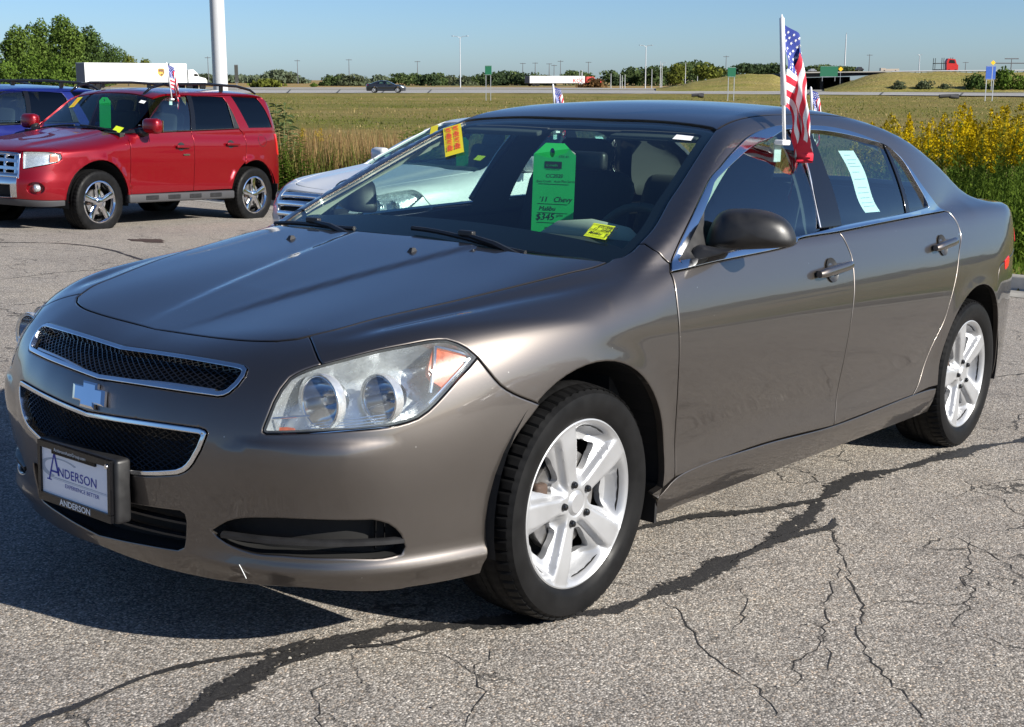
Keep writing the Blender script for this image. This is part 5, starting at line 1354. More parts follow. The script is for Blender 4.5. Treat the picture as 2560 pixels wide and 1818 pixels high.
    # stickers on the windscreen
    def sticker(corn,nm,mat,off=.0015):
        """corn: top-left, top-right, bottom-right, bottom-left on the glass"""
        c=np.array(corn,float); U=pu.to2(c); n=7; uv=[]
        for j in range(n):
            for i in range(n):
                a=i/(n-1);d=j/(n-1); uv.append((U[0]*(1-a)+U[1]*a)*(1-d)+(U[3]*(1-a)+U[2]*a)*d)
        uv=np.array(uv); p=fixnan(pu.lift(uv)); N=grad(G_up,p); p=p+N*off
        F=[(j*n+i,j*n+i+1,(j+1)*n+i+1,(j+1)*n+i) for j in range(n-1) for i in range(n-1)]
        
        f0=F[0]; 
        if np.dot(np.cross(p[f0[1]]-p[f0[0]],p[f0[2]]-p[f0[0]]),N[f0[0]])<0: F=[q[::-1] for q in F]
        o=link(nm,np_mesh(nm,p,F,N),mat,root); return o,p,N
    ye,p,N=sticker([(1.030,.601,1.30),(1.078,.553,1.32),(.832,.318,1.22),(.791,.371,1.20)],'yellow_sticker',MT['yellow'])
    d1=p[6]-p[0];d2=p[42]-p[0];L1=np.linalg.norm(d1);L2_=np.linalg.norm(d2)
    for fr0,sz,tx in ((.86,.26,'BUY HERE'),(.48,.26,'PAY HERE')):
        pass
    o=p[0]+N[24]*.0035; ux=d2/L2_; uy=d1/L1
    for k,tx in enumerate(('BUY HERE PAY HERE','BUY HERE PAY HERE')):
        lettering(tx,L1*.40,MT['redink'],ye,frame(o+uy*(L1*(.56-.40*k))+ux*L2_*.06,ux,uy),xs=L2_*.88/(L1*.40*9.9),bold=.03)
    li,p,N=sticker([(.474,-.526,1.044),(.478,-.604,1.039),(.405,-.620,1.003),(.403,-.540,1.009)],'lime_sticker',MT['lime'])
    o=p[42]+N[24]*.0025; ux=(p[48]-p[42]);W_=np.linalg.norm(ux); uy=p[0]-p[42];Hh=np.linalg.norm(uy)
    uxn=ux/W_;uyn=uy/Hh
    lettering('CC2020',Hh*.24,MT['ink'],li,frame(o+uyn*Hh*.74+uxn*W_*.32,uxn,uyn),bold=.02)
    lettering('11   Chevy',Hh*.20,MT['ink'],li,frame(o+uyn*Hh*.55+uxn*W_*.2,uxn,uyn),bold=.02)
    lettering('Malibu  Tan',Hh*.22,MT['ink'],li,frame(o+uyn*Hh*.22+uxn*W_*.14,uxn,uyn),bold=.02)
    for v0 in (.08,.52):
        q=MB(); 
        for a,b_ in (((.06,v0),(.94,v0)),((.94,v0),(.94,v0+.36)),((.94,v0+.36),(.06,v0+.36)),((.06,v0+.36),(.06,v0))):
            A0=o+uxn*W_*a[0]+uyn*Hh*a[1];B0=o+uxn*W_*b_[0]+uyn*Hh*b_[1]; q.tube([A0,B0],.0006,4)
        q.build('border_line',MT['ink'],li)
    sticker([(1.048,-.445,1.318),(1.046,-.514,1.314),(1.014,-.523,1.30),(1.014,-.45,1.304)],'pale_sticker',MT['paperwhite'],-.002)
    # door handles: recessed cup and grip
    def handle(x0,x1,z0,z1):
        for sgn in (1,-1):
            h=bpy.data.objects.new('door_handle',None); C.objects.link(h); h.parent=root
            xm=.42*x0+.58*x1; zm=.5*(z0+z1)
            ring=on_side(xm-.02+.045*np.cos(np.linspace(0,2*np.pi,25)[:-1]),zm+.042*np.sin(np.linspace(0,2*np.pi,25)[:-1])); N=nrm(G_all,ring)
            ce=on_side([xm-.02],[zm])[0]; cn=nrm(G_all,ce[None])[0]
            vs=list(ring+N*.0012)+list(ce+(ring-ce)*.9-N*.001)+list(ce+(ring-ce)*.55-N*.004)+[ce-cn*.006]
            vs=[np.array(v)+cn*.004 for v in vs]
            n=24;fs=[(i,(i+1)%n,n+(i+1)%n,n+i) for i in range(n)]+[(n+i,n+(i+1)%n,2*n+(i+1)%n,2*n+i) for i in range(n)]+[(2*n+i,2*n+(i+1)%n,3*n) for i in range(n)]
            b=MB(); b.add([v*[1,sgn,1] for v in map(np.array,vs)],fs); b.build('cup',MT['black'],h,smooth=True)
            xs=np.linspace(x0,x1,13); zs=np.linspace(z0,z1,13); q=on_side(xs,zs); N=nrm(G_all,q)
            t=np.linspace(-1,1,13); lift=.030-.012*t**6; ww=.0165*(1-.25*t**8); vs=[];fs=[]
            for i in range(13):
                up=np.array([0,-N[i,2],N[i,1]]); up=np.array([0,0,1.])-N[i]*N[i,2]; up/=np.linalg.norm(up)
                cc=q[i]+N[i]*lift[i]
                for k in range(10):
                    a=2*math.pi*k/10; vs.append((cc+up*ww[i]*math.cos(a)+N[i]*.011*math.sin(a))*[1,sgn,1])
            for i in range(12):
                for k in range(10): fs.append((i*10+k,i*10+(k+1)%10,(i+1)*10+(k+1)%10,(i+1)*10+k))
            fs+= [tuple(range(9,-1,-1)),tuple(120+k for k in range(10))]
            b=MB(); b.add(vs,fs); b.build('grip',P,h,ang=60)
            b=MB()
            for i in (1,11): b.box((q[i]+N[i]*.012)*[1,sgn,1],(.022,.022,.020))
            b.build('mount',MT['black'],h)
    handle(1.295,1.555,.862,.880); handle(2.34,2.575,.895,.915)
    # mirrors
    HOUS=[(-.1497,-.0602),(-.1526,-.0443),(-.149,-.0239),(-.1418,-.0004),(-.1303,.0232),(-.1144,.0427),(-.0922,.0531),(-.0527,.0578),(.0039,.0575),(.0468,.0487),(.0846,.0305),(.106,.0058),(.1179,-.0222),(.1188,-.0351),(.111,-.0449),(.068,-.0534),(.0118,-.0598),(-.059,-.0657),(-.1163,-.0657)]
    ARM=[(-.0807,-.038),(-.0736,-.0134),(-.0551,.0075),(-.036,.0169),(-.0161,.0137),(.029,.0089),(.071,.0077),(.03,-.0066),(-.0085,-.0185),(-.0473,-.0291)]
    def mirror(sgn):
        m=bpy.data.objects.new('wing_mirror',None); C.objects.link(m); m.parent=root
        mv=np.array([.8797,.4756,0.]);mu=np.array([.4756,-.8797,0.])
        fold_in=0 if sgn<0 else .07
        def place(p): 
            q=np.array(p,float)
            if sgn>0: q=q*[1,-1,1]; q[1]-=fold_in; q[0]+=fold_in*.5
            return tuple(q)
        def pillow(poly,c,prof,nm,mat,ang=None,dense=.006):
            P=catmull(np.array(poly),dense,True); k=P.mean(0)+[0,-.004]; n=len(P); vs=[];fs=[]
            for sc,d in prof:
                for a in P:
                    q=k+(a-k)*sc; vs.append(place(np.array(c)+mu*q[0]+[0,0,q[1]]-mv*d))
            for r in range(len(prof)-1):
                for t in range(n): fs.append((r*n+t,r*n+(t+1)%n,(r+1)*n+(t+1)%n,(r+1)*n+t))
            fs+= [tuple(range(n-1,-1,-1)),tuple((len(prof)-1)*n+t for t in range(n))]
            b=MB(); b.add(vs,fs); return b.build(nm,mat,m,ang=ang or 50)
        pillow(HOUS,(.77,-.925,1.045),[(.90,-.052),(.975,-.046),(1.,-.030),(1.,.0),(.985,.016),(.94,.034),(.86,.050),(.74,.062),(.58,.071),(.38,.077),(.15,.080)],'shell',MT['black'])
        pillow([(a*.86,b_*.80) for a,b_ in HOUS],(.77,-.925,1.045),[(1.,-.050),(1.,-.054)],'mirror_glass',MT['chrome'])
        pillow(ARM,(.62,-.86,.98),[(.8,-.03),(1.,-.015),(1.,.012),(.9,.024),(.6,.030)],'stalk',MT['black'])
        # sail plate at the front corner of the window
        s=S('mirror_sail'); sail=chain(np.concatenate([gt[:4],s[:1]]),s,np.concatenate([s[-1:],gb[-1:]]))
        if sgn<0: panel('sail_plate',ps,[sail],MT['black'],m,sp=.03,gap=-.003,off=.003,depth=.01)
        else:
            o=panel('sail_plate',ps,[sail],MT['black'],m,sp=.03,gap=-.003,off=.003,depth=.01)
            for v in o.data.vertices: v.co.y*=-1
            o.data.flip_normals()
    mirror(-1); mirror(1)
    # wheels and wheel houses
    for x in (0,2.852):
        for sgn in (-1,1):
            wheel(root,x,sgn*(.757 if x==0 else .762),.322,.331,.234,.226,'cover',sgn)
    for cx in (AX,BX):
        for sgn in (1,-1):
            b=MB(); n=26;vs=[];fs=[]
            for k in range(n):
                a=R_(-14+208*k/(n-1)); 
                for y in (.875,.45): vs.append((cx+(AR+.012)*math.cos(a)*1.0,sgn*y*(1 if y<.8 else .99),AZ+(AR+.012)*math.sin(a)))
            for k in range(n-1): fs.append((2*k,2*k+1,2*k+3,2*k+2))
            vs.append((cx,sgn*.45,AZ)); c=len(vs)-1
            for k in range(n-1): fs.append((2*k+1,c,2*k+3))
            b.add(vs,fs); b.build('wheel_house',MT['void'],root)
    b=MB(); b.box((1.43,0,.27),(2.0,1.62,.12)); b.box((3.3,0,.36),(.9,1.1,.3)); b.box((-.25,0,.42),(.8,.86,.40)); b.box((.1,0,.36),(.5,.86,.3)); b.box((2.6,0,.36),(1.2,.86,.24))
    b.box((.30,0,.60),(.06,1.5,.62)); b.build('underbody',MT['under'],root)
    # mud flap in front of the rocker
    for s_ in (-1,1): b=MB(); b.box((.385,s_*.80,.245),(.012,.12,.12)); b.build('mud_flap',MT['black'],root)
    # ---------------- cabin
    cab=root
    b=MB()
    prof=[(.36,.60),(.40,.965),(.62,.985),(.78,.955),(.86,.86),(.84,.62)]
    b.prism(prof,-.70,.70); o=b.build('dashboard',MT['dash'],cab,ang=40)
    b=MB(); b.tube([(.66,-.38-.21,.955),(.67,-.38-.13,.985),(.67,-.38,.995),(.67,-.38+.13,.985),(.66,-.38+.21,.955)],[.02,.04,.045,.04,.02],12); b.build('instrument_hood',MT['trimlight'],cab,smooth=True)
    b=MB(); cyc=[(.93+.06*math.cos(a)*.5-.0,-.38+.185*math.cos(a+math.pi/2),.90+.17*math.sin(a+math.pi/2)) for a in np.linspace(0,2*math.pi,33)]
    b.tube(cyc,.016,8,cap=False); b.lathe([(.0,-.02),(.06,-.015),(.07,.01)],16,'x',(.93,-.38,.90)); b.tube([(.93,-.55,.90),(.93,-.21,.90)],.014,6); b.build('steering_wheel',MT['dash'],cab,ang=50)
    def seat(x,y,w=.5):
        s=bpy.data.objects.new('seat',None); C.objects.link(s); s.parent=cab
        b=MB(); b.rbox((x,y,.50),(.52,w,.18),.07); b.build('cushion',MT['cloth'],s,ang=50)
        rot=Matrix.Rotation(R_(18),3,'Y'); b=MB(); b.rbox((x+.33,y,.84),(.15,w,.66),.07,rot); b.build('backrest',MT['cloth'],s,ang=50)
        b=MB(); b.rbox((x+.43,y,1.20),(.10,.25,.17),.05,rot); b.build('headrest',MT['cloth'],s,ang=50)
        b=MB(); b.tube([(x+.41,y-.06,1.08),(x+.43,y-.06,1.18)],.007,6); b.tube([(x+.41,y+.06,1.08),(x+.43,y+.06,1.18)],.007,6); b.build('headrest_post',MT['satin'],s)
    seat(1.22,-.37); seat(1.22,.37)
    b=MB(); b.rbox((2.15,0,.52),(.50,1.30,.18),.06); b.rbox((2.48,0,.83),(.15,1.30,.60),.06,Matrix.Rotation(R_(22),3,'Y')); b.build('rear_seat',MT['cloth'],cab,ang=50)
    b=MB(); b.box((2.86,0,1.02),(.55,1.24,.03)); b.build('parcel_shelf',MT['cloth'],cab)
    # headliner follows the roof, trims follow pillars and doors
    hlr=half_sym(A((1.10,0,1.3),(1.10,-.3,1.3),(1.08,-.54,1.3)),A((1.08,-.54,1.3),(1.8,-.60,1.4),(2.5,-.55,1.3)),A((2.5,-.55,1.3),(2.52,0,1.3)))
    panel('headliner',pa,[hlr],MT['trimshade'],cab,sp=.08,gap=0,off=-.035,rim=False)
    pl=chain(A((.46,-.76,.985),(.66,-.69,1.11),(.98,-.62,1.27),(1.10,-.60,1.31)),A((1.10,-.60,1.31),(1.16,-.64,1.30)),A((1.16,-.64,1.30),(.96,-.70,1.22),(.70,-.775,1.085),(.52,-.815,.975)),A((.52,-.815,.975),(.46,-.76,.985)))
    panel('pillar_trim',ps,[pl],MT['trimlight'],cab,sp=.03,gap=-.012,off=-.03,rim=False,mirror=True)
    rail=chain(do[9:18],A((2.24,-.665,1.30),(2.24,-.60,1.34)),A((2.24,-.60,1.345),(1.7,-.575,1.37),(1.19,-.585,1.35)),A((1.19,-.585,1.35),do[9]))
    panel('rail_trim',ps,[rail],MT['trimshade'],cab,sp=.04,gap=-.006,off=-.03,rim=False,mirror=True)
    bpt=bp; panel('post_trim',ps,[bpt],MT['trimshade'],cab,sp=.03,gap=-.03,off=-.05,rim=False,mirror=True)
    cpt=chain(A((2.44,-.70,1.25),(2.62,-.78,1.04),(2.95,-.70,1.04),(2.52,-.58,1.33),(2.44,-.70,1.25)))
    panel('quarter_trim',ps,[cpt],MT['trimshade'],cab,sp=.05,gap=0,off=-.04,rim=False,mirror=True)
    dtr=chain(np.concatenate([db[1:][::-1]]),A((2.35,-.85,.98),(2.35,-.85,.42)),A((2.35,-.85,.42),(.5,-.85,.42)),A((.5,-.85,.42),(.49,-.84,.93)))
    panel('door_trim',ps,[dtr],MT['cloth'],cab,sp=.08,gap=0,off=-.07,rim=False,mirror=True)
    led=chain(np.concatenate([gb[1:][::-1]]),A((2.22,-.80,1.04),(2.22,-.83,.99)),np.concatenate([db[1:][::-1]])[::-1]-A((0,0,.03)))
    panel('door_ledge',ps,[led],MT['dash'],cab,sp=.05,gap=0,off=-.035,rim=False,mirror=True)
    # interior mirror
    b=MB(); b.rbox((.965,-.10,1.215),(.04,.235,.065),.015); b.tube([(.965,-.10,1.22),(.90,-.06,1.262)],.012,8); b.build('rear_view_mirror',MT['black'],cab,ang=45)
    b=MB(); b.tube([(1.02,-.10,1.30),(1.02,-.45,1.295)],.001,4); 
    for sgn in (1,-1):
        b.rbox((1.14,sgn*.34,1.315),(.17,.36,.018),.006,Matrix.Rotation(R_(-12),3,'Y'))
    b.build('sun_visor',MT['trimshade'],cab,ang=45)

sedan=thing('sedan','taupe metallic four door sedan with silver five spoke wheel covers in the foreground','car',mat=TILT.to_4x4())
build_sedan(sedan)
# ------------------------------------------------------------ other parked cars
def car_matrix(x,y,yaw,z): return TILT.to_4x4()@Matrix.Translation((x,y,z))@Matrix.Rotation(yaw,4,'Z')
def build_white(root,paintm,wheels='silver'):
    """a lighter build of a four door saloon with a three bar grille"""
    ps=Proj('side',G_all); pt=Proj('top',G_low); pf=Proj('front',G_low); pu=Proj('top',G_up); pa=Proj('top',G_all)
    P=paintm; kw=dict(bev=.004,gap=.003)
    AX,AZ,AR=.008,.345,.374; BX=2.852
    aF=lambda a0,a1:arc(AX,AZ,AR,a0,a1,14); aR=lambda a0,a1:arc(BX,AZ,AR,a0,a1,14)
    hf=S('hood_front'); hs=S('hood_side'); hr=S('hood_rear'); hlb=S('hl_bottom'); hlt=S('hl_top')
    hood=half_sym(np.concatenate([A((-.752,0,.775)),hf]),hs,np.concatenate([hr,A((.245,0,.965))]),step=.05)
    def fold(Pn):
        y=np.abs(Pn[:,1]); x=Pn[:,0]; return .012*np.clip((x+.75)/.25,0,1)*(.5-.5*np.tanh((y-.40)/.05))
    panel('hood',pt,[hood],P,root,sp=.06,func=fold,**kw)
    fa=half_sym(np.concatenate([A((-.752,0,.775)),hf]),S('fender_fascia_top'),hlb[::-1],S('fascia_fender'),S('fascia_rear')[:-1],np.concatenate([A((-.375,-.82,.20),(-.58,-.745,.203)),S('fascia_bot')[:-1],A((-.935,0,.212))]),step=.04)
    gr=half_sym(A((-.86,0,.765),(-.84,-.3,.765),(-.80,-.47,.755)),A((-.80,-.47,.755),(-.86,-.46,.64),(-.92,-.36,.50)),A((-.92,-.36,.50),(-.95,0,.49)),step=.03)
    lo=half_sym(A((-.95,0,.40),(-.93,-.40,.40)),A((-.93,-.40,.40),(-.92,-.44,.33),(-.92,-.40,.28)),A((-.92,-.40,.28),(-.95,0,.28)),step=.03)
    panel('front_bumper',pf,[fa,gr,lo],P,root,sp=.05,**kw)
    panel('lower_intake',pf,[lo],MT['void'],root,sp=.06,gap=-.004,off=-.05,depth=-.045,bev=0)
    g=bpy.data.objects.new('grille',None); C.objects.link(g); g.parent=root
    panel('recess',pf,[gr],MT['void'],g,sp=.06,gap=-.004,off=-.06,depth=-.055,bev=0)
    for z,w in ((.735,.050),(.645,.052),(.555,.050)):
        yw=.46 if z>.6 else .40
        q=fixnan(pf.lift(pf.to2(np.stack([np.full(17,-.9),np.linspace(-yw,yw,17),np.full(17,z)],1)))); N=nrm(G_low,q); bar_on(q-N*.010,N,w,.022,'grille_bar',MT['chrome'],g)
    ws=S('ws_side'); pj=S('pillar_joint'); do=S('dlo_out'); db=S('dlo_bot'); dm=S('door_mid'); st=S('sill_top'); df=S('door_front'); dr=S('door_rear')
    m=dict(mirror=True); kw2=dict(kw,**m)
    panel('front_wing',ps,[chain(hs,ws[:4],pj[1:],df,np.concatenate([df[-1:],st[:1]]),aF(-12,128),S('fascia_fender')[::-1],hlt[::-1],S('fender_fascia_top')[::-1],step=.04)],P,root,sp=.06,**kw2)
    panel('front_door',ps,[chain(df[::-1],db[2:][::-1],dm,np.concatenate([dm[-1:],st[2:3],df[-1:]]),step=.05)],P,root,sp=.07,**kw2)
    panel('rear_door',ps,[chain(dm[::-1],db[:3][::-1],dr,np.concatenate([dr[-1:],dm[-1:]]),step=.05)],P,root,sp=.07,**kw2)
    quarter=chain(np.concatenate([ws[3:],A((1.10,-.560,1.33))]),A((1.10,-.56,1.33),(1.3,-.565,1.39),(1.8,-.565,1.42),(2.2,-.56,1.40),(2.44,-.555,1.36)),A((2.44,-.555,1.36),(2.75,-.585,1.25),(3.08,-.62,1.11)),A((3.08,-.62,1.11),(3.16,-.635,1.085),(3.5,-.635,1.06),(3.60,-.62,1.045)),A((3.60,-.62,1.045),(3.56,-.72,.95),(3.54,-.78,.84)),A((3.54,-.78,.84),(3.40,-.83,.815),(3.24,-.86,.80)),A((3.24,-.86,.80),(3.12,-.88,.775),(3.10,-.88,.72),(3.116,-.88,.609)),aR(45,183),np.concatenate([aR(183,183)[:1],dr[-1:]]),dr[::-1],do[::-1],pj[1:][::-1],step=.04)
    panel('body_side',ps,[quarter],P,root,sp=.06,**kw2)
    roof=half_sym(np.concatenate([S('ws_top')[::-1][1:],A((1.12,-.560,1.33))])+A((.012,0,0)),A((1.13,-.56,1.33),(1.8,-.56,1.42),(2.42,-.55,1.37)),A((2.42,-.55,1.37),(2.46,-.3,1.38),(2.48,0,1.38)),step=.06)
    panel('roof',pa,[roof],P,root,sp=.1,**kw)
    wsl=half_sym(A((.265,0,.97),(.28,-.3,.97),(.30,-.6,.96),(.315,-.70,.955)),ws,np.concatenate([ws[-1:],S('ws_top')[1:5],A((1.135,0,1.36))]),step=.06)
    panel('windscreen',pu,[wsl],MT['wsglass'],root,sp=.08,gap=.004,off=-.004,rim=False)
    panel('rear_window',pa,[half_sym(A((2.49,0,1.37),(2.475,-.3,1.37),(2.44,-.545,1.36)),A((2.44,-.545,1.36),(2.75,-.575,1.25),(3.06,-.61,1.11)),A((3.06,-.61,1.11),(3.12,-.4,1.11),(3.15,0,1.12)),step=.06)],MT['wsglass'],root,sp=.1,gap=.003,off=-.003,rim=False)
    panel('boot_lid',pa,[half_sym(A((3.165,0,1.1),(3.14,-.4,1.1),(3.085,-.615,1.1)),A((3.085,-.615,1.1),(3.16,-.63,1.085),(3.5,-.63,1.06),(3.595,-.615,1.045)),A((3.595,-.615,1.045),(3.72,-.4,1.04),(3.77,0,1.04)),step=.06)],P,root,sp=.1,**kw)
    pr=Proj('rear',G_low)
    panel('rear_bumper',pr,[half_sym(A((3.775,0,1.04),(3.725,-.4,1.04),(3.6,-.615,1.045)),A((3.60,-.62,1.045),(3.56,-.72,.95),(3.54,-.78,.84)),A((3.54,-.78,.84),(3.40,-.83,.815),(3.24,-.86,.80)),A((3.24,-.86,.80),(3.12,-.88,.775),(3.10,-.88,.72),(3.116,-.88,.609)),aR(45,-12),A((3.218,-.86,.267),(3.25,-.86,.20),(3.5,-.82,.20)),A((3.5,-.82,.20),(3.8,-.5,.2),(3.89,0,.2)),step=.05)],P,root,sp=.08,**kw)
    panel('tail_light',pr,[chain(A((3.57,-.78,.86),(3.60,-.70,.98),(3.68,-.52,.98),(3.72,-.5,.84),(3.66,-.66,.82),(3.57,-.78,.86)))],MT['redlamp'],root,sp=.06,off=.006,depth=.01,mirror=True)
    panel('rocker_panel',ps,[chain(np.concatenate([A((.372,-.86,.277)),st[1:5],A((2.47,-.87,.322))]),A((2.47,-.87,.322),(2.49,-.85,.20)),A((2.49,-.85,.20),(1.5,-.85,.197),(.40,-.85,.197)),A((.40,-.85,.197),(.372,-.86,.277)),step=.05)],P,root,sp=.07,**kw2)
    gt=S('glass_top'); gb=S('glass_bot')
    panel('window_surround',ps,[chain(do,db,step=.04),chain(gt,gb,step=.04)],MT['gloss'],root,sp=.03,gap=0,off=.004,depth=.01,bev=0,mirror=True)
    fr_=S('fglass_rear'); rf=S('rglass_front'); rr_=S('rglass_rear'); qf=S('qglass_front')
    panel('front_side_window',ps,[chain(gt[:11],np.concatenate([gt[10:11],fr_]),np.concatenate([fr_[-1:],gb[4:]]),step=.05)],MT['sideglass'],root,sp=.1,gap=-.006,off=-.006,rim=False,mirror=True)
    panel('rear_side_window',ps,[chain(np.concatenate([rf[:1],gt[13:15]]),rr_,np.concatenate([rr_[-1:],gb[1:3],rf[-1:]]),rf[::-1],step=.05)],MT['sideglass'],root,sp=.1,gap=-.004,off=-.006,rim=False,mirror=True)
    panel('quarter_window',ps,[chain(np.concatenate([qf[:1],gt[15:]]),np.concatenate([gb[:1],qf[-1:]]),qf[::-1],step=.05)],MT['sideglass'],root,sp=.1,gap=-.004,off=-.006,rim=False,mirror=True)
    panel('pillar_cover',ps,[chain(fr_,np.concatenate([fr_[-1:],rf[-1:]]),rf[::-1],np.concatenate([rf[:1],fr_[:1]]),step=.05)],MT['gloss'],root,sp=.06,gap=-.002,off=-.001,depth=.02,mirror=True)
    panel('cowl_panel',pt,[half_sym(A((.20,0,.96),(.20,-.3,.96),(.20,-.55,.95),(.27,-.70,.945)),A((.27,-.70,.945),(.34,-.70,.96)),A((.34,-.70,.96),(.33,-.4,.98),(.31,0,.98)),step=.06)],MT['black'],root,sp=.1,gap=0,off=-.02,rim=False)
    hl=chain(hlt[:6],hlt[5:],hlb[:8],hlb[7:13],hlb[12:15],hlb[14:],step=.03)
    for sgn in (-1,1):
        lamp=bpy.data.objects.new('headlight',None); C.objects.link(lamp); lamp.parent=root; H=hl if sgn<0 else mir(hl)
        panel('lens',pf,[H],MT['lens'],lamp,sp=.05,gap=.003,off=.001,rim=False); panel('housing',pf,[H],MT['bulb'],lamp,sp=.05,gap=.004,off=-.05,depth=-.045,bev=0)
        for y,z,r in ((.625,.675,.055),(.715,.680,.048)):
            c=on_front([sgn*y],[z])[0]; b=MB(); b.lathe([(r,-.002),(r*.93,.0),(r*.85,.028),(r*.62,.055),(.0,.075)],20,'x',(c[0]+.04,c[1],c[2])); b.build('reflector',MT['mirrorchrome'],lamp,smooth=True)
        mm=bpy.data.objects.new('wing_mirror',None); C.objects.link(mm); mm.parent=root
        b=MB(); b.rbox((.72,sgn*.97,1.03),(.11,.20,.13),.045); b.build('shell',P,mm,smooth=True)
        b=MB(); b.tube([(.62,sgn*.82,.965),(.70,sgn*.90,.99)],[.05,.03],8); b.build('stalk',MT['black'],mm,smooth=True)
        b=MB(); b.box((.78,sgn*.97,1.03),(.012,.17,.10)); b.build('mirror_glass',MT['chrome'],mm)
        for x0,z in ((1.42,.87),(2.45,.90)):
            h=on_side([x0],[z])[0]; b=MB(); b.rbox((x0,(abs(h[1])+.022)*sgn,z),(.22,.022,.032),.009); b.box((x0-.09,(abs(h[1])+.006)*sgn,z),(.02,.03,.02)); b.build('door_handle',P,root,ang=40)
    for x in (0,2.852):
        for sgn in (-1,1): wheel(root,x,sgn*.76,.322,.331,.234,.226,wheels,sgn)
    b=MB(); b.box((1.43,0,.27),(2.0,1.62,.12)); b.box((3.3,0,.36),(.9,1.1,.3)); b.box((-.25,0,.42),(.8,.86,.40)); b.box((.1,0,.36),(.5,.86,.3)); b.box((2.6,0,.36),(1.2,.86,.24)); b.box((.30,0,.60),(.06,1.5,.62)); b.build('underbody',MT['under'],root)
    b=MB(); b.prism([(.36,.60),(.40,.955),(.62,.975),(.78,.945),(.86,.86),(.84,.62)],-.70,.70); b.build('dashboard',MT['dash'],root,ang=40)
    for x,ys in ((1.22,(-.37,.37)),(2.2,(-.37,.37))):
        for y in ys:
            s=bpy.data.objects.new('seat',None); C.objects.link(s); s.parent=root; rot=Matrix.Rotation(R_(18),3,'Y')
            b=MB(); b.rbox((x,y,.50),(.52,.5,.18),.07); b.build('cushion',MT['cloth'],s,ang=50); b=MB(); b.rbox((x+.33,y,.84),(.15,.5,.66),.07,rot); b.build('backrest',MT['cloth'],s,ang=50); b=MB(); b.rbox((x+.43,y,1.20),(.10,.25,.17),.05,rot); b.build('headrest',MT['cloth'],s,ang=50)
    def glass_card(c3,nm,mat,off):
        p=fixnan(pu.lift(pu.to2(np.array(c3,float)))); N=grad(G_up,p); p=p+N*off; F=[(0,1,2,3)]
        if np.dot(np.cross(p[1]-p[0],p[2]-p[0]),N[0])<0: F=[(3,2,1,0)]
        return link(nm,np_mesh(nm,p,F,None,smooth=False),mat,root)
    glass_card([(1.030,.601,1.30),(1.078,.553,1.32),(.88,.36,1.22),(.84,.42,1.20)],'yellow_sticker',MT['yellow'],.002)
    glass_card([(.55,-.50,1.044),(.555,-.59,1.039),(.475,-.60,1.003),(.473,-.52,1.009)],'lime_sticker',MT['lime'],.002)
WHITE=car_matrix(5.54,5.23,-.068,-.043)
white=thing('sedan','white four door sedan with three bar chrome grille parked behind the taupe sedan','car',mat=WHITE)
build_white(white,MT['white'])
# the black sedan passing on the highway: same body, its own paint
def repaint(o,old,new):
    for ob in [o]+list(o.children_recursive):
        if ob.type=='MESH':
            for s in ob.material_slots:
                if s.material==old: s.link='OBJECT'; s.material=new
bc=copy_tree(white); bc.name='sedan'
pb=bgp(918,230.5,164.5); pf_=bgp(1014,230.5,164.5)
hd=math.atan2(-(pf_-pb)[1],-(pf_-pb)[0])
mid=(pb+pf_)/2; bc.matrix_world=Matrix.Translation((mid[0],mid[1],HW_Z+.03))@Matrix.Rotation(hd,4,'Z')@Matrix.Translation((-1.43,0,0))
tag(bc,'black four door sedan driving right along the highway','car'); repaint(bc,MT['white'],MT['darkpaint'])
for ch in [c for c in bc.children if c.name.split('.')[0] in ('yellow_sticker','lime_sticker')]: bpy.data.objects.remove(ch)

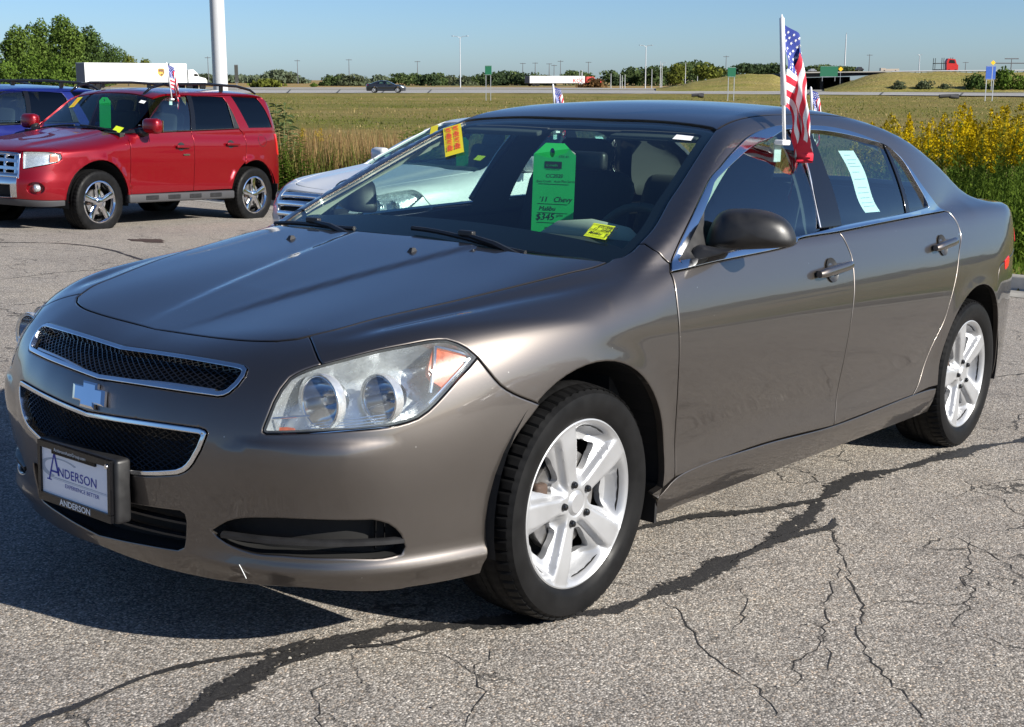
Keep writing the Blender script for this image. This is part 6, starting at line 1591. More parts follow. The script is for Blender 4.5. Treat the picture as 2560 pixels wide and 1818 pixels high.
class Suv:
    hood=Curve([(-1.1,.60),(-.90,.80),(-.80,.905),(-.66,.945),(-.3,1.0),(.1,1.055),(.45,1.115),(.8,1.16),(1.2,1.18),(3.6,1.18)],.05)
    ws=Curve([(0,.86),(.50,1.13),(.80,1.345),(1.10,1.555),(1.25,1.605),(1.6,1.635),(2.2,1.655),(2.8,1.655),(3.05,1.63),(3.4,1.57)],.05)
    plan=Curve([(-1.,.80),(-.7,.84),(-.4,.875),(0,.893),(1.,.897),(2.6,.895),(3.0,.888),(3.3,.86),(3.6,.80)],.1)
    sec=Curve([(.1,-.10),(.32,-.06),(.40,-.025),(.47,-.012),(.62,-.008),(.80,0),(.98,-.006),(1.08,-.018),(1.16,-.036),(1.3,-.07),(1.7,-.16)],.025)
    belt=Curve([(-1,1.04),(.5,1.10),(1.5,1.14),(2.3,1.175),(3.1,1.20),(4,1.23)],.1)
    up=Curve([(-.3,0),(0,0),(.2,-.055),(.36,-.11),(.44,-.16),(.52,-.25),(.6,-.4)],.04)
    fr=Curve([(0,-.885),(.3,-.875),(.5,-.845),(.66,-.775),(.76,-.68),(.82,-.58),(.87,-.42),(.9,-.1)],.05)
    frz=Curve([(.2,.12),(.32,.04),(.45,0),(.60,0),(.64,.025),(.75,.035),(.88,.06),(.95,.13),(1.05,.4)],.03)
    rr=Curve([(0,3.37),(.5,3.355),(.7,3.31),(.8,3.24),(.87,3.10),(.9,2.8)],.05)
    rrz=Curve([(.3,.06),(.42,.0),(.62,0),(.8,.015),(1.0,.05),(1.2,.10),(1.5,.23),(1.65,.32),(1.8,.45)],.04)
    crown=Curve([(0,0),(.4,-.005),(.6,-.014),(.75,-.04),(.87,-.10)],.05)
    def side(s,x,z):
        f=0
        for ax in (0.,2.62):
            r=np.hypot(x-ax,z-.36); f=f+.022*sst(-r,-.50,-.465)*sst(z,.2,.4)*(1-sst(z,.84,.90))
        return s.plan(x)+s.sec(z)+f
    def g_low(s,x,Y,z):
        gs=Y-s.side(x,z); gt=z-(s.hood(x)+s.crown(Y)); g=smax(gs,gt,.08)
        g=smax(g,s.fr(Y)+s.frz(z)-x,.09); g=smax(g,x-(s.rr(Y)-s.rrz(z)),.08); return smax(g,.30-z,.03)
    def g_up(s,x,Y,z):
        b=s.belt(x); gs=(Y-(s.side(x,b)-.004+s.up(z-b)))*.9
        Yc=np.minimum(Y,1.); gt=(z-(s.ws(x-.07*Yc**2*(1-sst(x,.9,1.3)))-.035*(Yc/.6)**2))*.85
        v=smax(gs,gt,.06); v=smax(v,x-(s.rr(Y)-s.rrz(z)),.07)
        return np.maximum(v,np.maximum(1.0-z,.2-x))
    def g(s,x,Y,z): return smin(s.g_low(x,Y,z),s.g_up(x,Y,z),.02)
SV=Suv()
def build_suv(root,P):
    G=SV.g; ps=Proj('flat',SV.g); psl=Proj('flat',SV.g_low); pt=Proj('top',SV.g_low); pu=Proj('top',SV.g_up); pa=Proj('top',SV.g)
    pf=Proj('front',SV.g_low,c=(.1,.55)); pr=Proj('rear',SV.g,c=(2.6,.8))
    def s2(*p): return np.array([(x,-.85,z) for x,z in p],float)
    def ac(cx,a0,a1,n=16,r=.425):
        a=np.radians(np.linspace(a0,a1,n)); return s2(*[(cx+r*math.cos(t),.36+r*math.sin(t)) for t in a])
    kw=dict(bev=.004,gap=.003); kw2=dict(kw,mirror=True)
    hs=A((-.60,-.60,.95),(-.3,-.68,1.0),(.1,-.73,1.05),(.44,-.755,1.10))
    hood=half_sym(A((-.79,0,.91),(-.77,-.35,.91),(-.72,-.56,.91),(-.60,-.60,.95)),hs,A((.44,-.755,1.10),(.44,-.4,1.11),(.43,0,1.115)),step=.05)
    def fold(Pn):
        y=np.abs(Pn[:,1]); return .02*np.clip((Pn[:,0]+.78)/.3,0,1)*(.5-.5*np.tanh((y-.46)/.03))
    panel('hood',pt,[hood],P,root,sp=.05,func=fold,**kw)
    # lamps, grille and bumper openings, left half
    hl=A((-.79,-.575,.905),(-.70,-.70,.905),(-.56,-.80,.895),(-.50,-.845,.885))
    hl2=A((-.50,-.845,.885),(-.49,-.85,.84),(-.53,-.83,.79)); hl3=A((-.53,-.83,.79),(-.62,-.77,.76),(-.74,-.62,.715),(-.785,-.575,.705)); hl4=A((-.785,-.575,.705),(-.79,-.575,.905))
    H=chain(hl,hl2,hl3,hl4,step=.03)
    gr=half_sym(A((-.83,0,.90),(-.82,-.56,.90)),A((-.82,-.56,.90),(-.83,-.53,.60)),A((-.83,-.53,.60),(-.86,0,.60)),step=.03)
    fasc=half_sym(A((-.83,0,.905),(-.79,-.575,.908)),A((-.79,-.575,.908),(-.60,-.60,.95)),A((-.60,-.60,.95),(-.5,-.65,.97)),A((-.5,-.65,.97),(-.47,-.86,.89)),A((-.47,-.86,.89),(-.47,-.86,.78)),A((-.47,-.86,.78),(-.42,-.87,.74),(-.30,-.89,.66)),ac(0,135,182),A((-.425,-.87,.345),(-.46,-.85,.37)),A((-.46,-.85,.37),(-.70,-.70,.375),(-.85,-.45,.38),(-.88,0,.38)),step=.04)
    lowi=half_sym(A((-.89,0,.535),(-.87,-.46,.535)),A((-.87,-.46,.535),(-.87,-.46,.40)),A((-.87,-.46,.40),(-.89,0,.40)),step=.03)
    fog=[]; q=np.linspace(0,2*np.pi,25)[:-1]; fc=np.array([-.70,-.672,.51])
    fogl=np.stack([np.full(24,-.70)+.09*np.cos(q)*.6,-.672-.085*np.cos(q)*.8,.505+.062*np.sin(q)],1)
    panel('front_bumper',pf,[fasc,gr,lowi,H,mir(H),fogl,mir(fogl)],P,root,sp=.04,**kw)
    wing=chain(hs,A((.44,-.755,1.10),(.53,-.80,1.09)),s2((.53,1.09),(.475,1.03)),s2((.475,1.03),(.47,.9),(.465,.6),(.46,.41)),ac(0,8,135),A((-.30,-.89,.66),(-.42,-.87,.74),(-.47,-.86,.78)),A((-.47,-.86,.78),(-.47,-.86,.89)),A((-.47,-.86,.89),(-.5,-.65,.97)),A((-.5,-.65,.97),(-.60,-.60,.95)),step=.04)
    panel('front_wing',Proj('side',SV.g,c=(.25,.55)),[wing],P,root,sp=.05,**kw2)
    pS=ps
    panel('front_door',pS,[chain(s2((.475,1.03),(.53,1.09)),s2((.53,1.09),(1.0,1.115),(1.49,1.135)),s2((1.49,1.135),(1.505,1.05),(1.51,.8),(1.50,.425)),s2((1.50,.425),(.46,.41)),s2((.46,.41),(.465,.6),(.47,.9),(.475,1.03)),step=.05)],P,root,sp=.06,**kw2)
    panel('rear_door',pS,[chain(s2((1.49,1.135),(2.0,1.155),(2.36,1.17)),s2((2.36,1.17),(2.43,1.12),(2.455,1.0),(2.45,.86)),ac(2.62,118,171,12,r=.455),s2((2.17,.43),(1.50,.425)),s2((1.50,.425),(1.51,.8),(1.505,1.05),(1.49,1.135)),step=.05)],P,root,sp=.06,**kw2)
    # upper frame, pillars, rear quarter
    fdw=[s2((.60,1.125),(.80,1.235),(1.00,1.39),(1.12,1.475)),s2((1.12,1.475),(1.2,1.51),(1.3,1.535),(1.56,1.55)),s2((1.56,1.55),(1.54,1.35),(1.49,1.15)),s2((1.49,1.15),(1.0,1.132),(.60,1.125))]
    rdw=[s2((1.64,1.552),(1.95,1.56),(2.20,1.555)),s2((2.20,1.555),(2.29,1.40),(2.37,1.185)),s2((2.37,1.185),(2.0,1.17),(1.57,1.152)),s2((1.57,1.152),(1.61,1.35),(1.64,1.552))]
    qw=[s2((2.36,1.575),(2.6,1.58),(2.84,1.572)),s2((2.84,1.572),(2.95,1.42),(3.04,1.20)),s2((3.04,1.20),(2.8,1.195),(2.555,1.19)),s2((2.555,1.19),(2.46,1.38),(2.36,1.575))]
    E_=lambda x:float(SV.ws(x-.035*max(0,min(1,(1.3-x)/.4))))-.078
    up=chain(s2((.53,1.09),*[(x,E_(x)) for x in (.62,.72,.82,.92,1.02,1.10)]),s2(*[(x,E_(x)) for x in (1.10,1.2,1.35,1.6,2.2,2.8,3.0)]),s2((3.0,E_(3.0)),(3.12,1.40),(3.19,1.15),(3.22,.95),(3.23,.72)),s2((3.23,.72),(3.08,.70),(2.985,.585)),ac(2.62,38,118),s2((2.40,.745),(2.45,.86)),s2((2.45,.86),(2.455,1.0),(2.43,1.12),(2.36,1.17)),s2((2.36,1.17),(2.0,1.155),(1.49,1.135),(1.0,1.115),(.53,1.09)),step=.04)
    panel('body_side',pS,[up]+[chain(*w,step=.03) for w in (fdw,rdw,qw)],P,root,sp=.045,**kw2)
    panel('front_side_window',pS,[chain(*fdw,step=.04)],MT['sideglass'],root,sp=.09,gap=-.006,off=-.008,rim=False,mirror=True)
    panel('rear_side_window',pS,[chain(*rdw,step=.04)],MT['darkglass'],root,sp=.09,gap=-.006,off=-.008,rim=False,mirror=True)
    panel('quarter_window',pS,[chain(*qw,step=.04)],MT['darkglass'],root,sp=.09,gap=-.006,off=-.008,rim=False,mirror=True)
    bp=chain(s2((1.56,1.553),(1.64,1.555)),s2((1.64,1.555),(1.61,1.35),(1.57,1.15)),s2((1.57,1.15),(1.49,1.148)),s2((1.49,1.148),(1.54,1.35),(1.56,1.553)),step=.04)
    panel('pillar_cover',pS,[bp],MT['gloss'],root,sp=.05,gap=0,off=.004,depth=.01,mirror=True)
    tri=chain(s2((2.24,1.50),(2.37,1.185)),s2((2.37,1.185),(2.27,1.178)),s2((2.27,1.178),(2.24,1.50))); panel('frame_corner',pS,[tri],MT['black'],root,sp=.05,gap=0,off=.003,depth=.01,mirror=True)
    sl=chain(s2((.56,1.10),(1.0,1.12),(1.5,1.142),(2.0,1.162),(2.37,1.178)),s2((2.37,1.178),(2.37,1.186)),s2((2.37,1.186),(1.5,1.151),(.60,1.124)),s2((.60,1.124),(.56,1.10))); panel('belt_moulding',pS,[sl],MT['black'],root,sp=.05,gap=0,off=.006,depth=.01,mirror=True)
    sp_=chain(s2((.53,1.092),(.60,1.125),(.68,1.16)),s2((.68,1.16),(.69,1.118)),s2((.69,1.118),(.53,1.092))); panel('sail_plate',pS,[sp_],MT['black'],root,sp=.05,gap=0,off=.006,depth=.01,mirror=True)
    roof=half_sym(A((1.13,0,1.58),(1.13,-.3,1.58),(1.10,-.60,1.55)),A((1.10,-.60,1.55),(1.2,-.64,1.55),(1.5,-.70,1.6),(2.2,-.705,1.62),(2.95,-.69,1.6)),A((2.95,-.69,1.6),(3.03,-.4,1.6),(3.05,0,1.6)),step=.06)
    panel('roof',pa,[roof],P,root,sp=.1,**kw)
    wsl=half_sym(A((.47,0,1.12),(.48,-.4,1.12),(.52,-.74,1.11)),A((.52,-.76,1.11),(.80,-.735,1.3),(1.09,-.68,1.54)),A((1.09,-.68,1.54),(1.12,-.3,1.57),(1.12,0,1.575)),step=.05)
    panel('windscreen',pu,[wsl],MT['wsglass'],root,sp=.08,gap=.004,off=-.004,rim=False)
    rear=half_sym(A((3.05,0,1.6),(3.03,-.4,1.6),(3.0,-.62,1.6)),A((3.0,-.62,1.6),(3.12,-.74,1.40),(3.19,-.80,1.15),(3.22,-.83,.95),(3.23,-.85,.72)),A((3.23,-.85,.72),(3.08,-.88,.70),(2.985,-.88,.585)),ac(2.62,38,2),A((3.045,-.87,.37),(3.2,-.83,.36),(3.33,-.5,.36),(3.37,0,.36)),step=.05)
    panel('tailgate',pr,[rear],P,root,sp=.07,**kw)
    tl=chain(s2((3.08,1.115),(3.165,1.11),(3.20,.98),(3.215,.85)),s2((3.215,.85),(3.15,.845),(3.12,.98),(3.08,1.115)))
    panel('tail_light',pS,[tl],MT['redlamp'],root,sp=.04,gap=0,off=.008,depth=.02,mirror=True)
    fc_=[];a=np.linspace(0,2*np.pi,29)[:-1]; fl=s2(*[(2.78+.085*math.cos(t),1.03+.075*math.sin(t)) for t in a]); fi=s2(*[(2.78+.079*math.cos(t),1.03+.069*math.sin(t)) for t in a]); panel('fuel_flap_gap',pS,[fl,fi],MT['void'],root,sp=.03,gap=0,off=.0015,rim=False)
    # grille with wide bars, chrome bumper centre
    g=bpy.data.objects.new('grille',None); C.objects.link(g); g.parent=root
    panel('recess',pf,[gr],MT['void'],g,sp=.07,gap=-.004,off=-.07,depth=-.06,bev=0)
    for z,w in ((.885,.04),(.80,.05),(.715,.05),(.635,.07)):
        q=fixnan(pf.lift(pf.to2(np.stack([np.full(15,-.85),np.linspace(-.55,.55,15),np.full(15,z)],1)))); N=nrm(SV.g_low,q); bar_on(q-N*.02,N,w,.03,'grille_bar',MT['chrome'],g)
    for y in (-.53,-.36,-.12,.12,.36,.53):
        w=.075 if abs(y)>.5 else .035
        q=fixnan(pf.lift(pf.to2(np.stack([np.full(9,-.85),np.full(9,y),np.linspace(.61,.89,9)],1)))); N=nrm(SV.g_low,q); bar_on(q-N*.024,N,w,.03,'grille_post',MT['chrome'],g)
    bpc=half_sym(A((-.86,0,.615),(-.84,-.535,.615)),A((-.84,-.535,.615),(-.845,-.535,.40)),A((-.845,-.535,.40),(-.89,0,.385)),step=.03)
    panel('bumper_insert',pf,[bpc,lowi],MT['chrome'],root,sp=.05,gap=.001,off=.010,depth=.02)
    panel('lower_intake',pf,[lowi],MT['void'],root,sp=.06,gap=-.004,off=-.04,depth=-.04,bev=0)
    ch=half_sym(A((-.88,0,.385),(-.85,-.45,.38),(-.70,-.70,.375),(-.46,-.85,.37)),A((-.46,-.85,.37),(-.45,-.84,.31)),A((-.45,-.84,.31),(-.68,-.68,.305),(-.83,-.4,.305),(-.86,0,.305)),step=.04)
    panel('chin',pf,[ch],simple('grey plastic',(.045,.045,.05),.55),root,sp=.06,gap=.001)
    for sgn in (-1,1):
        lamp=bpy.data.objects.new('headlight',None); C.objects.link(lamp); lamp.parent=root; Hh=H if sgn<0 else mir(H)
        panel('lens',pf,[Hh],MT['lens'],lamp,sp=.05,gap=.002,off=.002,rim=False); panel('housing',pf,[Hh],MT['bulb'],lamp,sp=.03,gap=.003,off=-.03,depth=-.028,bev=0)
        am=chain(A((-.60,-.79,.885),(-.53,-.835,.88)),A((-.53,-.835,.88),(-.525,-.84,.80)),A((-.525,-.84,.80),(-.60,-.785,.785)),A((-.60,-.785,.785),(-.60,-.79,.885))); am=am if sgn<0 else mir(am)
        panel('amber_corner',pf,[am],MT['amber'],lamp,sp=.04,gap=0,off=-.012,depth=.01,bev=0)
        fo=fogl if sgn<0 else mir(fogl); panel('fog_recess',pf,[fo],P,root,sp=.03,gap=-.003,off=-.05,depth=-.048,bev=0)
        c=on_front([sgn*.672],[.505],SV.g_low)[0]; b=MB(); b.lathe([(.0,-.012),(.03,-.008),(.040,.0),(.042,.04)],20,'x',(c[0]+.028,c[1]*1.02,c[2])); b.build('fog_lamp',MT['bulb'],root,smooth=True)
        mm=bpy.data.objects.new('wing_mirror',None); C.objects.link(mm); mm.parent=root
        b=MB(); b.rbox((.70,sgn*1.0,1.19),(.14,.24,.175),.055); b.build('shell',P,mm,smooth=True)
        b=MB(); b.box((.775,sgn*1.0,1.19),(.012,.19,.13)); b.build('mirror_glass',MT['chrome'],mm)
        b=MB(); b.tube([(.66,sgn*.84,1.11),(.69,sgn*.93,1.12)],[.06,.045],8); b.build('stalk',MT['black'],mm,smooth=True)
        for x0,z in ((1.30,.955),(2.18,.985)):
            h=bpy.data.objects.new('door_handle',None); C.objects.link(h); h.parent=root
            b=MB(); b.rbox((x0,sgn*.918,z),(.23,.026,.034),.01); b.build('grip',P,h,ang=40)
            rr=[(x0-.02+.062*math.cos(t),z+.05*math.sin(t)) for t in np.linspace(0,2*np.pi,21)[:-1]]; pp=np.array([(x,0,zz) for x,zz in rr]); O=pp.copy();O[:,1]=-1.3; t=cast(SV.g,O,np.tile([[0,1.,0]],(20,1)),0,1.); y=-1.3+t; b=MB(); b.add([(x,-sgn*(yy-.0015),zz) for (x,zz),yy in zip(rr,y)],[tuple(range(20))]); b.build('cup',MT['black'],h)
        # roof rails
        b=MB(); b.tube([(.98,sgn*.60,1.555),(1.10,sgn*.60,1.63),(1.3,sgn*.605,1.675),(2.0,sgn*.61,1.705),(2.6,sgn*.605,1.70),(2.85,sgn*.60,1.665),(2.96,sgn*.60,1.62)],[.012,.017,.017,.017,.017,.017,.012],8); b.build('roof_rail',MT['gloss'],root,smooth=True)
        for x in (1.5,2.3):
            b=MB(); b.rbox((x,sgn*.607,1.655),(.06,.03,.07),.01); b.build('rail_foot',MT['gloss'],root)
    for sgn in (-1,1):
        b=MB(); b.rbox((1.32,sgn*.865,.365),(1.78,.09,.10),.02); 
        b.build('step_cladding',simple('grey cladding',(.038,.038,.041),.6,bump=.3,bscale=400,bdist=.001),root,ang=40)
        for k in range(4):
            b=MB(); b.rbox((.78+k*.36,sgn*.912,.372),(.20,.012,.05),.006); b.build('cladding_pad',MT['black'],root)
        b=MB(); b.box((3.03,sgn*.82,.37),(.015,.20,.22)); b.build('mud_flap',MT['black'],root)
    b=MB(); b.rbox((1.36,-.905,.86),(.11,.006,.018),.002); b.build('door_badge',MT['chrome'],root)
    for x in (0,2.62):
        for sgn in (-1,1): wheel(root,x,sgn*.775,.345,.356,.236,.235,'chrome',sgn,R_(20))
    b=MB(); b.box((1.3,0,.42),(1.75,1.5,.16)); b.box((-.15,0,.55),(1.1,.9,.4)); b.box((2.65,0,.50),(1.1,.9,.3)); b.box((.45,0,.75),(.06,1.55,.7)); b.box((3.1,0,.55),(.3,1.4,.3)); b.build('underbody',MT['under'],root)
    b=MB()
    for cx in (0,2.62):
        for sgn in (1,-1): 
            n=20; vs=[];fs=[]
            for k in range(n):
                a=R_(-10+200*k/(n-1))
                for y in (.875,.5): vs.append((cx+.44*math.cos(a),sgn*y,.36+.44*math.sin(a)))
            for k in range(n-1): fs.append((2*k,2*k+1,2*k+3,2*k+2))
            vs.append((cx,sgn*.5,.36)); fs+=[(2*k+1,len(vs)-1,2*k+3) for k in range(n-1)]; b.add(vs,fs)
    o=b.build('wheel_house',MT['void'],root); o['kind']='stuff'
    b=MB(); b.prism([(.45,.7),(.50,1.10),(.75,1.10),(.92,1.0),(.9,.7)],-.72,.72); b.build('dashboard',MT['dash'],root,ang=40)
    for y in (-.37,.37):
        s=bpy.data.objects.new('seat',None); C.objects.link(s); s.parent=root; rot=Matrix.Rotation(R_(15),3,'Y')
        b=MB(); b.rbox((1.25,y,.72),(.5,.5,.18),.07); b.build('cushion',MT['cloth'],s,ang=50); b=MB(); b.rbox((1.55,y,1.05),(.15,.48,.62),.07,rot); b.build('backrest',MT['cloth'],s,ang=50); b=MB(); b.rbox((1.64,y,1.40),(.10,.25,.17),.05,rot); b.build('headrest',MT['cloth'],s,ang=50)
    def card(c3,nm,mat,off=.003):
        p=fixnan(pu.lift(pu.to2(np.array(c3,float)))); N=grad(SV.g_up,p); p=p+N*off; F=[(0,1,2,3)]
        if np.dot(np.cross(p[1]-p[0],p[2]-p[0]),N[0])<0: F=[(3,2,1,0)]
        return link(nm,np_mesh(nm,p,F,None,smooth=False),mat,root)
    yl=card([(1.06,.57,1.5),(1.06,.48,1.5),(.88,.44,1.4),(.88,.53,1.4)],'yellow_sticker',MT['yellow']); card([(1.03,.545,1.5),(1.03,.505,1.5),(.91,.465,1.4),(.91,.505,1.4)],'sticker_print',simple('orange print',(.80,.35,.03),.6),.005)
    card([(.62,-.52,1.2),(.62,-.64,1.2),(.54,-.65,1.15),(.54,-.53,1.15)],'lime_sticker',MT['lime']); card([(1.04,-.50,1.5),(1.04,-.58,1.5),(1.0,-.58,1.5),(1.0,-.50,1.5)],'pale_sticker',MT['paperwhite'])
    b=MB()
    for y0,y1 in ((.66,.05),(-.05,-.62)):
        ys=np.linspace(y0,y1,8); O=np.stack([np.full(8,.52),ys,np.full(8,2.)],1); t=cast(SV.g_up,O,np.tile([[0,0,-1.]],(8,1)),0,1.5); b.tube([(.52,y,2-tt+.02) for y,tt in zip(ys,t)],.012,5)
    o=b.build('wiper',MT['black'],root)
RED=car_matrix(5.672,10.858,.168,-.0456)
red=thing('suv','bright red SUV with chrome wheels and black roof rails parked at left','suv',mat=RED)
build_suv(red,MT['red'])
blue=copy_tree(red); blue.matrix_world=car_matrix(5.05,13.40,.17,-.05); tag(blue,'blue SUV half hidden behind the red SUV at the left edge','suv'); repaint(blue,MT['red'],MT['blue'])
for ch in [c for c in blue.children if 'sticker' in c.name]: bpy.data.objects.remove(ch)

# ------------------------------------------------------------ trucks on the highway
def heading(pxa,pxb,py,Da,Db):
    a=bgp(pxa,py,Da);b=bgp(pxb,py,Db); return a,b,math.atan2(b[1]-a[1],b[0]-a[0]),math.hypot(b[0]-a[0],b[1]-a[1])
def trailer_box(root,L,z0,z1,w,mat,front,nm='trailer'):
    b=MB(); b.rbox((L/2,0,(z0+z1)/2),(L,w,z1-z0),.04); b.build(nm,mat,root)
    b=MB(); b.box((L/2,0,z0-.08),(L*.98,w*.9,.12)); b.build('chassis',MT['under'],root)
    b=MB(); b.box((-.006,0,(z0+z1)/2),(.012,w*.94,(z1-z0)*.95)); b.build('rear_doors',simple('grey trailer door',(.10,.105,.12),.6),root)
    for x in (L*.08,L*.15):
        for s in (-1,1):
            b=MB(); b.lathe([(.5,-.14),(.5,.14),(.25,.15),(.0,.15)],20,'y',(x,s*w*.40,.5)); b.lathe([(.0,-.15),(.25,-.15),(.5,-.14)],20,'y',(x,s*w*.40,.5)); b.build('wheel',MT['rubber'],root,ang=40)
def cab(root,x,mat,w=2.4,h=3.0):
    b=MB(); b.prism([(x,1.0),(x,h),(x+.9,h+.1),(x+1.7,h-.5),(x+1.95,2.0),(x+3.1,1.75),(x+3.35,1.4),(x+3.35,.7),(x,.7)],-w/2,w/2); b.build('cab',mat,root,ang=30)
    b=MB(); b.prism([(x+1.0,2.05),(x+1.05,h-.55),(x+1.6,h-.6),(x+1.85,2.05)],-w/2-.01,w/2+.01); b.build('cab_window',MT['gloss'],root)
    for xx in (x+.2,x+2.6):
        for s in (-1,1): b=MB(); b.lathe([(.0,-.15),(.5,-.14),(.5,.14),(.0,.15)],20,'y',(xx,s*w*.42,.5)); b.build('wheel',MT['rubber'],root,ang=40)
WT=simple('white trailer skin',(.52,.53,.52),.45,noise=.04,nscale=1.5)
def build_trucks():
    # white trailer with a shield emblem, travelling right, left of the pole
    a,b_,hd,L=heading(203,410,213,196,206); t=thing('semi_trailer_truck','white delivery semi trailer with a small brown shield emblem near its front','truck',(a[0],a[1],HW_Z+.03),hd)
    L=min(L,16.); trailer_box(t,L,1.15,3.95,2.5,WT,None)
    br=simple('shield brown',(.11,.05,.02),.5); go=simple('shield gold',(.75,.42,.05),.5)
    sh=[(-.45,.55),(-.2,.62),(.2,.62),(.45,.55),(.45,-.1),(.25,-.45),(0,-.65),(-.25,-.45),(-.45,-.1)]
    for k,(mat,sc,off) in enumerate(((go,1.,.012),(br,.84,.018))):
        b=MB(); b.prism([(L*.915+p[0]*sc*1.3,2.6+p[1]*sc*1.0) for p in sh],-1.25-off,-1.25); b.build('emblem',mat,t)
    lettering('ups',.62,go,t,frame((L*.915-.50,-1.272,2.42),(1,0,0),(0,0,1)),xs=.9,bold=.02)
    # second short white box close behind the flag
    b=MB(); b.rbox((L+1.9,0,2.5),(3.0,2.4,2.9),.05); b.build('sleeper_box',WT,t); cab(t,L+3.6,WT)
    # white trailer with red tractor far right
    a,b_,hd,L=heading(1318,1455,221,330,338); t=thing('semi_trailer_truck','long white semi trailer pulled by a red tractor on the far carriageway','truck',(a[0],a[1],HW_Z+.03),hd)
    L=L*1.; trailer_box(t,L,.75,2.45,2.4,WT,None); lettering('KCC',1.3,MT['redlamp'],t,frame((L*.78,-1.22,.9),(1,0,0),(0,0,1)),xs=1.2,bold=.02)
    rp=simple('tractor red',(.45,.015,.012),.4); b=MB(); b.prism([(L+.6,.7),(L+.6,2.3),(L+2.6,2.3),(L+3.2,1.7),(L+5.0,1.5),(L+5.2,.5),(L+.6,.5)],-1.15,1.15); b.build('tractor',rp,t)
    b=MB(); b.prism([(L+1.9,1.65),(L+1.9,2.15),(L+2.6,2.15),(L+3.0,1.65)],-1.16,1.16); b.build('cab_window',MT['gloss'],t)
    # red car carrier on the overpass road
    a=bgp(2333,180,198); b_=bgp(2392,179.5,198); hd=math.atan2(b_[1]-a[1],b_[0]-a[0]); L=float(np.hypot(*(b_-a)[:2]))
    t=thing('car_carrier','red truck with an empty car carrier frame on the overpass road at right','truck',(a[0],a[1],a[2]-.05),hd); k=L/3.5
    b=MB(); b.prism([(L*.52,.35),(L*.50,1.5),(L*.56,1.95),(L*.86,1.85),(L*.93,1.2),(L*1.,1.0),(L*1.,.3),(L*.52,.2)],-.5,.5); b.build('cab',rp,t,ang=30)
    b=MB(); b.prism([(L*.58,1.3),(L*.62,1.78),(L*.82,1.72),(L*.87,1.25)],-.51,.51); b.build('cab_window',MT['gloss'],t)
    for x,h in ((.02,1.85),(.38,1.9),(.75,1.95)):
        for s in (-.45,.45): b=MB(); b.box((L*x,s,h/2+.15),(.07,.07,h)); b.build('frame_post',MT['under'],t)
    for z in (.35,1.25): b=MB(); b.box((L*.25,0,z),(L*.5,.95,.10)); b.build('deck',MT['under'],t)
    for x in (.1,.22,.62,.9): b=MB(); b.lathe([(.0,-.5),(.22,-.5),(.22,.5),(.0,.5)],14,'y',(L*x,0,.2)); b.build('wheel',MT['rubber'],t,ang=40)
    # small vehicles on the bridge
    for px0,px1,y0,y1,lab,col,nm,cat in ((2138,2158,167.5,178,'tiny dark car on the overpass road right of the green sign',(.03,.03,.035),'car','car'),(2200,2246,170,179.5,'low pale trailer on the overpass road left of the red carrier truck',(.42,.36,.30),'flat_trailer','trailer'),(2020,2040,172,180,'tiny grey car on the overpass left of the green sign',(.25,.26,.28),'car','car')):
        a=bgp(px0,y1,216); c=bgp(px1,y1,216); h=bgp(px0,y0,216)[2]-a[2]; hd=math.atan2(c[1]-a[1],c[0]-a[0]); L=float(np.hypot(*(c-a)[:2]))
        t=thing(nm,lab,cat,tuple(a),hd); m=simple(nm+' skin',col,.4)
        pr=[(0,.25*h),(0,.6*h),(L*.2,.65*h),(L*.32,h),(L*.7,h),(L*.85,.62*h),(L,.55*h),(L,.25*h)] if cat=='car' else [(0,.2*h),(0,h),(L*.25,h*.95),(L*.3,.75*h),(L,.8*h),(L,.2*h)]
        b=MB(); b.prism(pr,-.4,.4); b.build('body',m,t)
        for x in (.2,.8): b=MB(); b.lathe([(.0,-.42),(.2*h,-.42),(.2*h,.42),(.0,.42)],12,'y',(L*x,0,.2*h)); b.build('wheel',MT['rubber'],t)
build_trucks()

# unseen cars added past the right frame edge, only for the door reflections
dk=paint('dark grey paint',(.02,.022,.026),met=.3,rough=.4,flake=.0); sv=paint('silver paint',(.30,.31,.32),met=.6,rough=.4,flake=.05)
for k,(src,old,new,x,y,lab,cat) in enumerate(((red,MT['red'],dk,4.6,-10.2,'dark grey SUV added out of frame right to be mirrored in the taupe sedan doors','suv'),(white,MT['white'],sv,4.9,-13.2,'silver sedan added out of frame right for the door reflections, beside the dark grey SUV','car'),(red,MT['red'],MT['taupe'],4.4,-16.2,'brown SUV added furthest out of frame right for the door reflections','suv'))):
    o=copy_tree(src); o.matrix_world=car_matrix(x,y,.02,-.03); tag(o,lab,cat); repaint(o,old,new)
    for ch in [c for c in o.children if 'sticker' in c.name]: bpy.data.objects.remove(ch)
rnd_=np.random.RandomState(9); bl_=[]
for k in range(46):
    a=R_(-64+k*1.45); d=150+30*math.sin(k*1.7); h=rnd_.uniform(1.5,3); bl_.append((CAM[0]+d*math.cos(a),CAM[1]+d*math.sin(a),h*.45,4.,4.,h*.55))
tag(link('reflection_woods',crown_mesh('reflection_woods',bl_,9000,.9,rnd_),LEAF['dark']),kind='stuff')  # unseen tree band, added only to darken the horizon mirrored in the doors
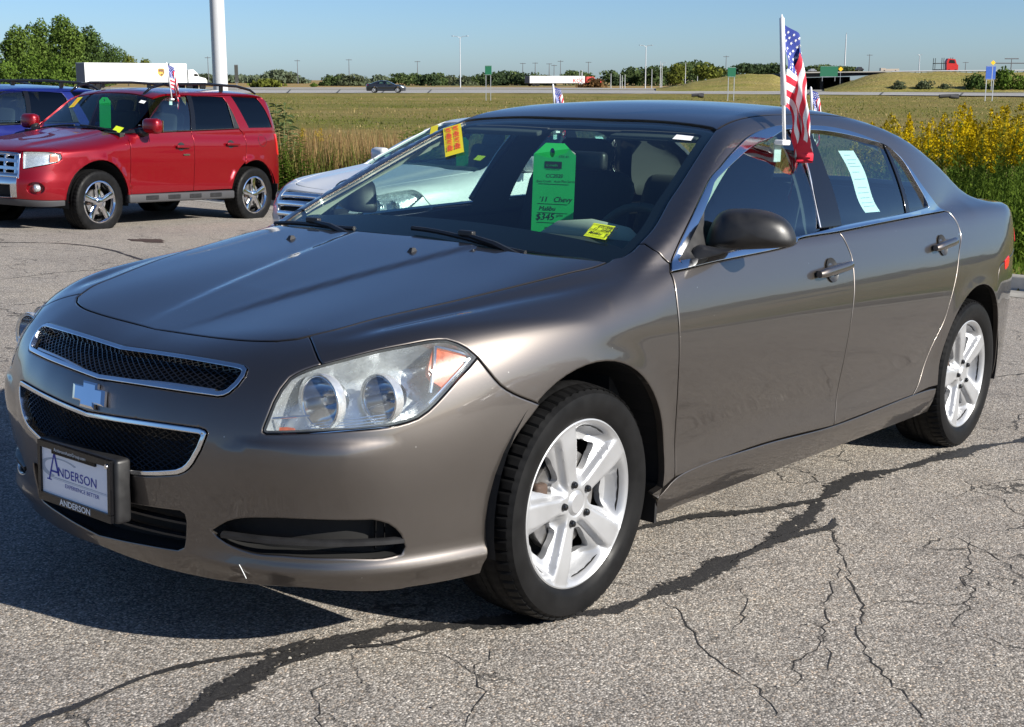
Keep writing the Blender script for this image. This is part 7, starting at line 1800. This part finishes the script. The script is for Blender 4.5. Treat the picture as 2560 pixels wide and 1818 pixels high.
# ------------------------------------------------------------ poles, signs, lamps
def build_poles():
    wm=simple('white painted pole',(.46,.47,.49),.35,noise=.03,nscale=3); gal=simple('weathered galvanised pole',(.42,.43,.45),.5,.6); wood=simple('grey utility pole wood',(.10,.10,.11),.8)
    gn=simple('green sign face',(.010,.12,.060),.5); bl=simple('blue sign face',(.03,.10,.42),.5); ye=simple('yellow warning face',(.85,.50,.01),.5); wl=MT['paperwhite']; al=simple('sign aluminium',(.5,.51,.52),.45,.7)
    # the big white pole behind the red SUV
    D=46.; p=bgp(552,232,D); r=33/FPX*D/2*1.02; z0=float(field_z(p[0],p[1]))-.3
    t=thing('lot_light_pole','thick white lot pole rising out of frame behind the red SUV','pole',(p[0],p[1],z0))
    b=MB(); b.lathe([(r*1.08,0),(r*1.04,5),(r*.98,11),(r*.95,12.5),(0,12.52)],28,'z'); b.build('shaft',wm,t,ang=40)
    b=MB(); b.lathe([(r*1.7,0),(r*1.7,.35),(r*1.1,.40)],24,'z'); b.build('footing',simple('concrete footing',(.36,.35,.33),.9,noise=.15,nscale=5),t,ang=40)
    ax=np.array([RW[0],RW[1]])
    b=MB(); b.tube([(0,0,12.2),(-ax[0]*2.2,-ax[1]*2.2,12.25)],.10,8); b.build('arm',wm,t); b=MB(); b.rbox((-ax[0]*2.6,-ax[1]*2.6,12.2),(.9,.6,.22),.05,Matrix.Rotation(math.atan2(ax[1],ax[0]),3,'Z')); b.build('lamp_head',wm,t)
    def post(px,yt,yb,D,rad,mat,nm,lab,cat,grp,arms=None,heads=True):
        a=bgp(px,yb,D); h=bgp(px,yt,D)[2]-a[2]; t=thing(nm,lab,cat,tuple(a),0,grp)
        b=MB(); b.tube([(0,0,-.5),(0,0,h*.98)],rad,8,r1=rad*.6); b.build('shaft',mat,t,ang=40)
        if arms:
            for s in arms:
                L=.13*h*abs(s); sx=1 if s>0 else -1
                b=MB(); b.tube([(0,0,h*.955),(RW[0]*sx*L*.3,RW[1]*sx*L*.3,h*.985),(RW[0]*sx*L,RW[1]*sx*L,h)],rad*.45,6); b.build('arm',mat,t)
                if heads: b=MB(); b.rbox((RW[0]*sx*L*1.12,RW[1]*sx*L*1.12,h*.998),(L*.30,L*.30,h*.012),.03); b.build('lamp_head',mat,t)
        return t
    G='twin arm highway lamp masts'
    post(1151,90,217,280,.11,gal,'street_lamp','tall twin arm lamp mast right of the black car on the highway','street lamp',G,(1,-1))
    post(1613,113,220,270,.12,gal,'street_lamp','tall twin arm lamp mast right of centre against the trees','street lamp',G,(1,-1))
    post(2297,137,179,230,.10,gal,'street_lamp','twin arm lamp mast on the overpass road left of the red carrier truck','street lamp',G,(1,-1))
    post(1988,127,180,260,.09,gal,'street_lamp','single arm lamp just right of the foreground flag','street lamp','single arm lamps',(1,))
    post(1654,157,219,300,.10,gal,'street_lamp','single arm lamp right of the tall twin mast','street lamp','single arm lamps',(1,))
    post(1456,176,205,330,.10,gal,'street_lamp','short lamp with slanting arms above the red tractor','street lamp','single arm lamps',(1,-1))
    pl=[(1650,152,220,'slim pale pole right of the twin mast at right of centre'),(1713,155,208,'slim pale pole left of the embankment crest'),(1629,172,218,'short pale pole just right of the twin mast'),(1527,183,221,'short pale post right of the rusty weeds'),(1550,184,220,'pale post, first of a close pair left of the trees'),(1555,188,220,'pale post, second of a close pair left of the trees'),(1562,186,220,'pale post right of the close pair'),(1743,190,222,'pale post at the foot of the embankment'),(1449,176,205,'thin pale post over the front of the white trailer'),(1454,180,205,'thin pale post above the red tractor')]
    for px,yt,yb,lab in pl: post(px,yt,yb,290,.09,gal,'post',lab,'post','slim posts along the highway')
    U='utility poles along the horizon'
    for px,yt,yb,lab in [(522,140,205,'faint utility pole left of the white lot pole'),(745,148,207,'utility pole on the horizon right of the red SUV'),(873,147,188,'utility pole above the left bushes by the black car'),(1044,152,186,'utility pole right of the black car'),(1307,157,184,'first of the four utility poles above the tree row'),(1338,156,184,'second of the four utility poles above the tree row'),(1373,158,186,'third of the four utility poles above the tree row'),(1385,161,205,'fourth of the four utility poles above the tree row'),(1401,150,200,'tallest utility pole right of the white trailer roof'),(1471,154,182,'dark utility pole above the red tractor trees'),(1814,138,194,'utility pole left of the right green sign'),(2172,135,178,'utility pole right of the big green sign'),(2413,155,176,'thin pole right of the red carrier truck')]:
        t=post(px,yt,yb,520,.16,wood,'utility_pole',lab,'utility pole',U)
        h=bgp(px,yt,520)[2]-t.location.z; b=MB(); b.tube([(-RW[0]*1.1,-RW[1]*1.1,h*.93),(RW[0]*1.1,RW[1]*1.1,h*.93)],.10,5); b.build('crossarm',wood,t)
    t=post(2112,84,160,420,.22,gal,'radio_mast','tall thin radio mast above the big green sign','mast',None)
    h=bgp(2112,84,420)[2]-t.location.z; b=MB(); b.tube([(0,0,h*.96),(0,0,h*1.03)],.08,5); b.build('antenna',gal,t)
    t=post(2527,146,178,430,.18,wood,'utility_pole','double crossarm power pole near the right edge','utility pole',None)
    for f,w in ((.97,2.2),(.62,5.)):
        h=bgp(2527,146,430)[2]-t.location.z; b=MB(); b.tube([(-RW[0]*w,-RW[1]*w,h*f),(RW[0]*w,RW[1]*w,h*f)],.16,5); b.build('crossarm',wood,t)
    def sign(x0,x1,y0,y1,yb,D,face,nm,lab,legs=2,lines=()):
        a=bgp(.5*(x0+x1),yb,D); top=bgp(.5*(x0+x1),y0,D)[2]-a[2]; bot=bgp(.5*(x0+x1),y1,D)[2]-a[2]; w=(x1-x0)/FPX*D
        t=thing(nm,lab,'sign',tuple(a),math.atan2(RW[1],RW[0]))
        b=MB(); b.rbox((0,0,(top+bot)/2),(w,.03,top-bot),.012); b.build('face',face,t)
        b=MB(); b.box((0,-.017,top-.03),(w*.92,.004,.025)); b.box((0,-.017,bot+.03),(w*.92,.004,.025)); b.build('face_border',al,t)
        for s in ((-1,1) if legs==2 else (0,)):
            b=MB(); b.box((s*w*.36,.04,top*.5-.1),(.06,.05,top+.2)); b.build('leg',al,t)
        for u,v,sz,tx in lines:
            lettering(tx,sz,wl,t,frame((u*w,-.018,bot+v*(top-bot)),(1,0,0),(0,0,1)))
        return t
    sign(1213,1229,164,188,247,116,gn,'road_sign','small green road sign on two steel legs right of the black car')
    sign(1817,1837,168,193,247,116,gn,'road_sign','small green road sign on two legs left of the foreground flag')
    sign(2460,2484,165,199,247,112,bl,'road_sign','blue road sign on two legs at the right')
    sign(588,597,162,208,222,120,simple('dark sign back',(.06,.06,.055),.7),'road_sign','narrow dark sign back right of the white lot pole',1)
    sign(2050,2093,165.5,192,200,206,gn,'overhead_sign','big green highway sign fixed on the overpass side',2,((-.40,.58,.55,'EXIT 98'),(-.40,.18,.5,'N  29')) [0:0])
    for px,py,D,lab in ((1999,171,209.5,'yellow warning diamond left of the big green sign'),(2102,173,209.5,'yellow warning diamond right of the big green sign'),(2483,157,110,'yellow warning diamond above the blue sign')):
        p=bgp(px,py,D); t=thing('warning_sign',lab,'sign',(p[0],p[1],p[2]-1.2),math.atan2(RW[1],RW[0])); s=11/FPX*D*.5
        b=MB(); b.box((0,0,1.2),(s*1.5,.03,s*1.5),Matrix.Rotation(R_(45),3,'Y')); b.build('face',ye,t); b=MB(); b.box((0,.035,.1),(.05,.04,2.2)); b.build('leg',al,t)
build_poles()

# ------------------------------------------------------------ flags on window clips
FR=simple('flag red',(.52,.012,.035),.75); FW_=simple('flag white',(.62,.62,.64),.75); FB=simple('flag blue',(.018,.035,.22),.75)
def flag_thing(mat,lab,group='window flags on the cars',base=(0,0,0),top=(-.081,0,.415),open_=1.,seed=0,mirror=1):
    """pole > clip, flag cloth with thirteen stripes and a starred canton; local frame at the clip"""
    t=thing('window_flag',lab,'flag',mat=mat,group=group)
    b0=np.array(base,float);b1=np.array(top,float); u=b1-b0
    b=MB(); b.tube([b0+[0,0,-.01],b0+u*.55,b0+u*.97,b1],[.0065,.006,.0055,.001],8); b.build('pole',MT['whiteplastic'],t,smooth=True)
    b=MB(); b.tube([b0+u*.28,b0+u*.97],[.0105,.0085],10); b.build('sleeve',FW_,t,smooth=True)
    b=MB(); b.rbox(b0+[.01,.012,-.012],(.055,.035,.018),.004); b.rbox(b0+[.01,.030,-.045],(.05,.006,.07),.002); b.build('clip',MT['whiteplastic'],t)
    ni,nj=60,39; L=.40*open_; V=np.zeros((ni+1,nj+1,3)); rnd=np.random.RandomState(seed)
    for j in range(nj+1):
        f=j/nj; h=b0+u*(.27+.655*f)          # along the hoist, bottom to top
        p=h.copy()
        for i in range(ni+1):
            s=i/ni*L
            V[i,j]=p
            # sideways near the pole, then hanging down in a loose fold
            k=min(1,max(0,(s-.045-.025*f)/.05)); k=k*k*(3-2*k)
            dx=(.90*(1-k)+.16*k)*mirror; dz=-.25*(1-k)-.98*k
            yb=-.55*math.cos(s*70+f*2.2)*(.35+.5*k)+ (.28*k if f<.5 else -.15*k)
            d=np.array([dx,yb*.55,dz]); d/=np.linalg.norm(d); p=p+d*(L/ni)
    V[:,:,1]-=.008
    # keep overlapping hanging layers apart
    ff=np.linspace(0,1,nj+1)[None,:]; ss=np.linspace(0,1,ni+1)[:,None]
    V[:,:,1]+=-.030*np.sin(ff*3.1)*np.clip(ss*3-.4,0,1)+.012*np.sin(ff*9+ss*7)
    V[:,:,0]+=mirror*(.070*(.62-ff)*np.clip(ss*2.2-.7,0,1)+.010*np.sin(ff*6+ss*9)*np.clip(ss*2,0,1))
    F=[];MI=[]
    for i in range(ni):
        for j in range(nj):
            a=i*(nj+1)+j; F.append((a,a+nj+1,a+nj+2,a+1)); st=12-j//3
            MI.append(2 if (j>=18 and i<ni*.40) else (0 if st%2==0 else 1))
    me=np_mesh('flag_cloth',V.reshape(-1,3),F,None)
    for m in (FR,FW_,FB): me.materials.append(m)
    me.polygons.foreach_set('material_index',np.array(MI,np.int32)); me.update(); link('flag_cloth',me,None,t)
    VS=[];FS=[]
    for r in range(9):
        for c in range(6 if r%2==0 else 5):
            fi=(c+.5+(0 if r%2==0 else .5))/6*.40*ni; fj=18+(r+.5)/9*(nj-18); i=int(fi);j=int(min(fj,nj-1))
            P0=V[i,j];ex=V[i+1,j]-P0;ey=V[i,min(j+1,nj)]-V[i,max(j-1,0)]; n=np.cross(ex,ey); ln=np.linalg.norm(n)
            if ln<1e-9: continue
            n/=ln; ex/=np.linalg.norm(ex); ey=np.cross(n,ex)
            for sd in (1,-1):
                k=len(VS)
                for q in range(10):
                    a=math.pi/2+q*math.pi/5; rr=.0066 if q%2==0 else .0027
                    VS.append(P0+ex*rr*math.cos(a)+ey*rr*math.sin(a)+n*sd*.0012)
                FS.append(tuple(range(k,k+10)))
    me=bpy.data.meshes.new('stars'); me.from_pydata([tuple(v) for v in VS],[],FS); o=link('stars',me,FW_,t); o['kind']='stuff'
    return t
flag_thing(TILT.to_4x4()@Matrix.Translation((1.382,-.676,1.313)),'striped flag with blue starred canton drooping on the taupe sedan window clip')
flag_thing(RED@Matrix.Translation((1.30,-.735,1.515)),'small striped flag on the red SUV front window',seed=3,open_=.75)
flag_thing(WHITE@Matrix.Translation((1.38,-.676,1.313)),'dark blue flag tip standing above the taupe sedan roof left of the windscreen centre',seed=5,open_=.6,mirror=1)
p=TILT@Vector((7.0,2.0,1.28)); 
t=flag_thing(Matrix.Translation(p),'blue and white flag tip showing above the roof right of the foreground flag',seed=8,open_=.6)
b=MB(); b.tube([(0,0,-1.5),(0,0,.0)],.012,6); b.build('stake',MT['whiteplastic'],t)

# ------------------------------------------------------------ hang tags and papers
def hang_tag(mat,W,H,lab,lines,seed=0):
    """card with clipped top corners and a slot; local frame: x to the right, z up, facing -y"""
    t=thing('hang_tag',lab,'tag',mat=mat,group='green price tags in the windscreens')
    ni,nj=18,30; sl=.0
    out=[(-W/2,-H),(W/2,-H),(W/2,-.27*W),(.22*W,0.0),(-.22*W,0),(-W/2,-.27*W)]
    slot=[(-.06*W+.06*W*math.cos(a)*1.,-.22*W+.11*W*math.sin(a)) for a in np.linspace(0,2*np.pi,17)[:-1]]
    bm=bmesh.new(); ov=[bm.verts.new((x,0,z)) for x,z in out]; sv=[bm.verts.new((x,0,z)) for x,z in slot]
    oe=[bm.edges.new((ov[i],ov[(i+1)%6])) for i in range(6)]; se=[bm.edges.new((sv[i],sv[(i+1)%16])) for i in range(16)]
    bmesh.ops.triangle_fill(bm,edges=oe+se,use_beauty=True,use_dissolve=False)
    r=bmesh.ops.extrude_face_region(bm,geom=bm.faces[:]); 
    for v in [g for g in r['geom'] if isinstance(g,bmesh.types.BMVert)]: v.co.y+=.0012
    bmesh.ops.recalc_face_normals(bm,faces=bm.faces[:]); me=bpy.data.meshes.new('card'); bm.to_mesh(me); bm.free(); link('card',me,MT['green_tag'],t)
    if lines:
        b=MB(); b.box((-.02*W,-.0008,-.50*W),(.40*W,.0006,.16*W)); b.build('logo_block',MT['ink'],t)
        lettering('(( credit',.075*W,MT['green_tag'],t,frame((-.19*W,-.0015,-.53*W),(1,0,0),(0,0,1)),xs=1.1); lettering('www.credit.com',.05*W,MT['ink'],t,frame((-.2*W,-.0008,-.62*W),(1,0,0),(0,0,1)))
        for u,v,sz,tx,sh in lines: lettering(tx,sz*W,MT['ink'],t,frame((u*W,-.0008,-v*H),(1,.0,.02),(0,0,1)),shear=sh)
        for v in (.41,.61,.70,.80,.90): b=MB(); b.box((0,-.0007,-v*H),(.72*W,.0005,.0012)); b.build('rule',MT['ink'],t)
    return t
tg=Matrix(((0,0,0,0),)*4)
def facing(x,y,z,yaw,lean=0.): return Matrix.Translation((x,y,z))@Matrix.Rotation(yaw,4,'Z')@Matrix.Rotation(lean,4,'X')
LN=((-.19,.345,.12,'CC2020',.1),(-.40,.395,.075,'Easy Credit   Auto Plan Service',0.),(-.33,.59,.17,"'11   Chevy",.25),(-.33,.68,.15,'Malibu',.25),(-.40,.775,.22,'$345',.2),(.10,.735,.10,'p/m',.1),(-.18,.865,.11,'w.a.c.',.2),(.22,.90,.09,'TT',0),(.10,.145,.08,'STK 41',.2))
# hangs from the mirror stem of the taupe sedan
hang_tag(TILT.to_4x4()@facing(.875,-.062,1.272,R_(-66),R_(0)),.150,.345,'green hang tag with handwritten price behind the taupe sedan windscreen',LN)
hang_tag(RED@facing(.93,-.02,1.50,R_(-82)),.16,.36,'plain green hang tag behind the red SUV windscreen',())
hang_tag(WHITE@facing(.875,0.02,1.225,R_(-68)),.12,.26,'dim green hang tag inside the white sedan',())
def paper(M4,W,H,lab,bend,lines=True):
    t=thing('window_paper',lab,'paper',mat=M4,group='price papers in the side windows'); n=16;V=[];F=[]
    for i in range(n+1):
        f=i/n
        for k in (0,1): V.append(((k-.5)*W*(1-.0*f)+bend*f*f*.35+.02*math.sin(f*5)*f,-.006*math.sin(f*6.),-H*f))
    for i in range(n): F.append((2*i,2*i+1,2*i+3,2*i+2))
    link('sheet',np_mesh('sheet',V,F,None),MT['paperwhite'],t)
    if lines:
        for v,w in ((.08,.4),(.16,.6),(.22,.5),(.27,.7),(.36,.45),(.47,.7),(.6,.6),(.68,.7),(.76,.6),(.84,.7),(.90,.7)):
            f=v; b=MB(); b.box((bend*f*f*.35+.02*math.sin(f*5)*f-(.1*W if w<.6 else 0),-.006*math.sin(f*6.)-.0015,-H*v),(W*w,.0006,.0028)); b.build('print_line',MT['greyink'],t)
    return t
# inside the rear door glass, leaning with it
def on_glass_frame(x0,z0,x1,z1,off):
    a=on_side([x0],[z0])[0];b_=on_side([x1],[z1])[0]; up=(a-b_); up/=np.linalg.norm(up); N=nrm(G_all,a[None])[0]; N=-N; yv=N-up*np.dot(N,up); yv/=np.linalg.norm(yv); xv=np.cross(yv,up)
    m=Matrix.Identity(4); o=a+yv*off
    for i in range(3): m[i][0]=xv[i];m[i][1]=yv[i];m[i][2]=up[i];m[i][3]=o[i]
    return m
paper(TILT.to_4x4()@on_glass_frame(1.93,1.285,1.93,1.05,.022),.13,.255,'long white price sheet curling inside the taupe sedan rear window',.12)
paper(WHITE@on_glass_frame(2.0,1.285,2.0,1.05,.022),.11,.25,'pale price sheet inside the white sedan rear door window',.08,False)

# ------------------------------------------------------------ plants along the kerb
def strip_blades(name,n,pts,hgt,wid,lean,rnd,seg=2):
    """thin tapering blades; pts(n) gives roots"""
    P=pts; V=[];F=[]; 
    a=rnd.uniform(0,6.28,n); h=hgt*rnd.uniform(.55,1.15,n); w=wid*rnd.uniform(.6,1.3,n); l=lean*rnd.uniform(.2,1.3,n)*h; b=rnd.uniform(0,6.28,n)
    V=np.zeros((n,2*seg+1,3))
    for k in range(seg):
        t=k/seg; c=P+np.stack([np.cos(b)*l*t**1.7,np.sin(b)*l*t**1.7,h*t],1); o=np.stack([np.cos(a),np.sin(a),0*a],1)*(w*(1-t*.6))[:,None]
        V[:,2*k]=c-o;V[:,2*k+1]=c+o
    V[:,2*seg]=P+np.stack([np.cos(b)*l,np.sin(b)*l,h],1)
    base=np.arange(n)[:,None]*(2*seg+1); T=[]
    for k in range(seg-1): T+= [[2*k,2*k+1,2*k+3],[2*k,2*k+3,2*k+2]]
    T.append([2*seg-2,2*seg-1,2*seg]); F=(base[:,:,None]+np.array(T)[None]).reshape(-1,3)
    return np_mesh(name,V.reshape(-1,3),F,None,smooth=False)
GR={'green':leaf_mat('field grass green',(.075,.10,.02),(.17,.185,.045),.4),'straw':leaf_mat('dry grass straw',(.20,.15,.065),(.42,.32,.15),.35),'brown':leaf_mat('dry weed brown',(.17,.095,.045),(.33,.21,.10),.3),'lawn':leaf_mat('verge lawn',(.07,.13,.018),(.14,.21,.035),.4)}
def scatter(n,d0,d1,px0,px1,rnd,pw=1.):
    d=d0+(d1-d0)*rnd.uniform(0,1,n)**pw; px=rnd.uniform(px0,px1,n); s=(px-1280)/FPX
    x=CAM[0]+d*(FH[0]+s*RW[0]); y=CAM[1]+d*(FH[1]+s*RW[1])
    z=field_z(x,y); ok=x>kerb_x(y)+.25
    return np.stack([x,y,z-.03],1)[ok]
LEAF['lush']=leaf_mat('lush green leaves',(.060,.105,.016),(.17,.25,.04),.4)
def build_plants():
    rnd=np.random.RandomState(5)
    def stuff(name,me,mat): tag(link(name,me,mat),kind='stuff')
    # knee high field grass, thinning with distance
    for (n,d0,d1,h,w,mat) in ((26000,19,45,.26,.010,'green'),(16000,19,45,.30,.009,'straw'),(30000,45,132,.13,.034,'green'),(16000,45,132,.14,.030,'straw')):
        p=scatter(n,d0,d1,-500,3000,rnd,1.2); pt_=np.sin(p[:,0]*.19+1.4*np.sin(p[:,1]*.11))+np.sin(p[:,1]*.23+p[:,0]*.07)+.6*np.sin(p[:,0]*.61-p[:,1]*.43)+rnd.normal(size=len(p))*.35; p=p[pt_>-.15] if mat=='green' else p[pt_<.25]; stuff('field_grass',strip_blades('field_grass',len(p),p,h,w,.5,rnd),GR[mat])
    # lawn verge behind the kerb
    k=14000; yy=rnd.uniform(-6,22,k); xx=kerb_x(yy)+.18+rnd.uniform(0,1.3,k); p=TILT.to_3x3(); P=np.array([p@Vector((a,b,0.)) for a,b in zip(xx,yy)]); P[:,2]=np.maximum(field_z(P[:,0],P[:,1]),[zlot(a,b) for a,b in zip(xx,yy)])
    stuff('verge_lawn',strip_blades('verge_lawn',k,P,.10,.006,.6,rnd),GR['lawn'])
    # tall dry stand between the red SUV and the white sedan
    for (n,d0,d1,px0,px1,h,w,lean,mat) in ((3600,19.5,24,700,1010,1.02,.0055,.16,'brown'),(2300,19.5,25,690,1080,1.0,.006,.2,'straw'),(6000,19.3,26,640,1100,.85,.009,.3,'green'),(1800,20,27,1000,1300,.95,.0065,.25,'brown'),(1800,20,27,1000,1300,.9,.007,.25,'straw'),(900,24,30,1400,1560,1.55,.006,.10,'brown')):
        p=scatter(n,d0,d1,px0,px1,rnd); stuff('dry_weed_stand',strip_blades('dry_weed_stand',len(p),p,h,w,lean,rnd,3),GR[mat])
    # base growth under the goldenrod
    p=scatter(9000,13.0,18,2080,2900,rnd); stuff('goldenrod_undergrowth',strip_blades('goldenrod_undergrowth',len(p),p,.80,.010,.25,rnd,3),LEAF['lush'])
    # ---- leafy weeds
    def leafy(name,h,nl,ls,droop,rnd,leaf,stemr=.006,spread=.06):
        V=[];F=[]
        for k in range(nl):
            f=.12+.88*(k+.5)/nl; a=k*2.4+rnd.uniform(-.3,.3); l=ls*(1.15-.75*f)*rnd.uniform(.8,1.2); o=np.array([spread*f*f*h,0,f*h]); d=np.array([math.cos(a),math.sin(a),.55-droop]); d/=np.linalg.norm(d); s=np.cross(d,[0,0,1]); s/=np.linalg.norm(s); w=l*.16
            m=o+d*l*.5+[0,0,.06*l]; e=o+d*l+[0,0,-droop*.35*l]; b=len(V); V+=[o,m-s*w,e,m+s*w]; F.append((b,b+1,b+2,b+3))
        me=np_mesh('leaves',V,F,None,smooth=False); me.materials.append(LEAF[leaf])
        b=MB(); b.tube([(0,0,-.05),(spread*.25*h,0,h*.5),(spread*h,0,h)],[stemr,stemr*.8,stemr*.3],5); st=b.mesh('stem'); st.materials.append(LEAF[leaf]); return me,st
    mil=[leafy('milkweed',1.,34,.26,.55,rnd,'weed',.008) for _ in range(3)]; bsh=[leafy('weed',1.,60,.22,.3,rnd,'lush',.006,.12) for _ in range(3)]
    def put(kinds,nm,lab,cat,grp,pos,h,i):
        me,st=kinds[i%len(kinds)]; t=thing(nm,lab,cat,tuple(pos),rnd.uniform(0,6.28),grp); t.scale=(h,h,h)
        link('leaves',me,None,t); link('stem',st,None,t); return t
    for i,(px,D,top) in enumerate([(672,20.6,250),(690,20.2,262),(715,20.,255),(728,20.4,280),(700,21,300),(745,20.6,318),(662,20.2,300),(735,19.8,345)]):
        s=(px-1280)/FPX; x=CAM[0]+D*(FH[0]+s*RW[0]);y=CAM[1]+D*(FH[1]+s*RW[1]); z=float(field_z(x,y)); h=bgp(px,top,D)[2]-z
        put(mil,'tall_weed','tall pale green leafy weed behind the red SUV tail','weed','tall leafy weeds behind the red SUV',(x,y,z),h,i)
    for i in range(130):
        px=rnd.choice([rnd.uniform(690,760),rnd.uniform(880,965),rnd.uniform(690,960),rnd.uniform(1030,1090)]); D=rnd.uniform(19.3,21); top=rnd.uniform(380,430) if px>760 else rnd.uniform(340,420); s=(px-1280)/FPX
        if 1030<px: top=rnd.uniform(320,350)
        x=CAM[0]+D*(FH[0]+s*RW[0]);y=CAM[1]+D*(FH[1]+s*RW[1]); z=float(field_z(x,y)); h=max(.3,bgp(px,top,D)[2]-z)
        put(bsh,'leafy_weed','green leafy weed among the dry stalks by the kerb','weed','green weeds among the dry stalks',(x,y,z),h,i)
    # ---- goldenrod
    ym=leaf_mat('goldenrod flowers',(.30,.205,.004),(.56,.41,.012),.25); gv=[]
    ym2=leaf_mat('faded goldenrod flowers',(.15,.12,.012),(.40,.30,.02),.25)
    for v in range(7):
        nl=80; V=[];F=[]; bend=rnd.uniform(.02,.14)
        for k in range(nl):
            f=.06+.80*(k+.5)/nl; a=k*2.4; l=.125*(1.2-.75*f)*rnd.uniform(.7,1.2); o=np.array([bend*f*f,0,f]); d=np.array([math.cos(a),math.sin(a),.75]); d/=np.linalg.norm(d); s=np.cross(d,[0,0,1]); s/=np.linalg.norm(s); w=l*.085
            m=o+d*l*.55; e=o+d*l+[0,0,-.18*l]; b=len(V); V+=[o,m-s*w,e,m+s*w]; F.append((b,b+1,b+2,b+3))
        lv=np_mesh('leaves',V,F,None,smooth=False); lv.materials.append(LEAF['lush'])
        n=150; f=rnd.uniform(0,1,n); a=rnd.uniform(0,6.28,n); wd=rnd.uniform(.035,.06); r=wd*(1-f)**.6*rnd.uniform(.3,1.1,n)*(.4+1.6*np.minimum(f*4,1))*.75; c=np.stack([bend*(.80+.22*f)**2+r*np.cos(a),r*np.sin(a),.80+.22*f-r*.35],1)
        s=.0085*rnd.uniform(.6,1.4,n)[:,None]; u=rnd.normal(size=(n,3)); u/=np.linalg.norm(u,axis=1,keepdims=True); w=np.cross(u,rnd.normal(size=(n,3))); w/=np.linalg.norm(w,axis=1,keepdims=True); VV=np.zeros((n*3,3)); VV[0::3]=c-u*s;VV[1::3]=c+u*s;VV[2::3]=c+w*s*1.7
        pm=np_mesh('flower_plume',VV,np.arange(n*3).reshape(n,3),None,smooth=False); pm.materials.append(ym2 if v in (2,5) else ym)
        b=MB(); b.tube([(0,0,-.05),(bend*.25,0,.5),(bend*.9,0,.95)],[.006,.005,.002],5); st=b.mesh('stem'); st.materials.append(LEAF['bush']); gv.append((lv,pm,st))
    cnt=0
    for i in range(230):
        px=rnd.uniform(2130,2640); D=rnd.uniform(12.4,16.2); s=(px-1280)/FPX
        x=CAM[0]+D*(FH[0]+s*RW[0]);y=CAM[1]+D*(FH[1]+s*RW[1])
        if x<kerb_x(y)+.75: continue
        top=np.interp(px,[2130,2200,2230,2290,2350,2420,2500,2560,2640],[320,300,285,315,262,285,270,285,290])+rnd.uniform(-6,70)**1.0+ (0 if i%3 else 40)
        z=float(field_z(x,y)); h=bgp(px,top,D)[2]-z
        if h<.4: continue
        lv,pm,st=gv[i%7]; t=thing('goldenrod','yellow flowering goldenrod stem in the stand behind the kerb at right','plant',(x,y,z),rnd.uniform(0,6.28),'goldenrod stems behind the kerb'); t.scale=(h,h,h)
        link('leaves',lv,None,t); link('flower_plume',pm,None,t); link('stem',st,None,t); cnt+=1
    # a few flowering tops left of the white car
    for i,(px,top) in enumerate([(755,325),(765,335),(772,322),(800,330),(808,322),(815,338)]):
        D=22.; s=(px-1280)/FPX; x=CAM[0]+D*(FH[0]+s*RW[0]);y=CAM[1]+D*(FH[1]+s*RW[1]); z=float(field_z(x,y)); h=bgp(px,top,D)[2]-z
        lv,pm,st=gv[i%7]; t=thing('goldenrod','small goldenrod stem among the dry weeds right of the red SUV','plant',(x,y,z),i*1.,'goldenrod stems among the dry weeds'); t.scale=(h,h,h)
        link('leaves',lv,None,t); link('flower_plume',pm,None,t); link('stem',st,None,t)
build_plants()
def build_grit():
    rnd=np.random.RandomState(4); n=900; V=[];F=[]
    for i in range(n):
        d=rnd.uniform(2.6,9.); s=rnd.uniform(-.42,.42); x=CAM[0]+d*(FH[0]+s*RW[0]); y=CAM[1]+d*(FH[1]+s*RW[1]); r=rnd.uniform(.0018,.0055); z=zlot(x,y); k=len(V)
        q=rnd.uniform(.7,1.3,(6,3))*r; V+=[(x+q[0,0],y,z+r*.5),(x-q[1,0],y,z+r*.5),(x,y+q[2,1],z+r*.5),(x,y-q[3,1],z+r*.5),(x,y,z+r*1.2),(x,y,z-.002)]
        F+=[(k+a,k+b,k+c) for a,b,c in ((0,2,4),(2,1,4),(1,3,4),(3,0,4))]
    m,nt,b=nodes('loose grit'); g=nt.nodes.new('ShaderNodeNewGeometry'); nt.links.new(ramp(nt,g.outputs['Random Per Island'],[(0,(.10,.085,.07)),(.5,(.26,.23,.19)),(1,(.45,.42,.37))]),b.inputs['Base Color']); b.inputs['Roughness'].default_value=.9
    tag(link('loose_grit',np_mesh('loose_grit',V,F,None,smooth=False),m),kind='stuff')
build_grit()
